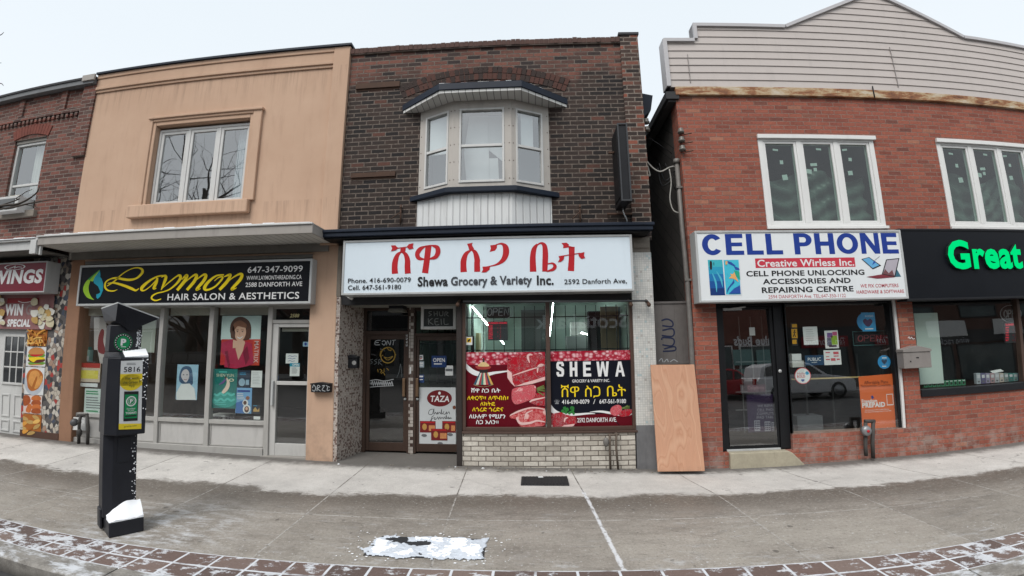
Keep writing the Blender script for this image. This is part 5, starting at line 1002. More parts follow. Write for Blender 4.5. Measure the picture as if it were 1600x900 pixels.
og = mat('petal_orange', C(240, 178, 110), .4); dbl = mat('petal_blue', C(42, 84, 168), .4); grn = mat('petal_green', C(40, 172, 140), .4)
for k_, (pts, m_) in enumerate((([(420, 395), (470, 410), (520, 450), (500, 460), (440, 430)], dbl), ([(495, 450), (560, 480), (570, 505), (520, 500)], dbl), ([(500, 505), (565, 520), (575, 620), (530, 580)], grn), ([(440, 600), (470, 570), (455, 545), (490, 550), (505, 525), (520, 565), (545, 620), (555, 645), (510, 610), (480, 600)], og), ([(415, 780), (425, 720), (480, 650), (500, 610), (505, 650), (450, 710)], dbl), ([(440, 780), (500, 720), (570, 680), (580, 780)], dbl), ([(400, 400), (425, 400), (420, 440), (402, 440)], og))): fl.poly(mp(C1, pts), m_, 3 + k_)
fl.poly(mp(C2, [(790, 375), (880, 350), (1023, 450), (925, 494)]), ink, 1); fl.poly(mp(C2, [(806, 378), (877, 357), (1000, 446), (922, 480)]), mat('tablet_screen', C(110, 180, 226), .3), 2); fl.poly(mp(C2, [(935, 395), (960, 412), (915, 445)]), dbl, 3); fl.stroke(mp(C2, [(945, 390), (1003, 342)]), .7, inkg, 3)
fl.poly(mp(C2, [(1205, 490), (1256, 580), (1180, 583)]), mat('stand_teal', C(60, 110, 130), .4), 1); fl.poly(mp(C2, [(1080, 378), (1236, 362), (1186, 583), (1028, 555)]), ink, 2); fl.poly(mp(C2, [(1088, 388), (1222, 374), (1176, 572), (1042, 548)]), mat('laptop_screen', C(186, 180, 190), .3), 3); fl.poly(mp(C2, [(1042, 548), (1066, 490), (1110, 540), (1150, 500), (1176, 572)]), mat('screen_hills', C(120, 80, 84), .3), 4); fl.poly(mp(C2, [(848, 582), (1030, 553), (1186, 585), (975, 604)]), mat('keyboard_maroon', C(132, 52, 64), .4), 3)
fl.mb.build('picture', t)
# --- green lettered sign at the right
t, yf = sign_box('shop_sign', 'black fascia sign with raised glowing green letters reading Great', (1410.5, 357.5, 1600, 468), 5.98, 6.18, blackm, blackface, .03, x1=12.0)
def raised(txt, box, Y, depth, face, side, parent, name, **kw):
    v, f = glyphs(txt, **kw); lo, hi = v.min(0), v.max(0); u = (v - lo) / (hi - lo); a, b, c, d = RX(*box, Y - depth); P = [(a + (b - a) * p[0], c + (d - c) * p[1]) for p in u]
    m = MB(); m.add([(p[0], Y - depth, p[1]) for p in P], f, face); cnt = {}
    for q in f:
        for i in range(len(q)): e = (q[i], q[(i + 1) % len(q)]); cnt[e] = cnt.get(e, 0) + 1
    bd = [e for e in cnt if (e[1], e[0]) not in cnt]; n = len(P); m.add([(p[0], Y - depth, p[1]) for p in P] + [(p[0], Y, p[1]) for p in P], [(e[1], e[0], e[0] + n, e[1] + n) for e in bd], side); return m.build(name, parent)
raised('Great', (1481, 375, 1596.5, 420.5), yf, .045, emis('green_lit_face', (.0, .78, .22), .72), mat('green_return', (.01, .03, .02), .5), t, 'lettering', bold=.035)
fl = Flat(yf); kt(fl, zJ, '4 x 10', 130, 287, 148, 290, inkg, 0); 
# --- black blank blade sign
t = thing('blade_sign', 'blank black projecting box sign high on the dark brick wall', 'blade sign', (1.27, 6.1, 3.45)); m = MB(); m.box(1.205, 1.335, 5.62, 6.08, 3.50, 4.60, blackm); m.build('cabinet', t, bevel=.012)
m = MB(); m.box(1.195, 1.205, 5.68, 6.02, 3.57, 4.53, black); m.build('face', t); m = MB(); m.frame(1.20, 1.34, 3.495, 4.605, .02, 5.605, 5.62, mat('dark_trim', (.04, .042, .046), .4)); m.build('edge_trim', t)
m = MB()
m.tube([(1.12, 5.9, 4.3), (1.205, 5.9, 4.3)], .02, rust, 6); m.box(1.25, 1.29, 6.08, YF, 4.3, 4.34, rust); m.box(1.25, 1.29, 6.08, YF, 3.7, 3.74, rust); m.tube([(1.1, 6.16, 3.48), (1.46, 6.16, 3.48)], .018, rust, 6); m.build('bracket', t)
m = MB(); m.tube([(1.28, 5.95, 3.5), (1.3, 5.96, 3.42), (1.34, 6.0, 3.36), (1.36, 6.05, 3.28)], .008, paper, 6); m.build('wire', t)
# ================================================================== window posters and stickers of the salon
YI = YS + .052; GS = 'posters in the salon window'
def poster(name, label, Y, cat='poster', group=None, st_=.0007):
    f = Flat(Y, step=st_); f.done = lambda: f.mb.build(name, None, label, cat, group); return f
def lines(f, k, x0, y0, x1, y1, n, mt, lay, frac=.35, seed=0):      # lines too small to read in the photo: rows of short strokes
    r = random.Random(seed); h = (y1 - y0) / n
    for i in range(n): e = x1 - (x1 - x0) * r.uniform(0, .35); kr(f, k, x0, y0 + i * h, e, y0 + (i + frac) * h, mt, lay)
f = poster('portrait_poster', 'large portrait poster of a smiling woman in a red jacket in the salon window', YI, group=GS); red_j = mat('jacket_crimson', C(176, 36, 74), .5, var=.2, scale=12); hair = mat('hair_brown', C(92, 58, 46), .5, var=.35, scale=16); hair2 = mat('hair_light', C(140, 92, 70), .5, var=.3, scale=16)
kr(f, sdk, 98, 50, 328, 192, mat('poster_mint', C(200, 218, 216), .5), 0); kr(f, sdk, 94, 188, 322, 340, mat('poster_scarlet', C(188, 44, 44), .5), 1); kr(f, sdk, 280, 188, 322, 340, mat('poster_orange', C(206, 70, 44), .5), 2)
f.blob(mp(sdk, [(150, 150), (155, 95), (185, 62), (225, 58), (262, 85), (272, 130), (262, 185), (225, 195), (180, 190)]), hair, 3); f.blob(mp(sdk, [(180, 200), (175, 240), (190, 300), (230, 300), (240, 230), (228, 195)]), skin, 4); f.blob(mp(sdk, [(172, 150), (178, 112), (205, 100), (235, 112), (242, 150), (228, 186), (205, 202), (185, 188)]), skin, 5)
f.poly(mp(sdk, [(98, 210), (150, 190), (178, 195), (182, 250), (200, 300), (225, 250), (240, 200), (275, 215), (290, 330), (250, 345), (180, 360), (115, 350), (122, 290), (98, 260)]), red_j, 6); f.poly(mp(sdk, [(184, 215), (235, 205), (225, 255), (198, 310), (186, 262)]), skin, 7); f.poly(mp(sdk, [(168, 190), (195, 200), (190, 238), (165, 240)]), skin, 8)
f.blob(mp(sdk, [(165, 145), (170, 100), (205, 78), (240, 95), (250, 120), (225, 118), (195, 112), (178, 130)]), hair2, 9); f.poly(mp(sdk, [(150, 130), (170, 105), (180, 150), (176, 190), (155, 180)]), hair, 9); f.poly(mp(sdk, [(245, 110), (272, 120), (270, 180), (240, 190), (250, 150)]), hair, 9)
for ex in (193, 222): f.disc(*sdk(ex, 143), 1.2, .7, ink, 10)
f.stroke(mp(sdk, [(190, 172), (207, 182), (225, 170)]), [.6, 1.6, .6], inkw, 10); f.stroke(mp(sdk, [(207, 146), (204, 160), (210, 163)]), .5, mat('print_shade', C(190, 140, 118), .6), 10); f.stroke(mp(sdk, [(184, 134), (200, 132)]), .7, hair, 10); f.stroke(mp(sdk, [(214, 132), (230, 134)]), .7, hair, 10)
f.poly(mp(sdk, [(118, 260), (135, 255), (150, 340), (140, 356)]), mat('jacket_dark', C(128, 22, 54), .5), 10); f.poly(mp(sdk, [(225, 262), (250, 225), (262, 300), (240, 340)]), MATS['jacket_dark'], 10)
kt(f, sdk, 'MATRIX', 290, 198, 316, 326, mat('pale_lettering', C(226, 190, 186), .5), 11, rot=-1, bold=.01); f.done()
f = poster('portrait_poster', 'pale blue poster of a woman with long hair in the middle salon pane', YI, group=GS); kr(f, zB, 672, 534, 752, 668, mat('ice_blue', C(160, 198, 220), .5, var=.1), 0); f.blob(mp(zB, [(684, 600), (688, 555), (706, 540), (728, 548), (734, 590), (728, 612)]), mat('hair_slate', C(66, 92, 122), .5, var=.3, scale=14), 1); f.blob(mp(zB, [(690, 580), (696, 558), (710, 552), (720, 565), (718, 588), (706, 602)]), mat('skin_cool', C(206, 200, 204), .5), 2); f.poly(mp(zB, [(672, 640), (690, 608), (722, 606), (740, 625), (746, 668), (672, 668)]), paper, 3)
for ex in (699, 712): f.disc(*zB(ex, 573), 1.3, .7, mat('slate_ink', C(50, 64, 84), .5), 4)
f.stroke(mp(zB, [(700, 590), (706, 592), (712, 589)]), .8, mat('lip', C(150, 90, 100), .5), 4); f.done()
f = poster('show_poster', 'teal show poster lettered SHEN YUN with a dancer in the salon window', YI, group=GS); teal = mat('poster_teal', C(30, 118, 112), .5, var=.2, scale=6); tl2 = mat('poster_aqua', C(92, 196, 186), .5, var=.15)
kr(f, sdk, 44, 362, 188, 592, teal, 0); f.blob(mp(sdk, [(48, 560), (60, 520), (110, 490), (170, 510), (184, 560), (120, 588)]), mat('poster_mid_teal', C(52, 158, 148), .5), 1); kt(f, sdk, 'SHEN YUN', 70, 390, 171, 407, mat('cream_ink', C(230, 224, 196), .5), 2, bold=.0); lines(f, sdk, 85, 376, 150, 384, 1, tl2, 2, .8)
f.stroke(mp(sdk, [(128, 412), (138, 440), (132, 470), (112, 495), (100, 505)]), [1.5, 4.5, 6, 5, 2], mat('dancer_cream', C(236, 214, 196), .5), 3); f.stroke(mp(sdk, [(85, 452), (108, 440), (125, 420)]), [1, 3, 1.5], mat('dancer_violet', C(120, 84, 150), .5), 4); f.disc(*sdk(124, 412), 1.5, 1.8, hair, 5); f.disc(*sdk(157, 427), 4, 2.4, MATS['cream_ink'], 3, r0=.6)
for y_ in (508, 540): f.stroke(mp(sdk, [(56, y_), (75, y_ + 8), (95, y_ - 4), (115, y_ + 8), (135, y_ - 4), (155, y_ + 8), (176, y_ - 2)]), 3, tl2, 4)
lines(f, sdk, 62, 556, 150, 578, 2, tl2, 5); f.done()
f = poster('flyer', 'small dark navy flyer beside the teal show poster', YI, 'flyer', GS); kr(f, sdk, 192, 370, 265, 466, mat('flyer_navy', C(34, 50, 70), .5), 0); f.disc(*sdk(218, 440), 5, 6, mat('flyer_pale', C(150, 180, 200), .5, var=.3), 1); lines(f, sdk, 205, 384, 255, 402, 2, cyan, 1); f.rect(*sdk(240, 425), *sdk(260, 455), MATS['flyer_pale'], 2); f.done()
f = poster('notice', 'plain white typed notice in the salon window beside the small navy flyer', YI, 'notice', GS); kr(f, sdk, 271, 372, 335, 470, paper, 0); lines(f, sdk, 280, 384, 328, 456, 8, mat('typed_grey', C(180, 182, 184), .6), 1, .3); f.done()
f = poster('flyer', 'light blue flyer with small portraits below the navy flyer', YI, 'flyer', GS); kr(f, sdk, 182, 472, 275, 622, mat('flyer_blue', C(120, 170, 214), .5, var=.12), 0); f.poly(mp(sdk, [(183, 560), (230, 545), (262, 570), (262, 620), (183, 620)]), mat('flyer_deep', C(64, 112, 176), .5), 1); kr(f, sdk, 192, 486, 266, 497, blue, 2); f.disc(*sdk(238, 560), 4.5, 5, paper, 2); f.disc(*sdk(236, 560), 2.6, 3.2, hair, 3); f.disc(*sdk(246, 596), 6, 7, paper, 3); f.disc(*sdk(246, 598), 3.6, 5, hair, 4); f.disc(*sdk(246, 594), 2, 2.6, skin, 5); f.disc(*sdk(252, 532), 3, 3, hair2, 3); lines(f, sdk, 190, 505, 240, 545, 4, paper, 4); f.done()
f = poster('flyer', 'dark flyer low in the salon window beside the door frame, under the typed notice', YI, 'flyer', GS); kr(f, sdk, 277, 572, 325, 626, mat('flyer_black', C(40, 44, 56), .5), 0); f.poly(mp(sdk, [(284, 600), (296, 585), (310, 604), (320, 588), (320, 612), (284, 612)]), chip[1], 1); lines(f, sdk, 284, 576, 318, 584, 1, cyan, 1); kr(f, sdk, 286, 640, 325, 658, paper, 0); f.done()
# salon left pane
f = poster('price_list', 'red and yellow price board standing in the salon window behind the parking machine', YI, 'price board', GS); kr(f, zB, 276, 528, 382, 600, mat('board_cream', C(214, 196, 176), .5, var=.15), 0); kr(f, zB, 276, 528, 382, 546, mat('board_red', C(186, 62, 56), .5), 1); kr(f, zB, 308, 556, 374, 588, mat('board_yellow', C(226, 210, 90), .5), 1); lines(f, zB, 282, 552, 304, 596, 5, mat('board_brown', C(190, 110, 80), .5), 1); kr(f, zB, 274, 604, 372, 618, paper, 1); f.done()
f = poster('price_list', 'white price sheet with green headings below the red and yellow price board', YI, 'price board', GS); kr(f, zB, 321, 626, 400, 722, mat('pale_sheet', C(206, 220, 214), .5), 0); lines(f, zB, 328, 634, 392, 652, 2, green, 1, .5); lines(f, zB, 328, 658, 392, 706, 5, inkg, 1, .4); lines(f, zB, 328, 708, 392, 718, 1, green, 1, .6); f.done()
f = poster('fabric_banner', 'white banner with a dark red figure behind the parking machine', YI + .06, 'banner', GS); f.poly(mp(sw, [(215, 60), (285, 60), (300, 330), (250, 330), (235, 250), (215, 250)]), mat('banner_pale', C(206, 196, 194), .7), 0); f.blob(mp(sw, [(240, 180), (258, 130), (275, 140), (270, 200), (285, 270), (240, 260)]), mat('banner_red', C(140, 60, 64), .6), 1); f.done()
t = thing('product_bottle', 'mint green shampoo carton on the shelf above the red and yellow price board', 'shampoo', (W(160 * .26667 + 90, 318 * .26667 + 480, YS + .15)[0], YS + .15, W(133, 564, YS + .15)[1])); m = MB(); a, b, c, d = kx(sw, 136, 232, 186, 318, YS + .14); m.box(a, b, YS + .14, YS + .22, c, d - .05, mat('mint_label', C(170, 206, 196), .5)); m.build('carton', t, bevel=.008); m = MB(); m.box(a + .03, b - .03, YS + .15, YS + .21, d - .05, d, mat('mint_cap', C(90, 150, 130), .5)); m.build('lid', t)
f = Flat(YS + .1395); f.rect(*sw(140, 285), *sw(184, 312), paper, 0); f.mb.build('label', t)
t = thing('stool', 'low white stool inside the salon window beneath the show poster', 'stool', (W(341, 656, YS + .3)[0], YS + .3, .3)); a, b, c, d = kx(sdk, 28, 630, 130, 640, YS + .2); m = MB(); m.box(a, b, YS + .16, YS + .42, c, d, white_p); m.build('seat', t, bevel=.006)
for u in (a + .03, b - .06):
    for yy in (YS + .18, YS + .37): m = MB(); m.box(u, u + .03, yy, yy + .03, .12, c, white_p); m.build('leg', t)
# salon door
f = poster('notice', 'white handwritten notice on the salon door glass', YI, 'notice'); kr(f, sdk, 474, 272, 547, 330, paper, 0); 
for i, yy in enumerate((288, 302, 316)): f.stroke(mp(sdk, [(486, yy), (500, yy - 3), (512, yy + 2), (525, yy - 2), (538 - i * 8, yy)]), .7, blue, 1)
f.done()
f = poster('hours_card', 'opening hours card with a teal OPEN heading on the salon door', YI - .004, 'hours card'); kr(f, sdk, 498, 328, 555, 404, paper, 0); kr(f, sdk, 498, 328, 555, 348, mat('card_teal', C(36, 150, 180), .5), 1); kt(f, sdk, 'OPEN', 512, 331, 551, 344, inkw, 2, bold=.03); lines(f, sdk, 508, 354, 546, 392, 7, inkg, 1, .3); f.done()
f = poster('sticker', 'small white and blue payment card sticker low on the salon door glass', YI, 'sticker'); kr(f, sdk, 394, 402, 431, 431, mat('visa_blue', C(60, 90, 150), .5), 0); kr(f, sdk, 396, 404, 429, 410, paper, 1); kt(f, sdk, 'VISA', 399, 412, 427, 422, inkw, 1, bold=.03); kr(f, sdk, 404, 375, 421, 392, paper, 0); f.done()
f = poster('sticker', 'pale blue alarm sticker near the top of the salon door', YI, 'sticker'); kr(f, sdk, 574, 203, 634, 231, mat('pale_blue', C(140, 170, 190), .5), 0); f.disc(*sdk(590, 216), 2, 2.4, blue, 1); f.done()
f = poster('house_number', 'italic house number 2588 on the salon transom', YS + .035, 'house number'); kt(f, sdk, '2588', 498, 39, 553, 60, mat('number_cream', C(226, 214, 160), .5), 0, bold=.02, shear=.25); f.done()
# ================================================================== grocery window films
def meat_mat(name, base, dark, fat, sc=14, thr=.57):
    s = N(name); n1 = s.noise(sc, 5, .65, dist=1.2); n2 = s.noise(sc * 2.4, 4, .7, dist=2.5); r = s.math('ABSOLUTE', s.math('SUBTRACT', n2, .5)); c = s.mix(s.step(n1, .35, .65), base, dark); c = s.mix(s.math('MULTIPLY', s.step(r, .035, .005), s.step(n1, .4, .6)), c, fat); c = s.mix(s.step(s.noise(sc * .5, 3), thr + .05, thr + .12), c, fat); return s.fin(c, .45, 0, .12)
mA = meat_mat('red_meat', C(186, 26, 44), C(128, 10, 28), C(232, 172, 174), 16, .6); mB = meat_mat('pink_meat', C(212, 92, 102), C(184, 52, 68), C(240, 190, 188), 20); mC = meat_mat('marbled_meat', C(180, 34, 46), C(210, 96, 98), C(238, 194, 188), 14, .53); fat = mat('meat_fat', C(236, 196, 192), .4, var=.12, scale=18)
def cubes_mat():
    s = N('diced_meat'); x, y, z = s.sep(); v = s.n('TexVoronoi'); v.voronoi_dimensions = '2D'; v.inputs['Scale'].default_value = 17; s.l(s.vec(x, s.math('MULTIPLY', z, 1.3)), v.inputs['Vector']); sp = s.n('SeparateColor'); s.l(v.outputs['Color'], sp.inputs[0])
    c = s.ramp(sp.outputs[0], [(0, C(176, 36, 60)), (.35, C(214, 90, 110)), (.6, C(238, 176, 186)), (.8, C(246, 214, 216)), (1, C(140, 20, 44))]); n = s.noise(40, 3); c = s.mix(s.step(n, .45, .7), c, C(240, 200, 204)); c = s.mix(s.step(v.outputs['Distance'], .0, .7), c, C(166, 30, 52)); return s.fin(c, .45, 0, .12)
dice = cubes_mat(); filmR = mat('film_maroon', C(98, 14, 28), .45, var=.06, spec=.12); filmB = mat('film_black', (.007, .008, .014), .4, var=.1, spec=.12); YD_ = YW + .048
f = Flat(YD_, step=.0006); kr(f, D1, 28, 64, 846, 838, filmR, 0); kr(f, D1, 28, 64, 470, 192, dice, 1); kr(f, D1, 465, 64, 846, 130, dice, 1)
f.stroke(mp(D1, [(30, 160), (80, 230), (150, 275), (250, 290), (340, 272), (470, 255)]), [2, 7, 7.5, 6, 4, 2], inkw, 2)
# woven basket table
stripes = [C(44, 90, 110), C(214, 214, 200), C(170, 60, 70), C(60, 130, 120), C(226, 220, 190), C(190, 80, 80), C(60, 70, 90), C(210, 170, 90)]
for i in range(8): a0, a1 = i / 8, (i + 1) / 8; f.poly(mp(D1, [(190 + 80 * a0, 268), (190 + 80 * a1, 268), (128 + 200 * a1, 392), (128 + 200 * a0, 392)]), mat('weave_%d' % i, stripes[i], .6, var=.25, scale=20), 3)
f.blob(mp(D1, [(130, 388), (228, 412), (328, 388), (300, 402), (228, 415), (150, 402)]), mat('weave_rim', C(150, 130, 90), .6), 4, 3); f.poly(mp(D1, [(180, 232), (275, 232), (268, 272), (192, 272)]), mat('weave_neck', C(40, 30, 30), .6), 4); f.blob(mp(D1, [(150, 205), (170, 232), (228, 240), (290, 230), (302, 208), (228, 198)]), mat('weave_bowl', C(160, 60, 54), .6, var=.3, scale=20), 5); f.blob(mp(D1, [(175, 205), (200, 172), (225, 160), (255, 170), (285, 205)]), mat('lid_cream', C(226, 196, 140), .6, var=.3, scale=18), 6); f.poly(mp(D1, [(220, 165), (225, 122), (236, 122), (240, 165)]), mat('lid_tip', C(50, 44, 48), .6), 7)
f.poly(mp(D1, [(466, 150), (560, 100), (660, 76), (720, 85), (800, 82), (846, 120), (846, 340), (700, 380), (560, 402), (540, 412), (500, 370), (470, 330)]), mA, 3); f.poly(mp(D1, [(466, 235), (510, 270), (520, 360), (545, 412), (505, 375), (468, 320)]), fat, 4); f.poly(mp(D1, [(515, 300), (600, 250), (760, 215), (846, 190), (846, 310), (720, 350), (600, 385), (548, 412), (525, 370)]), mA, 4); f.poly(mp(D1, [(548, 408), (640, 372), (740, 345), (846, 310), (846, 345), (720, 382), (600, 402)]), fat, 5); f.stroke(mp(D1, [(690, 170), (672, 110), (690, 88), (720, 92)]), [1.5, 3.5, 3, 1.5], fat, 5); f.stroke(mp(D1, [(770, 270), (775, 215), (805, 190), (845, 200)]), [1.5, 3, 3, 2], fat, 6); f.stroke(mp(D1, [(520, 300), (640, 258), (846, 195)]), [1, 2, 1], fat, 6)
f.blob(mp(D1, [(510, 500), (520, 440), (580, 415), (720, 392), (755, 430), (735, 520), (660, 560), (560, 590), (520, 560)]), mB, 7); f.poly(mp(D1, [(735, 480), (846, 470), (846, 605), (760, 600), (690, 570)]), mA, 6); f.stroke(mp(D1, [(690, 565), (730, 545), (846, 520)]), [1.5, 3, 1.5], fat, 8)
for i, (q0, q1) in enumerate((((760, 435), (840, 415)), ((765, 445), (845, 455)), ((770, 425), (835, 400)), ((770, 460), (835, 500)), ((775, 440), (843, 430)))): f.stroke(mp(D1, [q0, q1]), 1.6, mat('herb_green', C(110, 130, 70), .6, var=.3), 9 + i)
f.blob(mp(D1, [(492, 700), (540, 672), (620, 640), (700, 616), (800, 618), (846, 640), (846, 790), (760, 812), (640, 822), (590, 800), (555, 740), (505, 730)]), mC, 8); f.stroke(mp(D1, [(495, 700), (580, 660), (680, 628), (760, 625), (845, 640)]), [1.5, 3, 2, 2, 2], fat, 14); f.stroke(mp(D1, [(560, 720), (600, 780), (700, 775), (760, 755), (845, 765)]), [2.5, 4, 3.5, 2.5, 2], fat, 14); f.stroke(mp(D1, [(640, 740), (660, 680), (720, 650)]), [1, 2.5, 1], fat, 14)
kt(f, D1, 'ሸዋ ስጋ ቤት', 104, 424, 398, 474, inkw, 10, bold=.02); kt(f, D1, 'ለቁርጥ፣ ለጥብስ፣', 66, 502, 480, 550, yellow, 10, bold=.02); kt(f, D1, 'ለክትፎ', 196, 562, 345, 606, yellow, 10, bold=.02); kt(f, D1, 'ለጎረድ ጎረድና', 116, 618, 428, 664, yellow, 10, bold=.02); kt(f, D1, 'ለሁሉም የሚሆን', 84, 690, 450, 735, inkw, 10, bold=.02); kt(f, D1, 'ስጋ አለን።', 155, 745, 380, 792, inkw, 10, bold=.02)
f.mb.build('window_film', None, 'maroon window film with raw steaks, a woven basket table and Amharic text', 'window film', 'window films of the grocery')
f = Flat(YD_, step=.0006); kr(f, D2, 46, 50, 893, 842, filmB, 0); kr(f, D2, 50, 52, 890, 150, dice, 1)
f.poly(mp(D2, [(52, 640), (130, 690), (300, 700), (500, 690), (640, 680), (893, 690), (893, 842), (52, 842)]), filmR, 1); f.stroke(mp(D2, [(52, 610), (100, 660), (180, 690), (320, 692), (450, 682), (515, 686)]), [8, 7, 5, 3.5, 2.5, .6], inkw, 2); f.stroke(mp(D2, [(460, 668), (560, 662), (660, 676), (780, 700), (860, 690), (892, 650)]), [.6, 3, 3.5, 3, 4, 5], inkw, 2); f.stroke(mp(D2, [(640, 690), (720, 760), (790, 840)]), [.5, 1.2, .5], filmB, 2)
for ch, x0, x1 in (('S', 124, 200), ('H', 258, 334), ('E', 392, 472), ('W', 527, 652), ('A', 714, 810)): a_, b_ = D2(x0, 160), D2(x1, 310); block_text(f, ch, (*a_, *b_), inkw, 3, .34, .2)
kt(f, D2, 'GROCERY & VARIETY INC.', 282, 338, 660, 368, inkw, 3, bold=.012); kt(f, D2, 'ሸዋ ስጋ ቤት', 170, 388, 822, 524, yellow, 3, bold=.0); kt(f, D2, '416-690-0079', 180, 542, 456, 586, inkw, 3, bold=.015); kt(f, D2, '/', 494, 540, 516, 586, inkw, 3); kt(f, D2, '647-561-9180', 556, 538, 824, 582, inkw, 3, bold=.015); kt(f, D2, '☎', 104, 544, 154, 586, mat('phone_grey', C(170, 172, 176), .5), 3); kt(f, D2, '2592 DANFORTH AVE.', 334, 724, 730, 770, inkw, 3, bold=.012)
pg = mat('parsley', C(44, 124, 54), .6, var=.4, scale=20); r5 = random.Random(9)
for i in range(16): cx_, cy_ = r5.uniform(180, 305), r5.uniform(625, 680); f.blob(mp(D2, [(cx_ + 17 * math.cos(q) * r5.uniform(.6, 1.2), cy_ + 17 * math.sin(q) * r5.uniform(.6, 1.2)) for q in np.linspace(0, 5.5, 7)]), pg, 4 + i % 4, 3)
f.poly(mp(D2, [(58, 720), (90, 680), (170, 668), (210, 690), (320, 715), (328, 780), (300, 800), (180, 825), (85, 840), (62, 800)]), mA, 9); f.poly(mp(D2, [(140, 835), (200, 800), (310, 785), (296, 808), (200, 828)]), fat, 10); f.stroke(mp(D2, [(205, 770), (212, 735), (240, 722)]), [1, 2.5, 1.2], fat, 10); f.poly(mp(D2, [(66, 790), (88, 800), (88, 838), (70, 838)]), fat, 10)
f.blob(mp(D2, [(664, 665), (680, 620), (735, 595), (775, 610), (780, 660), (730, 705), (685, 695)]), mB, 9); f.blob(mp(D2, [(750, 690), (800, 645), (870, 640), (885, 665), (850, 705), (780, 715)]), mA, 10)
for i, (q0, q1) in enumerate((((780, 625), (860, 608)), ((785, 632), (860, 625)), ((778, 640), (840, 600)))): f.stroke(mp(D2, [q0, q1]), 1.3, MATS['herb_green'], 11 + i)
f.mb.build('window_film', None, 'black window film reading SHEWA with yellow Amharic letters', 'window film', 'window films of the grocery')
# neon OPEN, hours board, sticker
neon = mat('unlit_neon', C(176, 180, 184), .3, var=.1); nred = mat('unlit_red_neon', C(150, 70, 76), .3)
def neon_open(label, k, box, Y, m1_, m2_, oval=True):
    a, b, c, d = RX(*k(box[0], box[1]), *k(box[2], box[3]), Y); t = thing('neon_sign', label, 'neon sign', ((a + b) / 2, Y, c)); cx_, cz_, ax_, az_ = (a + b) / 2, (c + d) / 2, (b - a) / 2, (d - c) / 2; m = MB()
    P_ = [(cx_ + ax_ * math.cos(q), Y, cz_ + az_ * math.sin(q)) for q in np.linspace(0, 2 * math.pi, 29)] if oval else [(a, Y, c), (b, Y, c), (b, Y, d), (a, Y, d), (a, Y, c)]; m.tube(P_, .006, m2_, 6); m.build('outline_tube', t)
    m = MB(); w = ax_ * .30; h = az_ * .42; r = .007
    for i, ch in enumerate('OPEN'):
        u = cx_ - ax_ * .74 + i * ax_ * .39; L_ = {'O': [[(.5 + .5 * math.cos(q), .5 + .5 * math.sin(q)) for q in np.linspace(0, 6.283, 13)]], 'P': [[(0, 0), (0, 1), (.7, 1), (.95, .78), (.7, .52), (0, .52)]], 'E': [[(.9, 0), (0, 0), (0, 1), (.9, 1)], [(0, .5), (.75, .5)]], 'N': [[(0, 0), (0, 1), (.9, 0), (.9, 1)]]}[ch]
        for s__ in L_: m.tube([(u + p[0] * w + p[1] * h * .2, Y - .01, cz_ - h + 2 * h * p[1]) for p in s__], r, m1_, 6)
    m.build('letter_tube', t)
    m = MB(); m.box(a + ax_ * .2, b - ax_ * .2, Y + .02, Y + .03, cz_ - az_ * .6, cz_ + az_ * .6, mat('neon_back', (.02, .02, .022), .5)); m.build('back_board', t)
neon_open('unlit oval neon OPEN sign hanging in the grocery window over the hours board', D3, (205, 82, 462, 230), YW + .12, neon, neon)
led = emis('red_led', (1.0, .05, .09), .55); leddim = emis('dim_red_led', (.75, .03, .07), .35)
def hours_board(label, k, x0, y0, x1, y1, Y, rows, big):
    a, b, c, d = RX(*k(x0, y0), *k(x1, y1), Y); t = thing('hours_board', label, 'lit sign', ((a + b) / 2, Y + .03, c)); m = MB(); m.box(a, b, Y, Y + .03, c, d, mat('board_charcoal', (.035, .037, .042), .5)); m.build('panel', t, bevel=.004)
    f = Flat(Y); w = x1 - x0; h = y1 - y0; kt(f, k, 'BUSINESS HOURS', x0 + w * .04, y0 + h * .03, x1 - w * .04, y0 + h * .13, led, 0, bold=.02)
    for i in range(rows): yy = y0 + h * (.2 + .76 * i / rows); kt(f, k, ('MON', 'TUE', 'WED', 'THU', 'FRI', 'SAT', 'SUN')[i % 7], x0 + w * .04, yy, x0 + w * .24, yy + h * .075, led if big else leddim, 0, bold=.03); [kr(f, k, x0 + w * q, yy + h * .02, x0 + w * (q + .05), yy + h * .05, leddim, 0) for q in ((.48, .62) if i % 2 else (.6,))]
    f.mb.build('lettering', t)
hours_board('dark business hours board with red letters above the maroon steak film', D3, 242, 240, 418, 408, YW + .10, 7, True)
f = poster('sticker', 'yellow and white alarm sticker above the maroon steak film in the grocery window', YW + .044, 'sticker'); kr(f, D3, 44, 378, 104, 450, paper, 0); kr(f, D3, 52, 388, 94, 428, mat('sticker_yellow', C(232, 190, 40), .5), 1); f.blob(mp(D3, [(62, 420), (66, 405), (84, 396), (86, 408), (74, 422)]), ink, 2, 3); f.done()
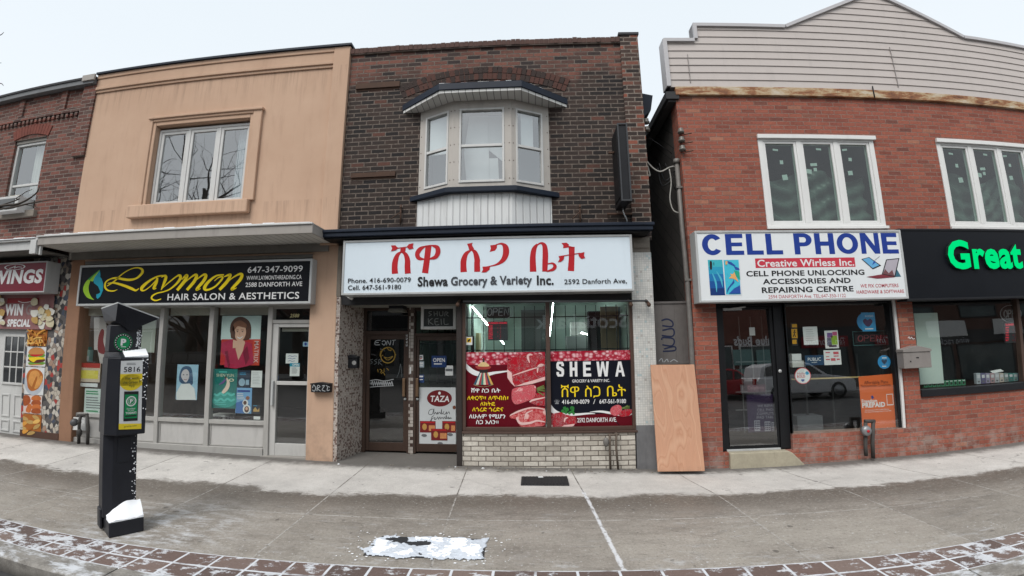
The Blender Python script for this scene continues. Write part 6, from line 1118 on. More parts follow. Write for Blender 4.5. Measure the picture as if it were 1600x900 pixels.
# entry door posters
YE = YA + .036; f = poster('product_poster', 'white TAZA chicken poster filling the lower half of the grocery door', YE, 'poster'); kr(f, zD, 458, 496, 636, 778, mat('poster_white', C(206, 210, 212), .5, var=.03), 0); tm = mat('taza_maroon', C(112, 26, 32), .5); f.disc(*zD(560, 547), 19.5, 13, tm, 1); kt(f, zD, 'TAZA', 518, 535, 606, 564, inkw, 2, bold=.02, shear=.15); f.disc(*zD(560, 523), 2, 2.4, inkw, 2)
def script(f, k, pts, mt, lay, w=.8): f.stroke(mp(k, pts), w, mt, lay, 5)
script(f, zD, [(530, 598), (515, 602), (508, 618), (518, 624), (528, 618), (534, 596), (534, 622), (542, 612), (546, 622), (552, 612), (552, 622), (560, 612), (566, 620), (570, 598), (570, 622), (582, 608), (576, 618), (586, 622), (594, 610), (594, 622), (604, 610), (608, 622)], ink, 2); script(f, zD, [(534, 628), (524, 636), (522, 652), (516, 656), (526, 642), (540, 638), (536, 646), (546, 644), (552, 634), (556, 646), (562, 634), (566, 644), (572, 636), (578, 644), (582, 634), (588, 644), (592, 626), (594, 644), (602, 634), (602, 644), (612, 636), (606, 642), (618, 640)], ink, 2)
pkc = mat('pack_maroon', C(120, 34, 36), .5, var=.2); 
for i, (a, b, c, d) in enumerate(((468, 654, 542, 708), (573, 654, 636, 708), (521, 690, 597, 744))): kr(f, zD, a, b, c, d, pkc, 3 + i * 3); f.disc(*zD(a + 22, (b + d) / 2), 3.6, 5, mat('pack_gold', C(196, 150, 80), .5), 4 + i * 3); kr(f, zD, a + 42, b + 20, c - 3, d - 8, mat('pack_food', C(206, 140, 90), .5, var=.4, scale=30), 4 + i * 3); kr(f, zD, a + 4, b + 3, c - 4, b + 8, inkr, 5 + i * 3)
for a, b in ((488, 722), (610, 718), (563, 760)): f.blob(mp(zD, [(a - 13, b), (a - 6, b - 7), (a + 8, b - 6), (a + 13, b + 2), (a, b + 7)]), inkg, 3, 3)
f.disc(*zD(629, 590), 2.4, 3, mat('tag_brown', C(120, 70, 50), .5), 2); f.done()
f = poster('open_sign', 'small blue OPEN sign hanging on the grocery door', YE - .004, 'sign'); nb = mat('sign_navy', C(28, 58, 110), .5); kr(f, zD, 523, 347, 593, 402, nb, 0); kt(f, zD, 'OPEN', 530, 358, 586, 377, inkw, 1, bold=.02); kr(f, zD, 534, 383, 572, 388, inkw, 1); f.done()
for lb, q, mm in (('white square sticker, topmost on the grocery door edge', (464, 344, 484, 368), paper), ('pale blue sticker, second from the top on the grocery door edge', (463, 374, 488, 402), mat('sticker_pale', C(176, 190, 198), .5)), ('blue shield sticker, lowest on the grocery door edge', (462, 436, 488, 474), mat('shield_blue', C(44, 70, 120), .5))):
    f = poster('sticker', lb, YE, 'sticker'); kr(f, zD, *q, mm, 0); a, b, c, d = q; kr(f, zD, a + 4, b + 5, c - 4, b + 12, inkw if mm is not paper else inkg, 1); kr(f, zD, a + 4, (b + d) / 2 + 2, c - 6, (b + d) / 2 + 6, inkw if mm is not paper else inkr, 1); f.done()
f = poster('notice', 'white receipt sized notice beside the blue OPEN sign', YE, 'notice'); kr(f, zD, 587, 393, 624, 440, paper, 0); kr(f, zD, 589, 408, 622, 420, inkg, 1); f.done()
# graffiti scratched on the left entry door
f = Flat(YA + .037, step=.0005); gwht = mat('graffiti_white', C(176, 180, 182), .6); gyel = mat('graffiti_yellow', C(150, 122, 50), .6); gfa = mat('graffiti_faint', C(90, 96, 98), .6)
for p in ([(284, 275), (262, 278), (258, 296), (280, 296)], [(262, 286), (276, 285)], [(290, 284), (300, 276), (308, 286), (300, 298), (290, 290)], [(312, 298), (316, 276), (328, 298), (332, 274)], [(338, 276), (356, 274)], [(346, 276), (342, 298)]): f.stroke(mp(zD, p), 1.1, gwht, 0, 3)
f.disc(*zD(318, 345), 12, 13, gyel, 0, r0=.88); f.stroke(mp(zD, [(298, 352), (318, 368), (342, 350), (318, 358), (298, 352)]), 1, gyel, 1); f.stroke(mp(zD, [(300, 318), (312, 310), (325, 322), (338, 316), (330, 325)]), 1.2, gyel, 1); f.stroke(mp(zD, [(284, 325), (282, 350), (296, 345)]), 1, gyel, 1); f.stroke(mp(zD, [(345, 322), (356, 345)]), 1, gyel, 1)
for p in ([(248, 364), (232, 368), (246, 378), (232, 388)], [(268, 364), (254, 370), (266, 380), (252, 390)], [(274, 390), (276, 366), (288, 372), (278, 380), (292, 392)]): f.stroke(mp(zD, p), 1, gfa, 0, 3)
for p in ([(270, 410), (272, 425)], [(280, 410), (290, 418), (282, 426)], [(300, 408), (300, 424)], [(312, 406), (322, 416)], [(286, 432), (296, 425), (304, 440)]): f.stroke(mp(zD, p), 1, gyel, 0, 3)
f.stroke(mp(zD, [(360, 450), (372, 420), (378, 385), (384, 450)]), .8, gfa, 0, 4)
r6 = random.Random(2); q_ = [(222, 496)]
for i in range(24): q_.append((224 + i * 5.1, 478 + (15 if i % 2 else -15) * r6.uniform(.5, 1)))
f.stroke(mp(zD, q_), 1.3, gwht, 0, 2); f.stroke(mp(zD, [(220, 470), (260, 460), (300, 466), (345, 458)]), 1.2, gwht, 0, 4); f.stroke(mp(zD, [(222, 496), (270, 492), (345, 488)]), 1, gwht, 0, 4); f.mb.build('graffiti', groc)
f = Flat(YA - .011); 
kt(f, zD, '2592', 403, 246, 411, 305, paper, 0, rot=-1); f.rect(*zD(421, 400), *zD(427, 432), paper, 0); f.mb.build('number_strip', groc)
# window bars behind the upper part of the entry door
m = MB()
for i in range(5): u = W(*zD(478 + i * 36, 380), YA + .12)[0]; m.box(u - .005, u + .005, YA + .115, YA + .125, 1.05, 2.0, black)
for yy in (290, 470): u = W(*zD(540, yy), YA + .13)[1]; m.box(W(*zD(462, 380), YA + .13)[0], W(*zD(640, 380), YA + .13)[0], YA + .126, YA + .134, u - .006, u + .006, black)
m.build('door_grille', groc)
# air conditioner over the door
YC = 6.62; t = thing('air_conditioner', 'boxy white framed window air conditioner with scribbled grille above the grocery door', 'air conditioner', (W(685, 514, YC)[0], YC + .3, W(685, 514, YC)[1])); a, b, c, d = kx(zD, 474, 114, 637, 222, YC); m = MB(); m.box(a, b, YC + .02, YA + .3, c, d, white_p); m.build('casing', t, bevel=.01); m = MB(); m.frame(a - .004, b + .004, c - .004, d + .004, .045, YC, YC + .02, white_p); m.build('front_frame', t, bevel=.008)
m = MB(); m.box(a + .04, b - .04, YC + .012, YC + .02, c + .04, d - .04, mat('ac_grille', C(62, 66, 66), .7, var=.2))
for i in range(16): u = a + .05 + i * (b - a - .1) / 16; m.box(u, u + .006, YC + .007, YC + .012, c + .045, d - .045, MATS['ac_grille'])
m.build('grille', t); f = Flat(YC + .007)
for p in ([(525, 140), (512, 142), (514, 150), (524, 154), (510, 162)], [(535, 140), (537, 162)], [(535, 152), (550, 150)], [(550, 138), (551, 162)], [(560, 140), (562, 158), (576, 158), (577, 138)], [(586, 162), (588, 142), (602, 146), (592, 152), (604, 162)], [(508, 172), (510, 202)], [(528, 172), (512, 186), (532, 202)], [(556, 174), (540, 176), (542, 202), (560, 200)], [(541, 188), (554, 187)], [(568, 174), (570, 202)], [(582, 172), (584, 200), (604, 198)]): f.stroke(mp(zD, p), 1.1, mat('chalk_grey', C(150, 154, 152), .8), 0, 3)
f.mb.build('scribble', t)
# porch lamp and small camera, mail boxes
t = thing('porch_light', 'dark boxy lamp on the ceiling of the grocery entry', 'porch light', (W(622, 470, 6.5)[0], 6.5, 2.235)); u = W(622, 470, 6.5)[0]; m = MB(); m.box(u - .11, u + .11, 6.4, 6.6, 2.19, 2.234, blackm); m.build('base', t, bevel=.006); m = MB(); m.hexa([(u - .12, 6.38, 2.14), (u + .12, 6.38, 2.14), (u + .12, 6.62, 2.14), (u - .12, 6.62, 2.14)], [(u - .1, 6.4, 2.188), (u + .1, 6.4, 2.188), (u + .1, 6.6, 2.188), (u - .1, 6.6, 2.188)], mat('lamp_lens', C(120, 118, 110), .3)); m.build('lens', t)
t = thing('security_camera', 'tiny white security camera at the top of the tiled entry wall', 'camera', (W(546, 463, 6.3)[0], 6.3, W(546, 463, 6.3)[1])); u, v = W(546, 464, 6.25); m = MB(); m.tube([(u - .05, 6.26, v + .02), (u + .06, 6.2, v - .03)], .024, white_v, 10); m.build('body', t); m = MB(); m.tube([(u - .05, 6.26, v + .02), (u - .06, 6.3, v + .06)], .01, white_v, 8); m.build('mount', t)
def mailbox(label, x0, x1, y0, y1, z0, z1, mt, lid, scribble=None, peak=0.0):
    t = thing('mailbox', label, 'mailbox', ((x0 + x1) / 2, y1, z0)); m = MB(); h = z1 - z0; m.box(x0, x1, y0, y1, z0, z0 + h * .74, mt); m.build('box', t, bevel=.006)
    m = MB(); zl = z0 + h * .745; prof = [(x0 - .008, zl), (x1 + .008, zl), (x1 + .008, zl + h * .12), ((x0 + x1) / 2, z1 + peak), (x0 - .008, zl + h * .12)]; m.slab(prof, y0 - .012, y1, lid); m.build('lid', t, bevel=.004); return t
a, b, c, d = RX(487, 597, 516, 613, YF - .07); t = mailbox('black mailbox covered in white graffiti on the beige pier', a, b, YF - .10, YF - .011, c, d, blackm, blackm); f = Flat(YF - .112)
for p in ([(488, 606), (490, 601), (493, 606), (491, 611), (488, 609)], [(495, 611), (496, 602), (500, 604), (496, 607), (501, 611)], [(503, 603), (507, 602), (503, 609), (508, 611)], [(509, 602), (515, 605)], [(512, 603), (511, 610), (515, 609)]): f.stroke([(x, y + .3) for x, y in p], 1, gwht, 0, 3)
f.mb.build('graffiti', t)
u, v = W(550, 575, 6.5); t = mailbox('black mailbox with a pale sticker on the mosaic tiled entry wall', u - .09, u + .11, 6.42, 6.52, v, v + .2, blackm, blackm); f = Flat(6.42); f.disc(553, 567, 3.4, 3.4, mat('sticker_smudge', C(150, 150, 148), .6), 0); f.mb.build('sticker', t)
a, b, c, d = RX(1409, 541, 1452, 575, YF - .1); t = mailbox('grey steel mailbox with a peaked lid on the red brick pier', a, b, YF - .13, YF - .002, c, d, mat('steel_grey', C(150, 144, 140), .5, .2, var=.15, grime=.3), MATS.get('steel_grey') or alu_g, peak=.01); m = MB(); m.box((a + b) / 2 - .02, (a + b) / 2 + .02, YF - .134, YF - .13, c + .14, c + .155, blackm); m.build('slot', t); m = MB(); m.tube([((a + b) / 2 - .12, YF - .14, c + .1), ((a + b) / 2 - .12, YF - .128, c + .1)], .008, black, 8); m.build('lock', t)
f = Flat(YF - .001); f.stroke(mp(zJ, [(90, 446), (95, 441), (98, 448), (104, 442), (108, 449), (116, 447)]), .8, inkw, 0); f.mb.build('graffiti', red)
# gas risers
def tubes(name, parent, runs, r, mt):
    for p in runs:
        m = MB(); m.tube(p, r, mt, 10); m.build(name, parent)
t = thing('gas_riser', 'dark gas pipe loop with a regulator at the foot of the salon window', 'gas pipe', (W(128, 690, 6.1)[0], 6.1, 0)); q = lambda x, y, Y=6.13: P3(x, y, Y)
tubes('pipe', t, [[q(123, 693), q(124, 660), q(126, 650)], [q(122, 649), q(137, 648)], [q(136, 648), q(138, 668), q(137, 694)]], .024, darkpipe); m = MB(); m.ball(q(116, 660, 6.1), .062, mat('regulator_grey', C(96, 96, 98), .5, .3), 12); m.build('regulator', t); m = MB(); m.tube([q(116, 660), q(125, 660)], .03, darkpipe, 10); m.build('joint', t); m = MB(); m.ball(q(124, 676), .045, darkpipe, 10, (1, 1, 1.5)); m.build('valve', t)
m = MB(); a, b, c, d = RX(112, 652, 134, 672, YS - .035); m.box(a, b, YS - .045, YS - .031, c, d, paper); m.frame(a, b, c, d, .02, YS - .05, YS - .045, white_v); m.build('meter_plate', t)
t = thing('gas_riser', 'rusty gas pipes with a grey regulator against the white glazed brick', 'gas pipe', (W(958, 728, 6.12)[0], 6.12, -.05)); q = lambda x, y, Y=6.13: P3(x, y, Y); tubes('pipe', t, [[q(953, 678), q(953, 700), q(954, 733)], [q(963, 676), q(963, 700), q(966, 733)], [q(950, 680), q(968, 679)]], .015, mat('rusted_pipe', (.10, .078, .062), .8, var=.4, scale=14)); m = MB(); m.ball(q(947, 691, 6.1), .05, iron, 12, (.8, .6, 1.3)); m.build('regulator', t)
t = thing('gas_riser', 'gas pipe with a round silver regulator in front of the orange poster', 'gas pipe', (W(1360, 715, 6.1)[0], 6.1, -.1)); q = lambda x, y, Y=6.11: P3(x, y, Y); tubes('pipe', t, [[q(1351, 658), q(1366, 658)], [q(1364, 658), q(1363, 690), q(1364, 716)], [q(1352, 660), q(1352, 700), q(1353, 712)]], .026, darkpipe); m = MB(); c_ = q(1353, 673, 6.08); m.tube([(c_[0], 6.04, c_[2]), (c_[0], 6.07, c_[2]), (c_[0], 6.12, c_[2])], [.055, .075, .06], mat('regulator_silver', C(150, 152, 154), .4, .5), 14); m.build('regulator', t); m = MB(); m.tube([(c_[0], 6.03, c_[2]), (c_[0], 6.041, c_[2])], .02, inkr, 8); m.build('cap', t)
# pipe along the top of the grocery window
t = thing('awning_bar', 'thin steel rod across the top of the grocery window on end brackets', 'rod', (.2, 6.08, 2.2)); a = P3(724, 471, 6.05); b = P3(1012, 470, 6.05); m = MB(); m.tube([a, b], .013, mat('dull_steel', C(92, 94, 96), .5, .4), 8); m.build('rod', t)
for px_ in (716, 985, 1013): c_ = P3(px_, 472, 6.06); m = MB(); m.tube([(c_[0], 6.02, c_[2] - .03), (c_[0], 6.2, c_[2] + .04)], .02, rust, 8); m.ball((c_[0], 6.03, c_[2] - .04), .03, rust, 8); m.build('bracket', t)
# ================================================================== alley
t = thing('alley_gate', 'grey board gate with dark blue graffiti closing the alley', 'gate', (1.98, 6.45, -.1)); gm_ = mat('grey_board', C(112, 108, 106), .8, var=.25, scale=3, grime=.4); zgt = W(1048, 471, 6.45)[1]; m = MB()
for i in range(3): u = 1.71 + i * .185; m.box(u, u + .183, 6.45, 6.475, -.2, zgt, gm_)
m.build('board', t); m = MB(); m.box(1.71, 2.262, 6.435, 6.45, 1.33, 1.36, gm_); m.box(1.71, 2.262, 6.435, 6.45, zgt - .03, zgt, gm_); m.build('rail', t); f = Flat(6.449); gb = mat('graffiti_blue', C(34, 44, 74), .7)
gk = zH
for p in ([(115, 345), (135, 340), (152, 350), (150, 365), (118, 362)], [(118, 378), (150, 372), (158, 385), (150, 398), (116, 395)], [(116, 410), (120, 402), (152, 405), (158, 418), (148, 430), (118, 426)], [(124, 440), (158, 432), (160, 445), (120, 448)]): f.stroke(mp(gk, p), 2.3, gb, 0, 4)
f.stroke(mp(gk, [(106, 482), (116, 472), (122, 486), (134, 474), (140, 486), (156, 476), (170, 484)]), 1.3, gwht, 0, 4); f.mb.build('graffiti', t)
t = MB(); A, B, Cc, D_ = P3(1028, 737, 5.90), P3(1101.5, 736, 5.90), P3(1085, 570, 6.12), P3(1016.5, 570.5, 6.12); th = Vector((0, .018, .003))
def ply():
    s = N('plywood_sheet'); x, y, z = s.sep(); d_ = s.noise(1.5, 2, .45, stretch=(2.0, 1, .55)); w = s.n('TexWave'); w.wave_type = 'BANDS'; w.bands_direction = 'X'; w.inputs['Scale'].default_value = 2.2; w.inputs['Distortion'].default_value = 0; v = s.vec(s.math('ADD', s.math('MULTIPLY', x, .25), s.math('MULTIPLY', d_, 1.0)), 0, 0); s.l(v, w.inputs['Vector'])
    fine = s.noise(40, 4, .7, stretch=(3, 1, .12)); c = s.ramp(w.outputs['Fac'], [(0, C(202, 152, 122)), (.5, C(206, 158, 128)), (.6, C(194, 142, 111)), (1, C(210, 164, 134))]); g = s.math('MULTIPLY_ADD', fine, .4, .76); c = s.mix(1.0, c, s.vec(g, g, g), 'MULTIPLY'); c = s.mix(s.math('MULTIPLY', s.step(s.math('ADD', z, s.math('MULTIPLY', s.noise(9, 4, .7), .18)), .12, -.04), .6), c, C(110, 86, 70)); return s.fin(c, .6)  # dirt and contact shadow at the foot are painted into the colour
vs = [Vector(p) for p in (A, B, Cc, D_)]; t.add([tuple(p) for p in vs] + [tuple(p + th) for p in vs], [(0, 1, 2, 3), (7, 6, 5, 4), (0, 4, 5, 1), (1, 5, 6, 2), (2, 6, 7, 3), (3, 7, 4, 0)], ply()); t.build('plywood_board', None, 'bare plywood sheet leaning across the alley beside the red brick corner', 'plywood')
t = thing('conduit_pipe', 'rusty galvanised conduit running down the corner of the red brick wall', 'conduit', (2.2, 6.1, 0)); m = MB(); c0, c1, c2 = P3(1062, 258, 6.42), P3(1070, 380, 6.36), P3(1083, 560, 6.3); m.tube([(2.22, 6.3, 4.32), (2.215, 6.28, 3.3), (2.21, 6.2, 2.4), (2.21, 6.18, 1.2), (2.21, 6.18, -.1)], .035, iron, 10); m.build('pipe', t); m = MB(); m.tube([(2.22, 6.3, 4.30), (2.22, 6.3, 4.37)], .05, iron, 10); m.build('cap', t)
for z_ in (3.9, 2.5): m = MB(); m.box(2.17, 2.26, 6.17 if z_ < 3 else 6.25, 6.2 if z_ < 3 else 6.29, z_, z_ + .03, iron); m.build('strap', t)
def insulators(label, base, n, dz, d, grp):
    for i in range(n):
        p = Vector(base) + Vector((0, 0, -dz * i)); tt = thing('insulator', label[i], 'insulator', tuple(p), grp); m = MB(); m.tube([p + Vector((-d * .16, 0, -.03)), p + Vector((-d * .05, 0, -.05)), p], .008, rust, 6); m.build('bracket', tt); m = MB(); m.tube([p + Vector((0, 0, -.03)), p + Vector((0, 0, .0)), p + Vector((0, 0, .015)), p + Vector((0, 0, .04)), p + Vector((0, 0, .05))], [.045, .05, .03, .04, .02], mat('porcelain', C(120, 116, 110) if d < 0 else C(50, 48, 50), .3), 10); m.build('bell', tt)
u, v = W(1064, 205, 6.15); insulators(['porcelain insulator on the red brick corner, topmost of three', 'porcelain insulator on the red brick corner, middle of three', 'porcelain insulator on the red brick corner, lowest of three'], (u, 6.15, v), 3, .14, -1, 'insulators on the red brick corner')
u, v = W(1010, 190, 6.3); insulators(['dark insulator on the dark brick parapet edge, upper of two', 'dark insulator on the dark brick parapet edge, lower of two'], (u, 6.3, v), 2, .13, 1, 'insulators on the dark brick wall')
m = MB(); cab = mat('cable_grey', C(176, 174, 168), .6); pk_ = lambda x, y, Y: P3(x, y, Y); pts = [pk_(1011, 252, 6.4), pk_(1020, 262, 6.4), pk_(1032, 268, 6.4), pk_(1045, 262, 6.4), pk_(1052, 260, 6.36), pk_(1062, 260, 6.34)]
m.tube([tuple(p) for p in spline(pts, 5)], .012, cab, 6); pts = [pk_(1046, 264, 6.4), pk_(1049, 285, 6.4), pk_(1047, 310, 6.4), pk_(1052, 328, 6.4), pk_(1062, 333, 6.36)]; m.tube([tuple(p) for p in spline(pts, 5)], .010, cab, 6); pts = [pk_(1012, 258, 6.42), pk_(1016, 275, 6.42), pk_(1011, 270, 6.42)]; m.tube([tuple(p) for p in spline(pts, 5)], .009, cab, 6)
for a_ in ((1030, 255, 1058, 262, 1040, 282), (1028, 262, 1060, 270, 1036, 290), (1040, 255, 1064, 275, 1056, 296)): pts = [pk_(a_[0], a_[1], 6.42), pk_(a_[4], a_[5], 6.42), pk_(a_[2], a_[3], 6.42)]; m.tube([tuple(p) for p in spline(pts, 6)], .008, black, 6)
m.tube([pk_(1014, 215, 6.5), pk_(1030, 225, 6.45), pk_(1050, 240, 6.4)], .005, black, 5); m.build('cable_bundle', None, 'tangle of white and black service cables slung across the alley', 'cables')
m = MB(); a, b, c, d = RX(1011, 131, 1018, 162, 6.9); m.hexa([(1.74, 6.5, 5.1), (1.95, 6.5, 5.3), (1.95, 8, 5.3), (1.74, 8, 5.1)], [(1.74, 6.5, 5.62), (2.0, 6.5, 5.56), (2.0, 8, 5.56), (1.74, 8, 5.62)], navy); m.build('gutter_box', groc)
# ================================================================== phone shop window
YO = YP + .066; GP = 'papers in the phone shop window'
f = poster('carrier_poster', 'big orange poster reading Freedom PREPAID in the phone shop window', YO, 'poster'); P_ = [(803, 428), (990, 412), (1006, 716), (826, 722)]; f.poly(mp(zI, P_), orange, 0); od = mat('dark_orange_ink', C(120, 50, 24), .5)
kt(f, zI, 'Affordable Plans.', 832, 448, 960, 466, od, 1, bold=.02); kt(f, zI, 'Nationwide Coverage.', 815, 466, 974, 486, od, 1, bold=.02); kt(f, zI, 'Freedom', 820, 545, 900, 564, inkw, 1, bold=.02); kt(f, zI, 'PREPAID', 822, 562, 942, 588, inkw, 1, bold=.04); kt(f, zI, 'No Contracts | No Credit Checks', 838, 597, 962, 605, inkw, 1); kt(f, zI, 'No Data Overage Fees | Free SIM', 836, 606, 974, 614, inkw, 1); kt(f, zI, 'Freedom', 952, 690, 994, 700, inkw, 1)
a, b, c, d = kx(zI, 950, 518, 984, 577, YO); m2_ = f.mb; y_ = f.y(1)
for u0, u1, v0, v1 in ((a, a + .008, c, d), (b - .008, b, c, d), (a + .008, b - .008, c, c + .012), (a + .008, b - .008, d - .008, d)): m2_.poly([(u0, y_, v0), (u1, y_, v0), (u1, y_, v1), (u0, y_, v1)], inkw)
f.poly(mp(zI, [(868, 530), (878, 526), (884, 540), (872, 546)]), blue, 1); f.done()
f = poster('notice', 'white typed letter taped high in the phone shop window', YO, 'notice', GP); kr(f, zI, 517, 168, 592, 262, paper, 0); lines(f, zI, 530, 182, 580, 250, 6, mat('typed_pale', C(176, 178, 178), .6), 1, .22); f.done()
f = poster('flyer', 'colourful flyer with purple and green pictures beside the typed letter', YO, 'flyer', GP); kr(f, zI, 629, 188, 699, 281, paper, 0)
for i, (cc, q) in enumerate(((C(120, 90, 150), (640, 200, 668, 225)), (C(140, 180, 60), (662, 215, 694, 262)), (C(90, 100, 120), (640, 226, 664, 268)), (C(196, 90, 130), (668, 194, 692, 214)), (C(60, 60, 80), (650, 264, 690, 274)))): kr(f, zI, *q, mat('flyer_tint_%d' % i, cc, .5, var=.3, scale=30), 1)
f.done()
f = poster('flyer', 'white card with red and pink logos below the colourful flyer', YO - .002, 'flyer', GP); kr(f, zI, 624, 290, 713, 367, paper, 0); [kr(f, zI, *q, mat('logo_pink', C(206, 90, 100), .5), 1) for q in ((632, 300, 655, 306), (672, 298, 700, 312), (634, 322, 652, 326), (674, 318, 700, 324), (634, 336, 655, 342), (660, 332, 684, 346), (690, 334, 706, 342))]; f.done()
f = poster('open_board', 'navy sign reading PUBLIC mobile hanging above the window rail', YO, 'sign', GP); kr(f, zI, 527, 317, 624, 369, mat('public_navy', C(22, 64, 98), .5), 0); kt(f, zI, 'PUBLIC', 540, 329, 608, 346, inkw, 1, bold=.0); kt(f, zI, 'mobile', 560, 350, 588, 357, inkw, 1); f.done()
t = thing('router_box', 'white carton on the rail beside the PUBLIC sign in the phone shop window', 'carton', (W(*zI(490, 380), YO + .1)[0], YO + .1, W(*zI(490, 380), YO + .1)[1])); a, b, c, d = kx(zI, 461, 346, 521, 380, YO + .06); m = MB(); m.box(a, b, YO + .06, YO + .2, c, d, cardw); m.build('carton_base', t, bevel=.004); a, b, c, d = kx(zI, 461, 310, 510, 345, YO + .06); m = MB(); m.box(a, b, YO + .07, YO + .19, c, d, paper); m.build('carton_top', t, bevel=.004)
f = poster('sticker', 'round white Hello BOLD sticker with a red rim on the phone shop window', YO - .003, 'sticker'); f.disc(*zI(514, 424), 12.8, 13, inkr, 0); f.disc(*zI(514, 424), 11.6, 11.8, paper, 1); kt(f, zI, 'Hello', 486, 405, 524, 420, mat('hello_red', C(196, 90, 100), .5), 2); kt(f, zI, 'BOLD', 484, 421, 526, 434, inkr, 2, bold=.03); f.disc(*zI(536, 410), 2.8, 2.8, cyan, 2); f.poly(mp(zI, [(506, 442), (522, 442), (522, 450), (514, 456), (506, 450)]), blue, 2); f.done()
cb = mat('sticker_blue', C(46, 146, 206), .5, var=.05)
f = poster('sticker', 'round sky blue sticker above the orange poster in the phone shop window', YO, 'sticker'); f.disc(*zI(937, 352), 10, 10.6, cb, 0); f.blob(mp(zI, [(922, 345), (930, 338), (937, 343), (946, 338), (952, 346), (938, 364)]), mat('sticker_deep', C(30, 60, 90), .5), 1); kr(f, zI, 926, 328, 950, 333, inkw, 1); kr(f, zI, 926, 372, 948, 376, inkw, 1); f.done()
f = poster('sticker', 'large sky blue sticker above the red neon OPEN in the phone shop window', YO, 'sticker'); f.disc(*zI(842, 143), 14, 14.5, cb, 0); kr(f, zI, 820, 94, 891, 192, mat('sticker_blue_square', C(60, 158, 214), .5), 1); f.blob(mp(zI, [(826, 140), (838, 126), (850, 134), (864, 126), (876, 142), (860, 166), (842, 164)]), mat('sticker_violet', C(74, 56, 96), .5, var=.3), 2); kt(f, zI, 'KOODO', 838, 108, 880, 118, inkw, 2); kr(f, zI, 838, 176, 880, 182, inkw, 2); f.done()
f = poster('walk_sign', 'small yellow pedestrian sign in the phone shop window beside the door', YO + .003, 'sign'); kr(f, zI, 455, 148, 486, 268, ink, 0); kr(f, zI, 456, 180, 486, 228, mat('sign_amber', C(216, 160, 40), .5), 1); f.disc(*zI(472, 188), 1, 1.2, ink, 2); f.stroke(mp(zI, [(471, 192), (470, 206), (464, 222)]), 1.4, ink, 2); f.stroke(mp(zI, [(470, 206), (478, 222)]), 1.2, ink, 2); f.stroke(mp(zI, [(464, 200), (471, 194), (480, 202)]), .9, ink, 2); kr(f, zI, 458, 155, 484, 172, MATS['sign_amber'], 1); kr(f, zI, 460, 236, 482, 258, MATS['sign_amber'], 1); f.done()
neon_open('unlit red rectangular neon OPEN sign in the phone shop window', zI, (776, 192, 940, 264), YO + .1, nred, mat('neon_frame', C(60, 110, 112), .4), False)
f = poster('notice', 'small blank white card at the top of the phone shop door', YP + .068, 'notice'); kr(f, zI, 237, 172, 266, 214, paper, 0); f.done()
f = poster('repair_poster', 'dark purple poster listing phone repairs low behind the phone shop door', YP + .09, 'poster'); pu = mat('poster_purple', C(52, 34, 70), .5, var=.15); kr(f, zI, 226, 520, 412, 716, pu, 0); gl_ = mat('poster_grey_ink', C(160, 160, 170), .5)
for tx, a, b, c, d in (('Cellphone', 228, 476, 312, 500), ('WE REPAIR', 278, 573, 374, 586), ('CELL PHONE', 278, 594, 380, 608), ('COMPUTERS', 276, 614, 384, 627), ('IPAD TABLETS', 274, 632, 390, 646)): kt(f, zI, tx, a, b, c, d, gl_ if tx[0] != 'C' or tx[1] != 'e' else mat('poster_rose', C(170, 130, 136), .5), 2, bold=.0, gap=1.1)
kr(f, zI, 226, 470, 320, 508, mat('poster_wine', C(84, 36, 52), .5), 0)
for x0 in (262, 316, 352): kr(f, zI, x0, 656 + (x0 - 262) * .1, x0 + 30, 712, gl_, 1); [kr(f, zI, x0 + 3 + i * 9, 662 + j * 11 + (x0 - 262) * .1, x0 + 9 + i * 9, 669 + j * 11 + (x0 - 262) * .1, pu, 2) for i in range(3) for j in range(4)]
f.done()
# ================================================================== right hand shop window
YR = YQ + .055
neon_open('unlit oval neon OPEN sign under the glowing green lettered fascia', G1, (805, 95, 990, 246), YR + .1, neon, neon)
hours_board('lit red hours board beneath the oval neon under the green lettered sign', G1, 846, 250, 990, 425, YR + .12, 6, True)
gbx = mat('carton_green', C(58, 128, 96), .5, var=.1); z0 = W(1450, 607, YR + .12)[1]; t = thing('snack_box', 'small green carton nearest the brick pier in the row on the window sill', 'carton', (W(*G1(148, 805), YR + .14)[0], YR + .14, gz0 + .1), 'green cartons along the window sill'); a, b, c, d = kx(G1, 132, 775, 165, 838, YR + .1); d = gz0 + .1 + (b - a) * 1.35; c = gz0 + .102; m = MB(); m.box(a, b, YR + .1, YR + .16, c, d, gbx); m.build('carton', t, bevel=.003); f = Flat(YR + .1); w = b - a; f.world([(a + w * .25, c + w * .3), (a + w * .8, c + w * .5), (a + w * .55, c + w * .95), (a + w * .2, c + w * .8)], ink, 0); f.world([(a + w * .15, c + w * 1.1), (b - w * .15, c + w * 1.1), (b - w * .15, c + w * 1.25), (a + w * .15, c + w * 1.25)], paper, 0); f.mb.build('emblem', t)
x_end = W(*G1(470, 800), YR + .1)[0]; step_ = (x_end - a - .0) / 9
for i in range(1, 10):
    c2 = t.copy(); COL.objects.link(c2); c2.location.x += step_ * i; c2['label'] = '%s small green carton from the brick pier on the window sill' % ('second', 'third', 'fourth', 'fifth', 'sixth', 'seventh', 'eighth', 'ninth', 'tenth')[i - 1]
    for ch in t.children: q = ch.copy(); COL.objects.link(q); q.parent = c2
cols8 = [('pale grey', (170, 178, 184)), ('violet', (104, 100, 136)), ('lilac', (150, 144, 168)), ('dusty pink', (176, 146, 150)), ('silver', (180, 182, 186)), ('cream', (190, 180, 170)), ('grey green', (130, 146, 144)), ('teal', (60, 124, 120)), ('pale teal', (120, 160, 158)), ('navy', (52, 66, 96))]
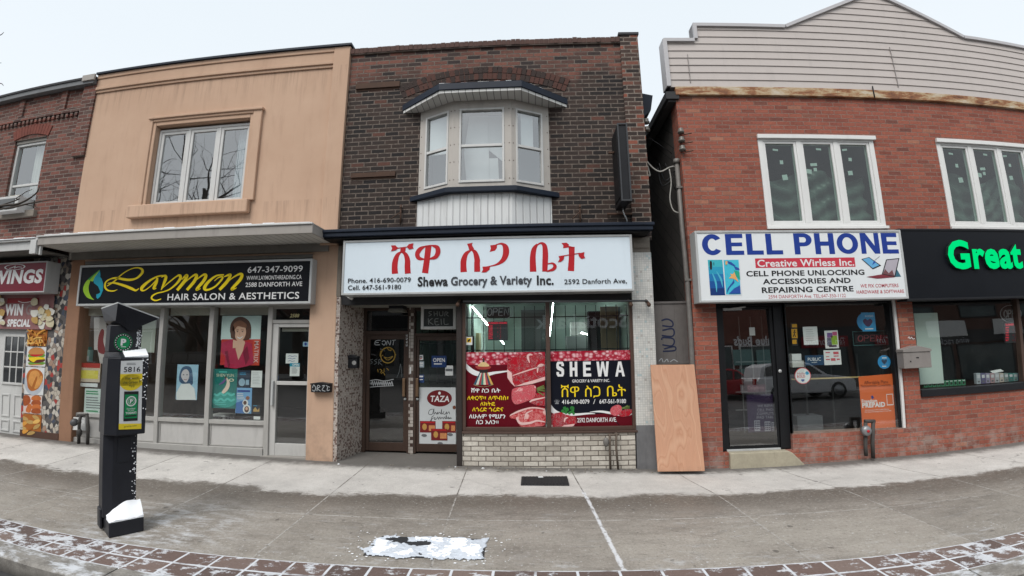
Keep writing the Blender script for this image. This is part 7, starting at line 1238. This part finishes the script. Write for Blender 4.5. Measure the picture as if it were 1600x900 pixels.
for i, (nm, cc) in enumerate(cols8):
    x0 = 597 + i * 41; a, b, c, d = kx(G1, x0, 692, x0 + 37, 795, YR + .12); c = gz0 + .102; m = MB(); tt = thing('product_pack', '%s upright pack on the window sill under the glowing green letters' % nm, 'pack', ((a + b) / 2, YR + .15, c), 'upright packs along the window sill'); m.box(a, b, YR + .12, YR + .17, c, d, mat('pack_' + nm.replace(' ', '_'), C(*cc), .4, var=.1)); m.build('carton', tt, bevel=.003); f = Flat(YR + .12); w = b - a; h = d - c; f.world([(a + w * .15, c + h * .55), (b - w * .15, c + h * .55), (b - w * .15, c + h * .85), (a + w * .15, c + h * .85)], mat('pack_light', C(206, 206, 210), .5), 0); f.world([(a + w * .2, c + h * .15), (b - w * .3, c + h * .15), (b - w * .3, c + h * .3), (a + w * .2, c + h * .3)], inkg, 0); f.mb.build('emblem', tt)
m = MB(); a, b, c, d = kx(G1, 742, 660, 838, 690, YR + .2); m.add([(a, YR + .2, c), (b, YR + .2, c + .02), (b, YR + .26, d), (a, YR + .26, d - .02)], [(0, 1, 2, 3)], paper); m.add([(a, YR + .205, c - .01), (b, YR + .205, c + .01), (b, YR + .28, c + .0), (a, YR + .28, c - .02)], [(0, 1, 2, 3)], cardw); m.build('price_card', None, 'tilted white price card above the display packs under the green lettered sign', 'price card')
# ================================================================== take-away window unit
t = thing('air_conditioner', 'grey and white air conditioner sitting in the small arched window', 'air conditioner', (W(14, 322, 6.05)[0], 6.15, W(14, 330, 6.05)[1])); a, b, c, d = RX(-8, 307, 27, 330, 6.0); m = MB(); m.box(a, b, 6.0, 6.3, c, d, white_p); m.build('casing', t, bevel=.008); m = MB(); m.box(a + .06, b - .09, 5.985, 5.999, c + .05, d - .05, mat('grille_grey', C(110, 112, 114), .6)); m.build('grille', t); m = MB(); a2, b2, c2, d2 = RX(2, 300, 29, 307, 6.25); m.box(a2, b2, 6.27, 6.29, d, d + .12, mat('filler_panel', C(190, 182, 160), .7)); m.build('filler_panel', t)
# ================================================================== parking machine
MX, MY = -3.64, 3.55; TH = R(57); U = Vector((math.cos(TH), math.sin(TH), 0)); NN = Vector((math.sin(TH), -math.cos(TH), 0)); O = Vector((MX, MY, 0))
pm = thing('parking_machine', 'tall black parking pay machine with a tilted solar hood and snow on its foot', 'parking machine', (MX, MY, 0))
def loc(u, n, z): p = O + U * u + NN * n; return (p.x, p.y, z)      # u to the machine's right, n towards its front
def uz(px, py, n):
    d = Vector(ray(px, py)); c0 = Vector(CAMP); p = c0 + d * ((O + NN * n - c0).dot(NN) / d.dot(NN)); return (p - O).dot(U), p.z
class Flatm(Flat):
    def pt(s, p): return uz(p[0], p[1], s.Y)
    def P(s, a, b, k): return loc(a, s.Y + s.b0 + k * s.st, b)
def mbox(m, u0, u1, n0, n1, z0, z1, mt): return m.hexa([loc(u0, n1, z0), loc(u1, n1, z0), loc(u1, n0, z0), loc(u0, n0, z0)], [loc(u0, n1, z1), loc(u1, n1, z1), loc(u1, n0, z1), loc(u0, n0, z1)], mt)
def mprism(m, pts, z0, z1, mt):       # outline in (u, n), listed anticlockwise seen from above
    n = len(pts); v = [loc(p[0], p[1], z0) for p in pts] + [loc(p[0], p[1], z1) for p in pts]; return m.add(v, [list(range(n - 1, -1, -1)), list(range(n, 2 * n))] + [(i, (i + 1) % n, (i + 1) % n + n, i + n) for i in range(n)], mt)
pmm = mat('machine_black', (.014, .015, .020), .42, var=.25, scale=4, grime=.2, spec=.3); pmg = mat('machine_grey', (.062, .064, .072), .45, var=.15)
m = MB(); mbox(m, -.135, .135, -.17, .20, 0, .125, pmm); m.build('base', pm, bevel=.008)
m = MB(); mprism(m, [(-.165, -.02), (-.136, -.02), (-.136, -.15), (-.165, -.15)], .02, .20, pmm); m.build('side_cap', pm, bevel=.02, seg=3)
m = MB(); mprism(m, [(-.15, .0), (-.085, .075), (.10, .075), (.10, -.16), (-.15, -.16)], .125, .90, pmm); m.build('column', pm, bevel=.006)
m = MB(); mbox(m, -.055, .055, .075, .081, .60, .82, pmm); m.build('service_door', pm, bevel=.012)
m = MB(); mprism(m, [(-.16, .08), (-.085, .19), (.132, .19), (.132, -.165), (-.16, -.165)], .85, 1.515, pmm); m.build('cabinet', pm, bevel=.008)
m = MB(); lo = [(-.155, .075), (-.08, .185), (.128, .185), (.128, -.16), (-.155, -.16)]; hi = [(-.15, .02), (-.08, .065), (.09, .065), (.09, -.16), (-.15, -.16)]; v = [loc(p[0], p[1], 1.516) for p in lo] + [loc(p[0], p[1], 1.562) for p in hi]; m.add(v, [(4, 3, 2, 1, 0), (5, 6, 7, 8, 9)] + [(i, (i + 1) % 5, (i + 1) % 5 + 5, i + 5) for i in range(5)], pmm)
mprism(m, hi, 1.563, 1.80, pmm); m.build('neck', pm, bevel=.006)
def hv(px, py, n): u, z = uz(px, py, n); return Vector(loc(u, n, z))
A_, B_, C_, D_, E_, F_ = hv(158.5, 483, -.2), hv(184.4, 474, .16), hv(249, 498, .16), hv(203, 517, .10), hv(181, 501, .09), hv(163.5, 502, -.18)
G_ = C_ + (A_ - B_) ; H_ = D_ + (F_ - E_)
m = MB(); m.add([tuple(p) for p in (A_, B_, C_, G_, F_, E_, D_, H_)], [(0, 1, 2, 3), (4, 7, 6, 5), (1, 5, 6, 2), (0, 3, 7, 4), (2, 6, 7, 3)], pmm); m.add([tuple(p) for p in (A_, F_, E_, B_)], [(0, 1, 2, 3)], pmg); m.build('hood', pm)
m = MB(); up = Vector((0, 0, .012)); m.add([tuple(p) for p in (A_ + up * .1, B_ + up * .1, C_ + up * .1, G_ + up * .1, A_ + up, B_ + up, C_ + up, G_ + up)], [(0, 1, 5, 4), (1, 2, 6, 5), (2, 3, 7, 6), (3, 0, 4, 7)], alu); m.add([tuple(p + up) for p in (A_, B_, C_, G_)], [(3, 2, 1, 0)], mat('solar_glass', (.02, .025, .05), .12)); m.build('solar_panel', pm)
# snow: wedge on the foot, drift on the ledge, crust blown onto the edge
m = MB(); g_ = []; nu, nn_ = 10, 6; r8 = random.Random(4)
for j in range(nn_ + 1):
    for i in range(nu + 1):
        u, n = -.132 + .264 * i / nu, .078 + .122 * j / nn_; t_ = j / nn_; e = max(0, min(1, (i / nu) / .45)); g_.append(loc(u, n, .128 + (.115 * (.25 + .75 * e)) * (1 - t_) ** .9 + .016 * r8.random() + .004))
m.add(g_, [(j * (nu + 1) + i + 1, j * (nu + 1) + i, (j + 1) * (nu + 1) + i, (j + 1) * (nu + 1) + i + 1) for j in range(nn_) for i in range(nu)], snowm, True)
ed = [loc(-.132 + .264 * i / nu, .20, .127) for i in range(nu + 1)]; b0 = nn_ * (nu + 1); m.add([g_[b0 + i] for i in range(nu + 1)] + ed, [(i, i + nu + 1, i + nu + 2, i + 1) for i in range(nu)], snowm); 
for s_i, uu in ((0, -.132), (nu, .132)): m.add([g_[j * (nu + 1) + s_i] for j in range(nn_ + 1)] + [loc(uu, .078 + .122 * j / nn_, .127) for j in range(nn_ + 1)], [(j, j + nn_ + 1, j + nn_ + 2, j + 1) for j in range(nn_)], snowm)
m.build('snow_mound', pm); m = MB()
for k in range(9):      # on the ledge above the cabinet, deeper to the right
    if k < 3: continue
    a = -.14 + k * .03; b = a + .0295; h = .002 + .0028 * max(0, k - 1); zz = lambda n: 1.516 + .046 * (.185 - n) / .12
    mu = min(b, .128); m.hexa([loc(a, .18, zz(.18) + .001), loc(mu, .18, zz(.18) + .001), loc(mu, .068, zz(.068) + .001), loc(a, .068, zz(.068) + .001)], [loc(a, .18, zz(.18) + h * .8), loc(mu, .18, zz(.18) + h * .9), loc(mu, .068, zz(.068) + h * 1.6), loc(a, .068, zz(.068) + h * 1.5)], snowm)
m.build('snow_cover', pm); m = MB(); r9 = random.Random(8)
for k in range(80):
    top = r9.random() < .6
    if top: z = r9.uniform(1.0, 1.51) if k % 3 else r9.uniform(1.35, 1.51); u = .131 - abs(r9.gauss(0, .022)) * (1 if z < 1.3 else 1.9); n = .191
    else: z = r9.uniform(.2, .85); u = .099 - abs(r9.gauss(0, .022)); n = .0765
    s_ = r9.uniform(.0025, .0075); c_ = loc(u, n, z); m.ball(c_, s_, snowm, 6, (1, 1, r9.uniform(.6, 1.2)))
for k in range(60): u = .05 + abs(r9.gauss(0, .02)); c_ = loc(min(.088, u), .067, r9.uniform(1.60, 1.76)); m.ball(c_, r9.uniform(.002, .006), snowm, 6)
m.build('snow_fleck', pm, kind='stuff')
f = Flatm(.0655); m1k = K(140, 460, .22222); m2k = K(140, 640, .23333); wht = paper
f.disc(*m1k(238, 338), 14.6, 14.2, ink, 0); f.disc(*m1k(238, 338), 14.4, 14.0, green, 1, r0=.955)
for i in range(20): q = 2 * math.pi * i / 20; f.disc(m1k(238, 338)[0] + 12.2 * math.cos(q), m1k(238, 338)[1] + 12 * math.sin(q), .9, .9, inkw, 1, 6)
f.disc(*m1k(238, 338), 10.4, 10.2, green, 2); kt(f, m1k, 'P', 220, 312, 258, 360, inkw, 3, bold=.05); kr(f, m1k, 222, 366, 256, 370, inkw, 3); f.mb.build('parking_emblem', pm)
f = Flatm(.1905); py_ = mat('decal_yellow', C(240, 214, 50), .5); f.poly([m1k(222, 468), m1k(376, 462), m2k(348, 128), m2k(197, 132)], wht, 0)
kt(f, m1k, '5816', 242, 508, 358, 546, ink, 1, bold=.012); lines(f, m1k, 262, 482, 350, 500, 2, inkg, 1, .35)
f.disc(*m1k(292, 618), 17.0, 12.8, py_, 1); f.poly([m1k(217, 560), m1k(373, 556), m1k(370, 640), m1k(216, 642)], py_, 1)
gt = mat('olive_ink', C(110, 110, 50), .5); kt(f, m1k, 'Pay with', 254, 580, 344, 602, gt, 3); kt(f, m1k, 'the Green P', 234, 606, 360, 626, gt, 3); kt(f, m1k, 'App', 276, 632, 318, 654, gt, 3)
f.poly([m1k(244, 682), m1k(346, 680), m1k(338, 886), m1k(238, 892)], ink, 2); f.poly([m1k(250, 704), m1k(340, 702), m1k(334, 868), m1k(244, 872)], green, 3)
f.disc(*m1k(293, 750), 8, 8, inkw, 4, r0=.8); f.disc(*m1k(293, 750), 5, 5, inkw, 4, r0=.9); kt(f, m1k, 'P', 284, 736, 304, 764, inkw, 4, bold=.05); kt(f, m1k, 'Download', 262, 796, 320, 808, inkw, 4); kt(f, m1k, 'the app', 268, 810, 312, 820, inkw, 4); kt(f, m1k, 'TODAY!', 254, 824, 328, 840, inkw, 4, bold=.03); kr(f, m1k, 250, 848, 330, 858, ink, 4)
f.poly([m2k(196, 94), m2k(348, 92), m2k(347, 128), m2k(196, 133)], py_, 1); kt(f, m2k, 'greenp.com', 232, 106, 316, 118, gt, 2); f.mb.build('instruction_decal', pm)
# ================================================================== iron covers in the walk, snow by the wall
t = MB(); a = (-.16, 5.35); g0_ = gz(0, 5.5) + .004
t.box(-.16, .41, 5.34, 5.69, -.05, g0_ + .012, mat('grate_iron', (.022, .022, .024), .7, var=.3))
for i in range(14): u = -.14 + i * .04; t.box(u, u + .018, 5.36, 5.67, g0_ + .012, g0_ + .02, MATS['grate_iron'])
t.box(.05, .11, 5.6, 5.63, g0_ + .021, g0_ + .03, paper); t.build('cellar_grate', None, 'black iron grate set in the dry pavement below the black window film', 'grate')
def snowplate():
    s = N('snowy_plate'); n = s.noise(7, 5, .75); x, y, z = s.sep(); c = s.mix(s.step(s.math('ADD', n, s.math('MULTIPLY', s.noise(2.2, 2), .3)), .50, .60), C(30, 30, 34), C(212, 224, 236)); s.bump(n, .5, .01); return s.fin(c, .7)
tc = thing('utility_cover', 'rectangular utility cover dusted with snow near the kerb pavers', 'cover', (-.86, 3.62, .0)); t = MB(); t.prism([(-1.33, 3.44), (-.39, 3.44), (-.41, 3.80), (-1.30, 3.80)], -.03, .006, mat('cover_iron', (.03, .031, .034), .6, var=.4, scale=9)); t.build('plate', tc)
from mathutils import noise as mnoise
r2_ = random.Random(31); t = MB(); nx_, ny_ = 150, 60; hgt = {}; thin = mat('thin_snow', (.52, .56, .62), .7, var=.25, scale=22)
for j in range(ny_ + 1):
    for i in range(nx_ + 1):
        x, y = -1.40 + 1.08 * i / nx_, 3.38 + .48 * j / ny_; ed = min((x + 1.37 + .08 * (y - 3.44)) / .10, (-.345 - x) / .10, (y - 3.395) / .07, (3.845 - y) / .07)
        n = .5 + .5 * mnoise.noise(Vector((x * 9, y * 9, 1.3))) + .35 * mnoise.noise(Vector((x * 34, y * 34, 4))) + .3 * mnoise.noise(Vector((x * 2.6, y * 5, 9)))
        hgt[i, j] = (x, y, min(1, ed) * .8 + n * .9 - .86 - .95 * math.exp(-((x + .93) ** 2 / .012 + (y - 3.68) ** 2 / .0018)) - .9 * math.exp(-((x + 1.17) ** 2 / .01 + (y - 3.75) ** 2 / .001)))
for j in range(ny_):
    for i in range(nx_):
        q = [hgt[i, j], hgt[i + 1, j], hgt[i + 1, j + 1], hgt[i, j + 1]]
        if sum(p[2] for p in q) / 4 > .05: t.poly([(p[0], p[1], .007 + max(0, min(.022, .02 * p[2]))) for p in q], thin if sum(p[2] for p in q) / 4 < .46 + .35 * mnoise.noise(Vector((q[0][0] * 5, q[0][1] * 7, 3))) else snowm)
for i in range(140):
    a = mnoise.noise(Vector((i * 1.7, 2, 0))) ; x = r2_.uniform(-1.55, -.2); y = r2_.uniform(3.34, 3.92)
    if -1.33 < x < -.39 and 3.43 < y < 3.81: continue
    q = r2_.uniform(.003, .011); t.poly([(x - q, y - q * .6, .006), (x + q * .8, y - q * .8, .006), (x + q, y + q * .5, .0065), (x - q * .7, y + q * .7, .0065)], snowm)
t.build('snow_cover', tc, kind='stuff')
r2 = random.Random(12); m = MB()
for i in range(90):
    x = r2.uniform(-1.2, 2.3) if i < 60 else r2.uniform(-3, 4); y = 6.14 - abs(r2.gauss(0, .07)); z = gz(x, y); rr_ = r2.uniform(.004, .016); m.ball((x, y, z + rr_ * .2), rr_, snowm if r2.random() < .15 else rough, 5, (r2.uniform(.8, 2.2), r2.uniform(.7, 1.3), .6))
m.build('rubble', kind='stuff')
# ================================================================== the other side of the street, seen only as reflections in the glass
YOP = -13.0; YV = 2 * (YF + .05) - YOP          # a mirror in the shop glass shows y = -13 at this depth
class Flato(Flat):
    lean = 0.0
    def pt(s, p): a = W(p[0], p[1], YV); return a[0], a[1] + s.lean * YV
    def P(s, a, b, k): return (a, YOP + s.b0 + .085 + k * s.st, b)
def opp(name, label, x0, x1, h, wall, trimc, nwin, shop=True, fas=None):
    t = thing(name, label, 'building', ((x0 + x1) / 2, YOP - 4, 0)); m = MB(); m.box(x0, x1, YOP - 8, YOP - .02, -.2, h, wall); m.build('wall', t)
    m = MB(); m.box(x0 - .02, x1 + .02, YOP - 8, YOP + .08, h, h + .2, trimc); m.build('roof', t)
    m = MB(); m.box(x0 + .2, x1 - .2, YOP - .02, YOP + .08, 2.75, 3.55, fas or trimc); m.build('fascia', t)
    w = (x1 - x0) / nwin
    for i in range(nwin):
        a = x0 + w * i + w * .2; b = x0 + w * (i + 1) - w * .2
        if h > 5.5: m = MB(); m.frame(a, b, 4.3, h - .9, .08, YOP - .02, YOP + .04, trimc); o = m.build('window', t); m = MB(); m.poly([(b, YOP + .0, 4.38), (a, YOP + .0, 4.38), (a, YOP + .0, h - .98), (b, YOP + .0, h - .98)], oppg); m.build('pane', o)
        a = x0 + w * i + .25; b = x0 + w * (i + 1) - .1; m = MB(); m.frame(a, b, .5, 2.65, .07, YOP - .02, YOP + .04, trimc); o = m.build('shop_window', t); m = MB(); m.poly([(b, YOP, .57), (a, YOP, .57), (a, YOP, 2.58), (b, YOP, 2.58)], oppg); m.build('pane', o)
    return t
oppg = mat('far_glass', (.05, .07, .07), .15, var=.6, scale=1.2); oppt = mat('far_teal_glass', C(120, 160, 156), .3, var=.3)
fw = [mat('far_brown_brick', (.10, .055, .042), .9, var=.25), mat('far_red_brick', (.14, .06, .045), .9, var=.25), mat('far_cream', (.34, .32, .28), .9, var=.2), mat('far_grey', (.2, .2, .2), .9, var=.2)]
ft = [mat('far_trim_dark', (.03, .03, .032), .6), mat('far_trim_pale', (.6, .6, .59), .6), mat('far_fascia_wine', (.07, .018, .02), .5)]
opp('far_building', 'brown brick shop building across the street, reflected in the salon glass', -34, -21, 7.2, fw[0], ft[1], 4); opp('far_building', 'dark brown two storey building across the street, reflected in the salon door', -21, -11, 6.4, fw[0], ft[0], 3)
opp('far_building', 'grey building across the street opposite the tiled entry', -11, -3, 7.0, fw[3], ft[0], 3); t = opp('bank_building', 'bank with large white lettering across the street, mirrored in the grocery glass', -3, 6.6, 5.2, fw[3], ft[0], 3, fas=ft[2])
f = Flato(0); gw_ = mat('far_lettering', C(226, 228, 230), .5); f.text('Scotiabank', 836.4, 490.5, 979.5, 513.5, gw_, 6, bold=.02, mirror=True); f.disc(756, 512, 7, 9, gw_, 6, r0=.66); f.mb.build('lettering', t)
t = opp('far_building', 'red brick shop with pale lettering Value Buds across the street', 6.6, 14.2, 5.0, fw[1], ft[1], 3, fas=fw[1]); f = Flato(0); f.lean = .067; f.text('Value Buds', 1148, 537, 1216.5, 553.5, gw_, 6, bold=.03, mirror=True)
f.mb.build('lettering', t); f = Flato(0); f.lean = .067; f.rect(1146, 560, 1178, 584, oppt, 5); f.rect(1183, 560, 1219, 584, oppt, 5); f.rect(1150, 590, 1178, 598, oppt, 5); f.mb.build('blind', t)
t = opp('far_building', 'dark coffee shop with red signs across the street', 14.2, 21, 5.0, fw[0], ft[0], 3); f = Flato(0); f.lean = .067; rs = mat('far_sign_red', C(150, 24, 34), .5); f.rect(1253.5, 540, 1328, 558, rs, 5); f.text('Tim Hortons', 1260, 543, 1322, 555, gw_, 6, shear=.2, mirror=True); f.rect(1367, 538, 1398, 554, rs, 5); f.text('Tim', 1371, 541, 1394, 551, gw_, 6, shear=.2, mirror=True); f.mb.build('sign_panel', t)
t = opp('far_building', 'dark wine shop with pale lettering across the street', 21, 40, 6.0, fw[0], ft[0], 4); f = Flato(0); f.lean = .067; f.text('wine rack', 1468.5, 531, 1515.5, 541, mat('far_grey_lettering', C(190, 192, 196), .5), 6, mirror=True); f.mb.build('lettering', t)
for q in ((1450, 500, 1512, 525), (1554, 496, 1600, 520)):
    f = Flato(0); f.lean = .06; f.rect(*q, ft[1], 5); f.mb.build('awning', t)
tyre = mat('tyre_rubber', (.015, .015, .016), .8); rim = mat('wheel_rim', (.4, .41, .42), .35, .6); cg = mat('car_glass', (.02, .022, .025), .08, spec=.8); lampm = mat('headlamp', (.6, .62, .64), .15); tail = mat('tail_lamp', (.35, .02, .02), .2)
def car(name, label, x0, L, y0, paint, tall=1.65, front=1):
    """front at larger x; the side facing the shops is y1"""
    Wd = 1.8; y1 = y0 + Wd; zb = -.14; t = thing(name, label, 'car', (x0 + L / 2, y0 + Wd / 2, zb)); X = lambda q: x0 + (q if front > 0 else 1 - q) * L; s = tall / 1.65
    low = [(.0, .35), (.02, .28), (.98, .26), (1.0, .40), (1.0, .66), (.985, .80), (.93, .92), (.72, 1.02), (.02, 1.04), (.0, .9)]; m = MB(); pts = [(X(a), zb + b * s) for a, b in low]; m.slab(pts if front > 0 else pts[::-1], y0, y1, paint)
    gh = [(.03, 1.03), (.73, 1.0), (.56, 1.52), (.46, 1.62), (.14, 1.63), (.06, 1.5)]; pts = [(X(a), zb + b * s) for a, b in gh]; m.slab(pts if front > 0 else pts[::-1], y0 + .12, y1 - .12, paint); m.build('body', t, bevel=.05, seg=3)
    m = MB()
    for A in ([(.08, 1.08), (.29, 1.08), (.29, 1.52), (.16, 1.54), (.10, 1.46)], [(.31, 1.08), (.49, 1.06), (.49, 1.5), (.44, 1.54), (.31, 1.54)], [(.51, 1.06), (.67, 1.04), (.55, 1.46), (.51, 1.48)]):
        pts = [(X(a), y1 - .112, zb + b * s) for a, b in A]; m.poly(pts[::-1] if front > 0 else pts, cg)
    m.build('window', t)
    for q in (.19, .80):
        for yy in (y1 - .2, y0 - .005): m = MB(); c = (X(q), zb + .35); m.tube([(c[0], yy, c[1]), (c[0], yy + .21, c[1])], .35, tyre, 20); o = m.build('wheel', t); m = MB(); m.tube([(c[0], yy + .205 if yy > y0 else yy - .004, c[1]), (c[0], yy + .218 if yy > y0 else yy + .01, c[1])], .23, rim, 16); m.build('rim', o)
    for yy in (y0 + .1, y1 - .45): m = MB(); m.box(X(.985) - .05, X(.985) + .06, yy, yy + .35, zb + .68 * s, zb + .82 * s, lampm); m.build('headlight', t); m = MB(); m.box(X(.0) - .03, X(.0) + .03, yy, yy + .3, zb + .75 * s, zb + 1.0 * s, tail); m.build('tail_light', t)
car('parked_car', 'silver sport utility car on the road behind the viewer, mirrored in the phone shop window', 9.7, 4.5, -8.4, mat('silver_paint', (.72, .73, .75), .3, .3, var=.04)); car('parked_car', 'red car at the far kerb, mirrored in the phone shop door', 7.6, 4.3, -10.8, mat('red_paint', (.4, .02, .03), .3, var=.04), 1.5); car('parked_car', 'dark grey car at the far kerb, mirrored in the salon glass', -19.5, 4.5, -8.4, mat('charcoal_paint', (.05, .052, .056), .3, var=.04), 1.5, -1); car('parked_car', 'white car at the far kerb, mirrored in the grocery window', -3.5, 4.4, -8.4, mat('car_white', (.6, .6, .6), .3, var=.04), 1.55, -1)
# ------------------------------------------------------------------ bare winter trees
bark = mat('bark', (.055, .045, .038), .9, var=.3, scale=12, bump=.5)
def tree(label, base, h, seed, spread=1.0, lean=(0, 0), fork=.36):
    r = random.Random(seed); t = thing('bare_tree', label, 'tree', base); tr = MB(); br = MB()
    def limb(mb, p, d, L, rad, lv):
        pts = [p]; q = Vector(p); dd = Vector(d); n = 4
        for i in range(n): dd = (dd + Vector((r.gauss(0, .12), r.gauss(0, .12), .05 + r.gauss(0, .08)))).normalized(); q = q + dd * (L / n); pts.append(q.copy())
        mb.tube(pts, [rad * (1 - .6 * i / n) for i in range(n + 1)], bark, 5 if lv else 8)
        if lv < 4:
            for i in range(3 if lv < 3 else 2): k = r.randint(1 if lv else 2, n); ax = Vector((r.gauss(0, 1), r.gauss(0, 1), r.gauss(.25, .4))).normalized(); limb(br, pts[k], (dd * .55 + ax * .75 * spread).normalized(), L * r.uniform(.55, .75), rad * (1 - .6 * k / n) * .62, lv + 1)
    limb(tr, Vector(base), Vector((lean[0], lean[1], 1)), h * .42, h * .024, 0)
    for i in range(3): limb(br, Vector(base) + Vector((0, 0, h * fork)), Vector((r.gauss(0, .5), r.gauss(0, .5), .9)).normalized(), h * .38, h * .017, 1)
    tr.build('trunk', t); br.build('crown', t)
tree('bare street tree across the road, mirrored in the framed upstairs window', (-18.5, -9.6, 0), 14, 3); tree('bare street tree across the road, mirrored in the salon door', (-12.2, -9.6, 0), 13, 8); tree('bare street tree across the road opposite the bay window', (-24.5, -9.6, 0), 14, 15)
tree('low limbed street tree across the road, mirrored in the middle salon pane', (-16.2, -7.6, 0), 8, 21, 1.3, (.2, 0), .2); tree('low limbed street tree across the road, mirrored behind the salon door notice', (-10.4, -7.6, 0), 8, 33, 1.3, (-.15, 0), .2)
# a kerbside tree just out of view on the left: a few twigs reach into the picture
tw = thing('bare_tree', 'bare kerbside tree whose thin twigs cross the small arched window', 'tree', (-9.6, 3.6, 0)); m = MB(); m.tube([(-9.6, 3.6, -.1), (-9.55, 3.6, 1.5), (-9.5, 3.62, 3.2), (-9.4, 3.6, 5.0)], [.13, .11, .09, .05], bark, 10); m.build('trunk', tw); m = MB(); YT = 4.4
def twig(px, r0, r1, st): pts = [st] + [P3(x, y, YT) for x, y in px]; n = len(pts) - 1; m.tube([tuple(p) for p in spline([tuple(q) for q in pts], 4)], [r0 + (r1 - r0) * i / (n * 4) for i in range(n * 4 + 1)], bark, 5)
for px, r0, r1, st in (([(-60, 335), (0, 322), (30, 318), (55, 303), (62, 290)], .03, .004, (-9.5, 3.65, 2.6)), ([(-40, 330), (10, 326), (45, 318), (80, 312), (92, 314)], .02, .004, (-9.5, 3.65, 2.6)), ([(-30, 328), (0, 327), (22, 322), (40, 320), (58, 324)], .016, .003, (-9.5, 3.65, 2.6)), ([(0, 321), (24, 310), (40, 300), (50, 296)], .010, .003, (-9.5, 3.65, 2.6)), ([(-60, 80), (-20, 60), (0, 55), (6, 50)], .02, .003, (-9.45, 3.6, 4.4)), ([(-50, 140), (-20, 132), (0, 130), (5, 134)], .02, .003, (-9.45, 3.6, 4.0)), ([(-50, 150), (-15, 105), (2, 98)], .016, .003, (-9.45, 3.6, 4.2))): twig(px, r0, r1, st)
m.build('crown', tw)

# ------------------------------------------------------------------ pieces of a part that stand apart become parts of their own
KEEP = {'lettering', 'logo', 'graffiti', 'scribble', 'snow_fleck', 'emblem', 'instruction_decal', 'parking_emblem', 'number_strip', 'crown', 'trunk', 'letter_tube', 'outline_tube', 'grille', 'window_grille', 'door_grille', 'inner_gate', 'sign_panel', 'label', 'rubble', 'corbel_course', 'brick_arch', 'arch', 'parapet_cap', 'gable_siding', 'gable_trim', 'kerb', 'interior', 'shop_front', 'entry_interior', 'lens'}
def islands(me):
    par = list(range(len(me.vertices)))
    def fd(a):
        while par[a] != a: par[a] = par[par[a]]; a = par[a]
        return a
    for e in me.edges:
        a, b = fd(e.vertices[0]), fd(e.vertices[1])
        if a != b: par[a] = b
    g = {}
    for i in range(len(par)): g.setdefault(fd(i), []).append(i)
    return list(g.values())
def split(o):
    me = o.data; gs = islands(me)
    if len(gs) < 2 or len(gs) > 60: return
    co = [v.co for v in me.vertices]; bb = [([min(co[i][k] for i in g) for k in range(3)], [max(co[i][k] for i in g) for k in range(3)]) for g in gs]; n = len(gs); cl = list(range(n))
    for i in range(n):
        for j in range(i):
            if all(bb[i][0][k] <= bb[j][1][k] + .006 and bb[j][0][k] <= bb[i][1][k] + .006 for k in range(3)):
                a, b = cl[i], cl[j]; cl = [b if c == a else c for c in cl]
    ids = sorted(set(cl))
    if len(ids) < 2: return
    vc = {}
    for gi, g in enumerate(gs):
        for i in g: vc[i] = cl[gi]
    kids = list(o.children)
    for n_, cid in enumerate(ids):
        vs = [i for i in range(len(co)) if vc[i] == cid]; mp_ = {i: k for k, i in enumerate(vs)}; fs = [p for p in me.polygons if vc[p.vertices[0]] == cid]
        nm = bpy.data.meshes.new(me.name); nm.from_pydata([tuple(co[i]) for i in vs], [], [[mp_[i] for i in p.vertices] for p in fs])
        for mt in me.materials: nm.materials.append(mt)
        for a, b in zip(nm.polygons, fs): a.material_index = b.material_index; a.use_smooth = b.use_smooth
        if n_ == 0: first = nm
        else: c = o.copy(); c.data = nm; COL.objects.link(c)
    o.data = first
for o in [q for q in COL.objects if q.type == 'MESH' and q.parent is not None and q.name.split('.')[0] not in KEEP and not q.children and q.get('kind') != 'stuff']: split(o)
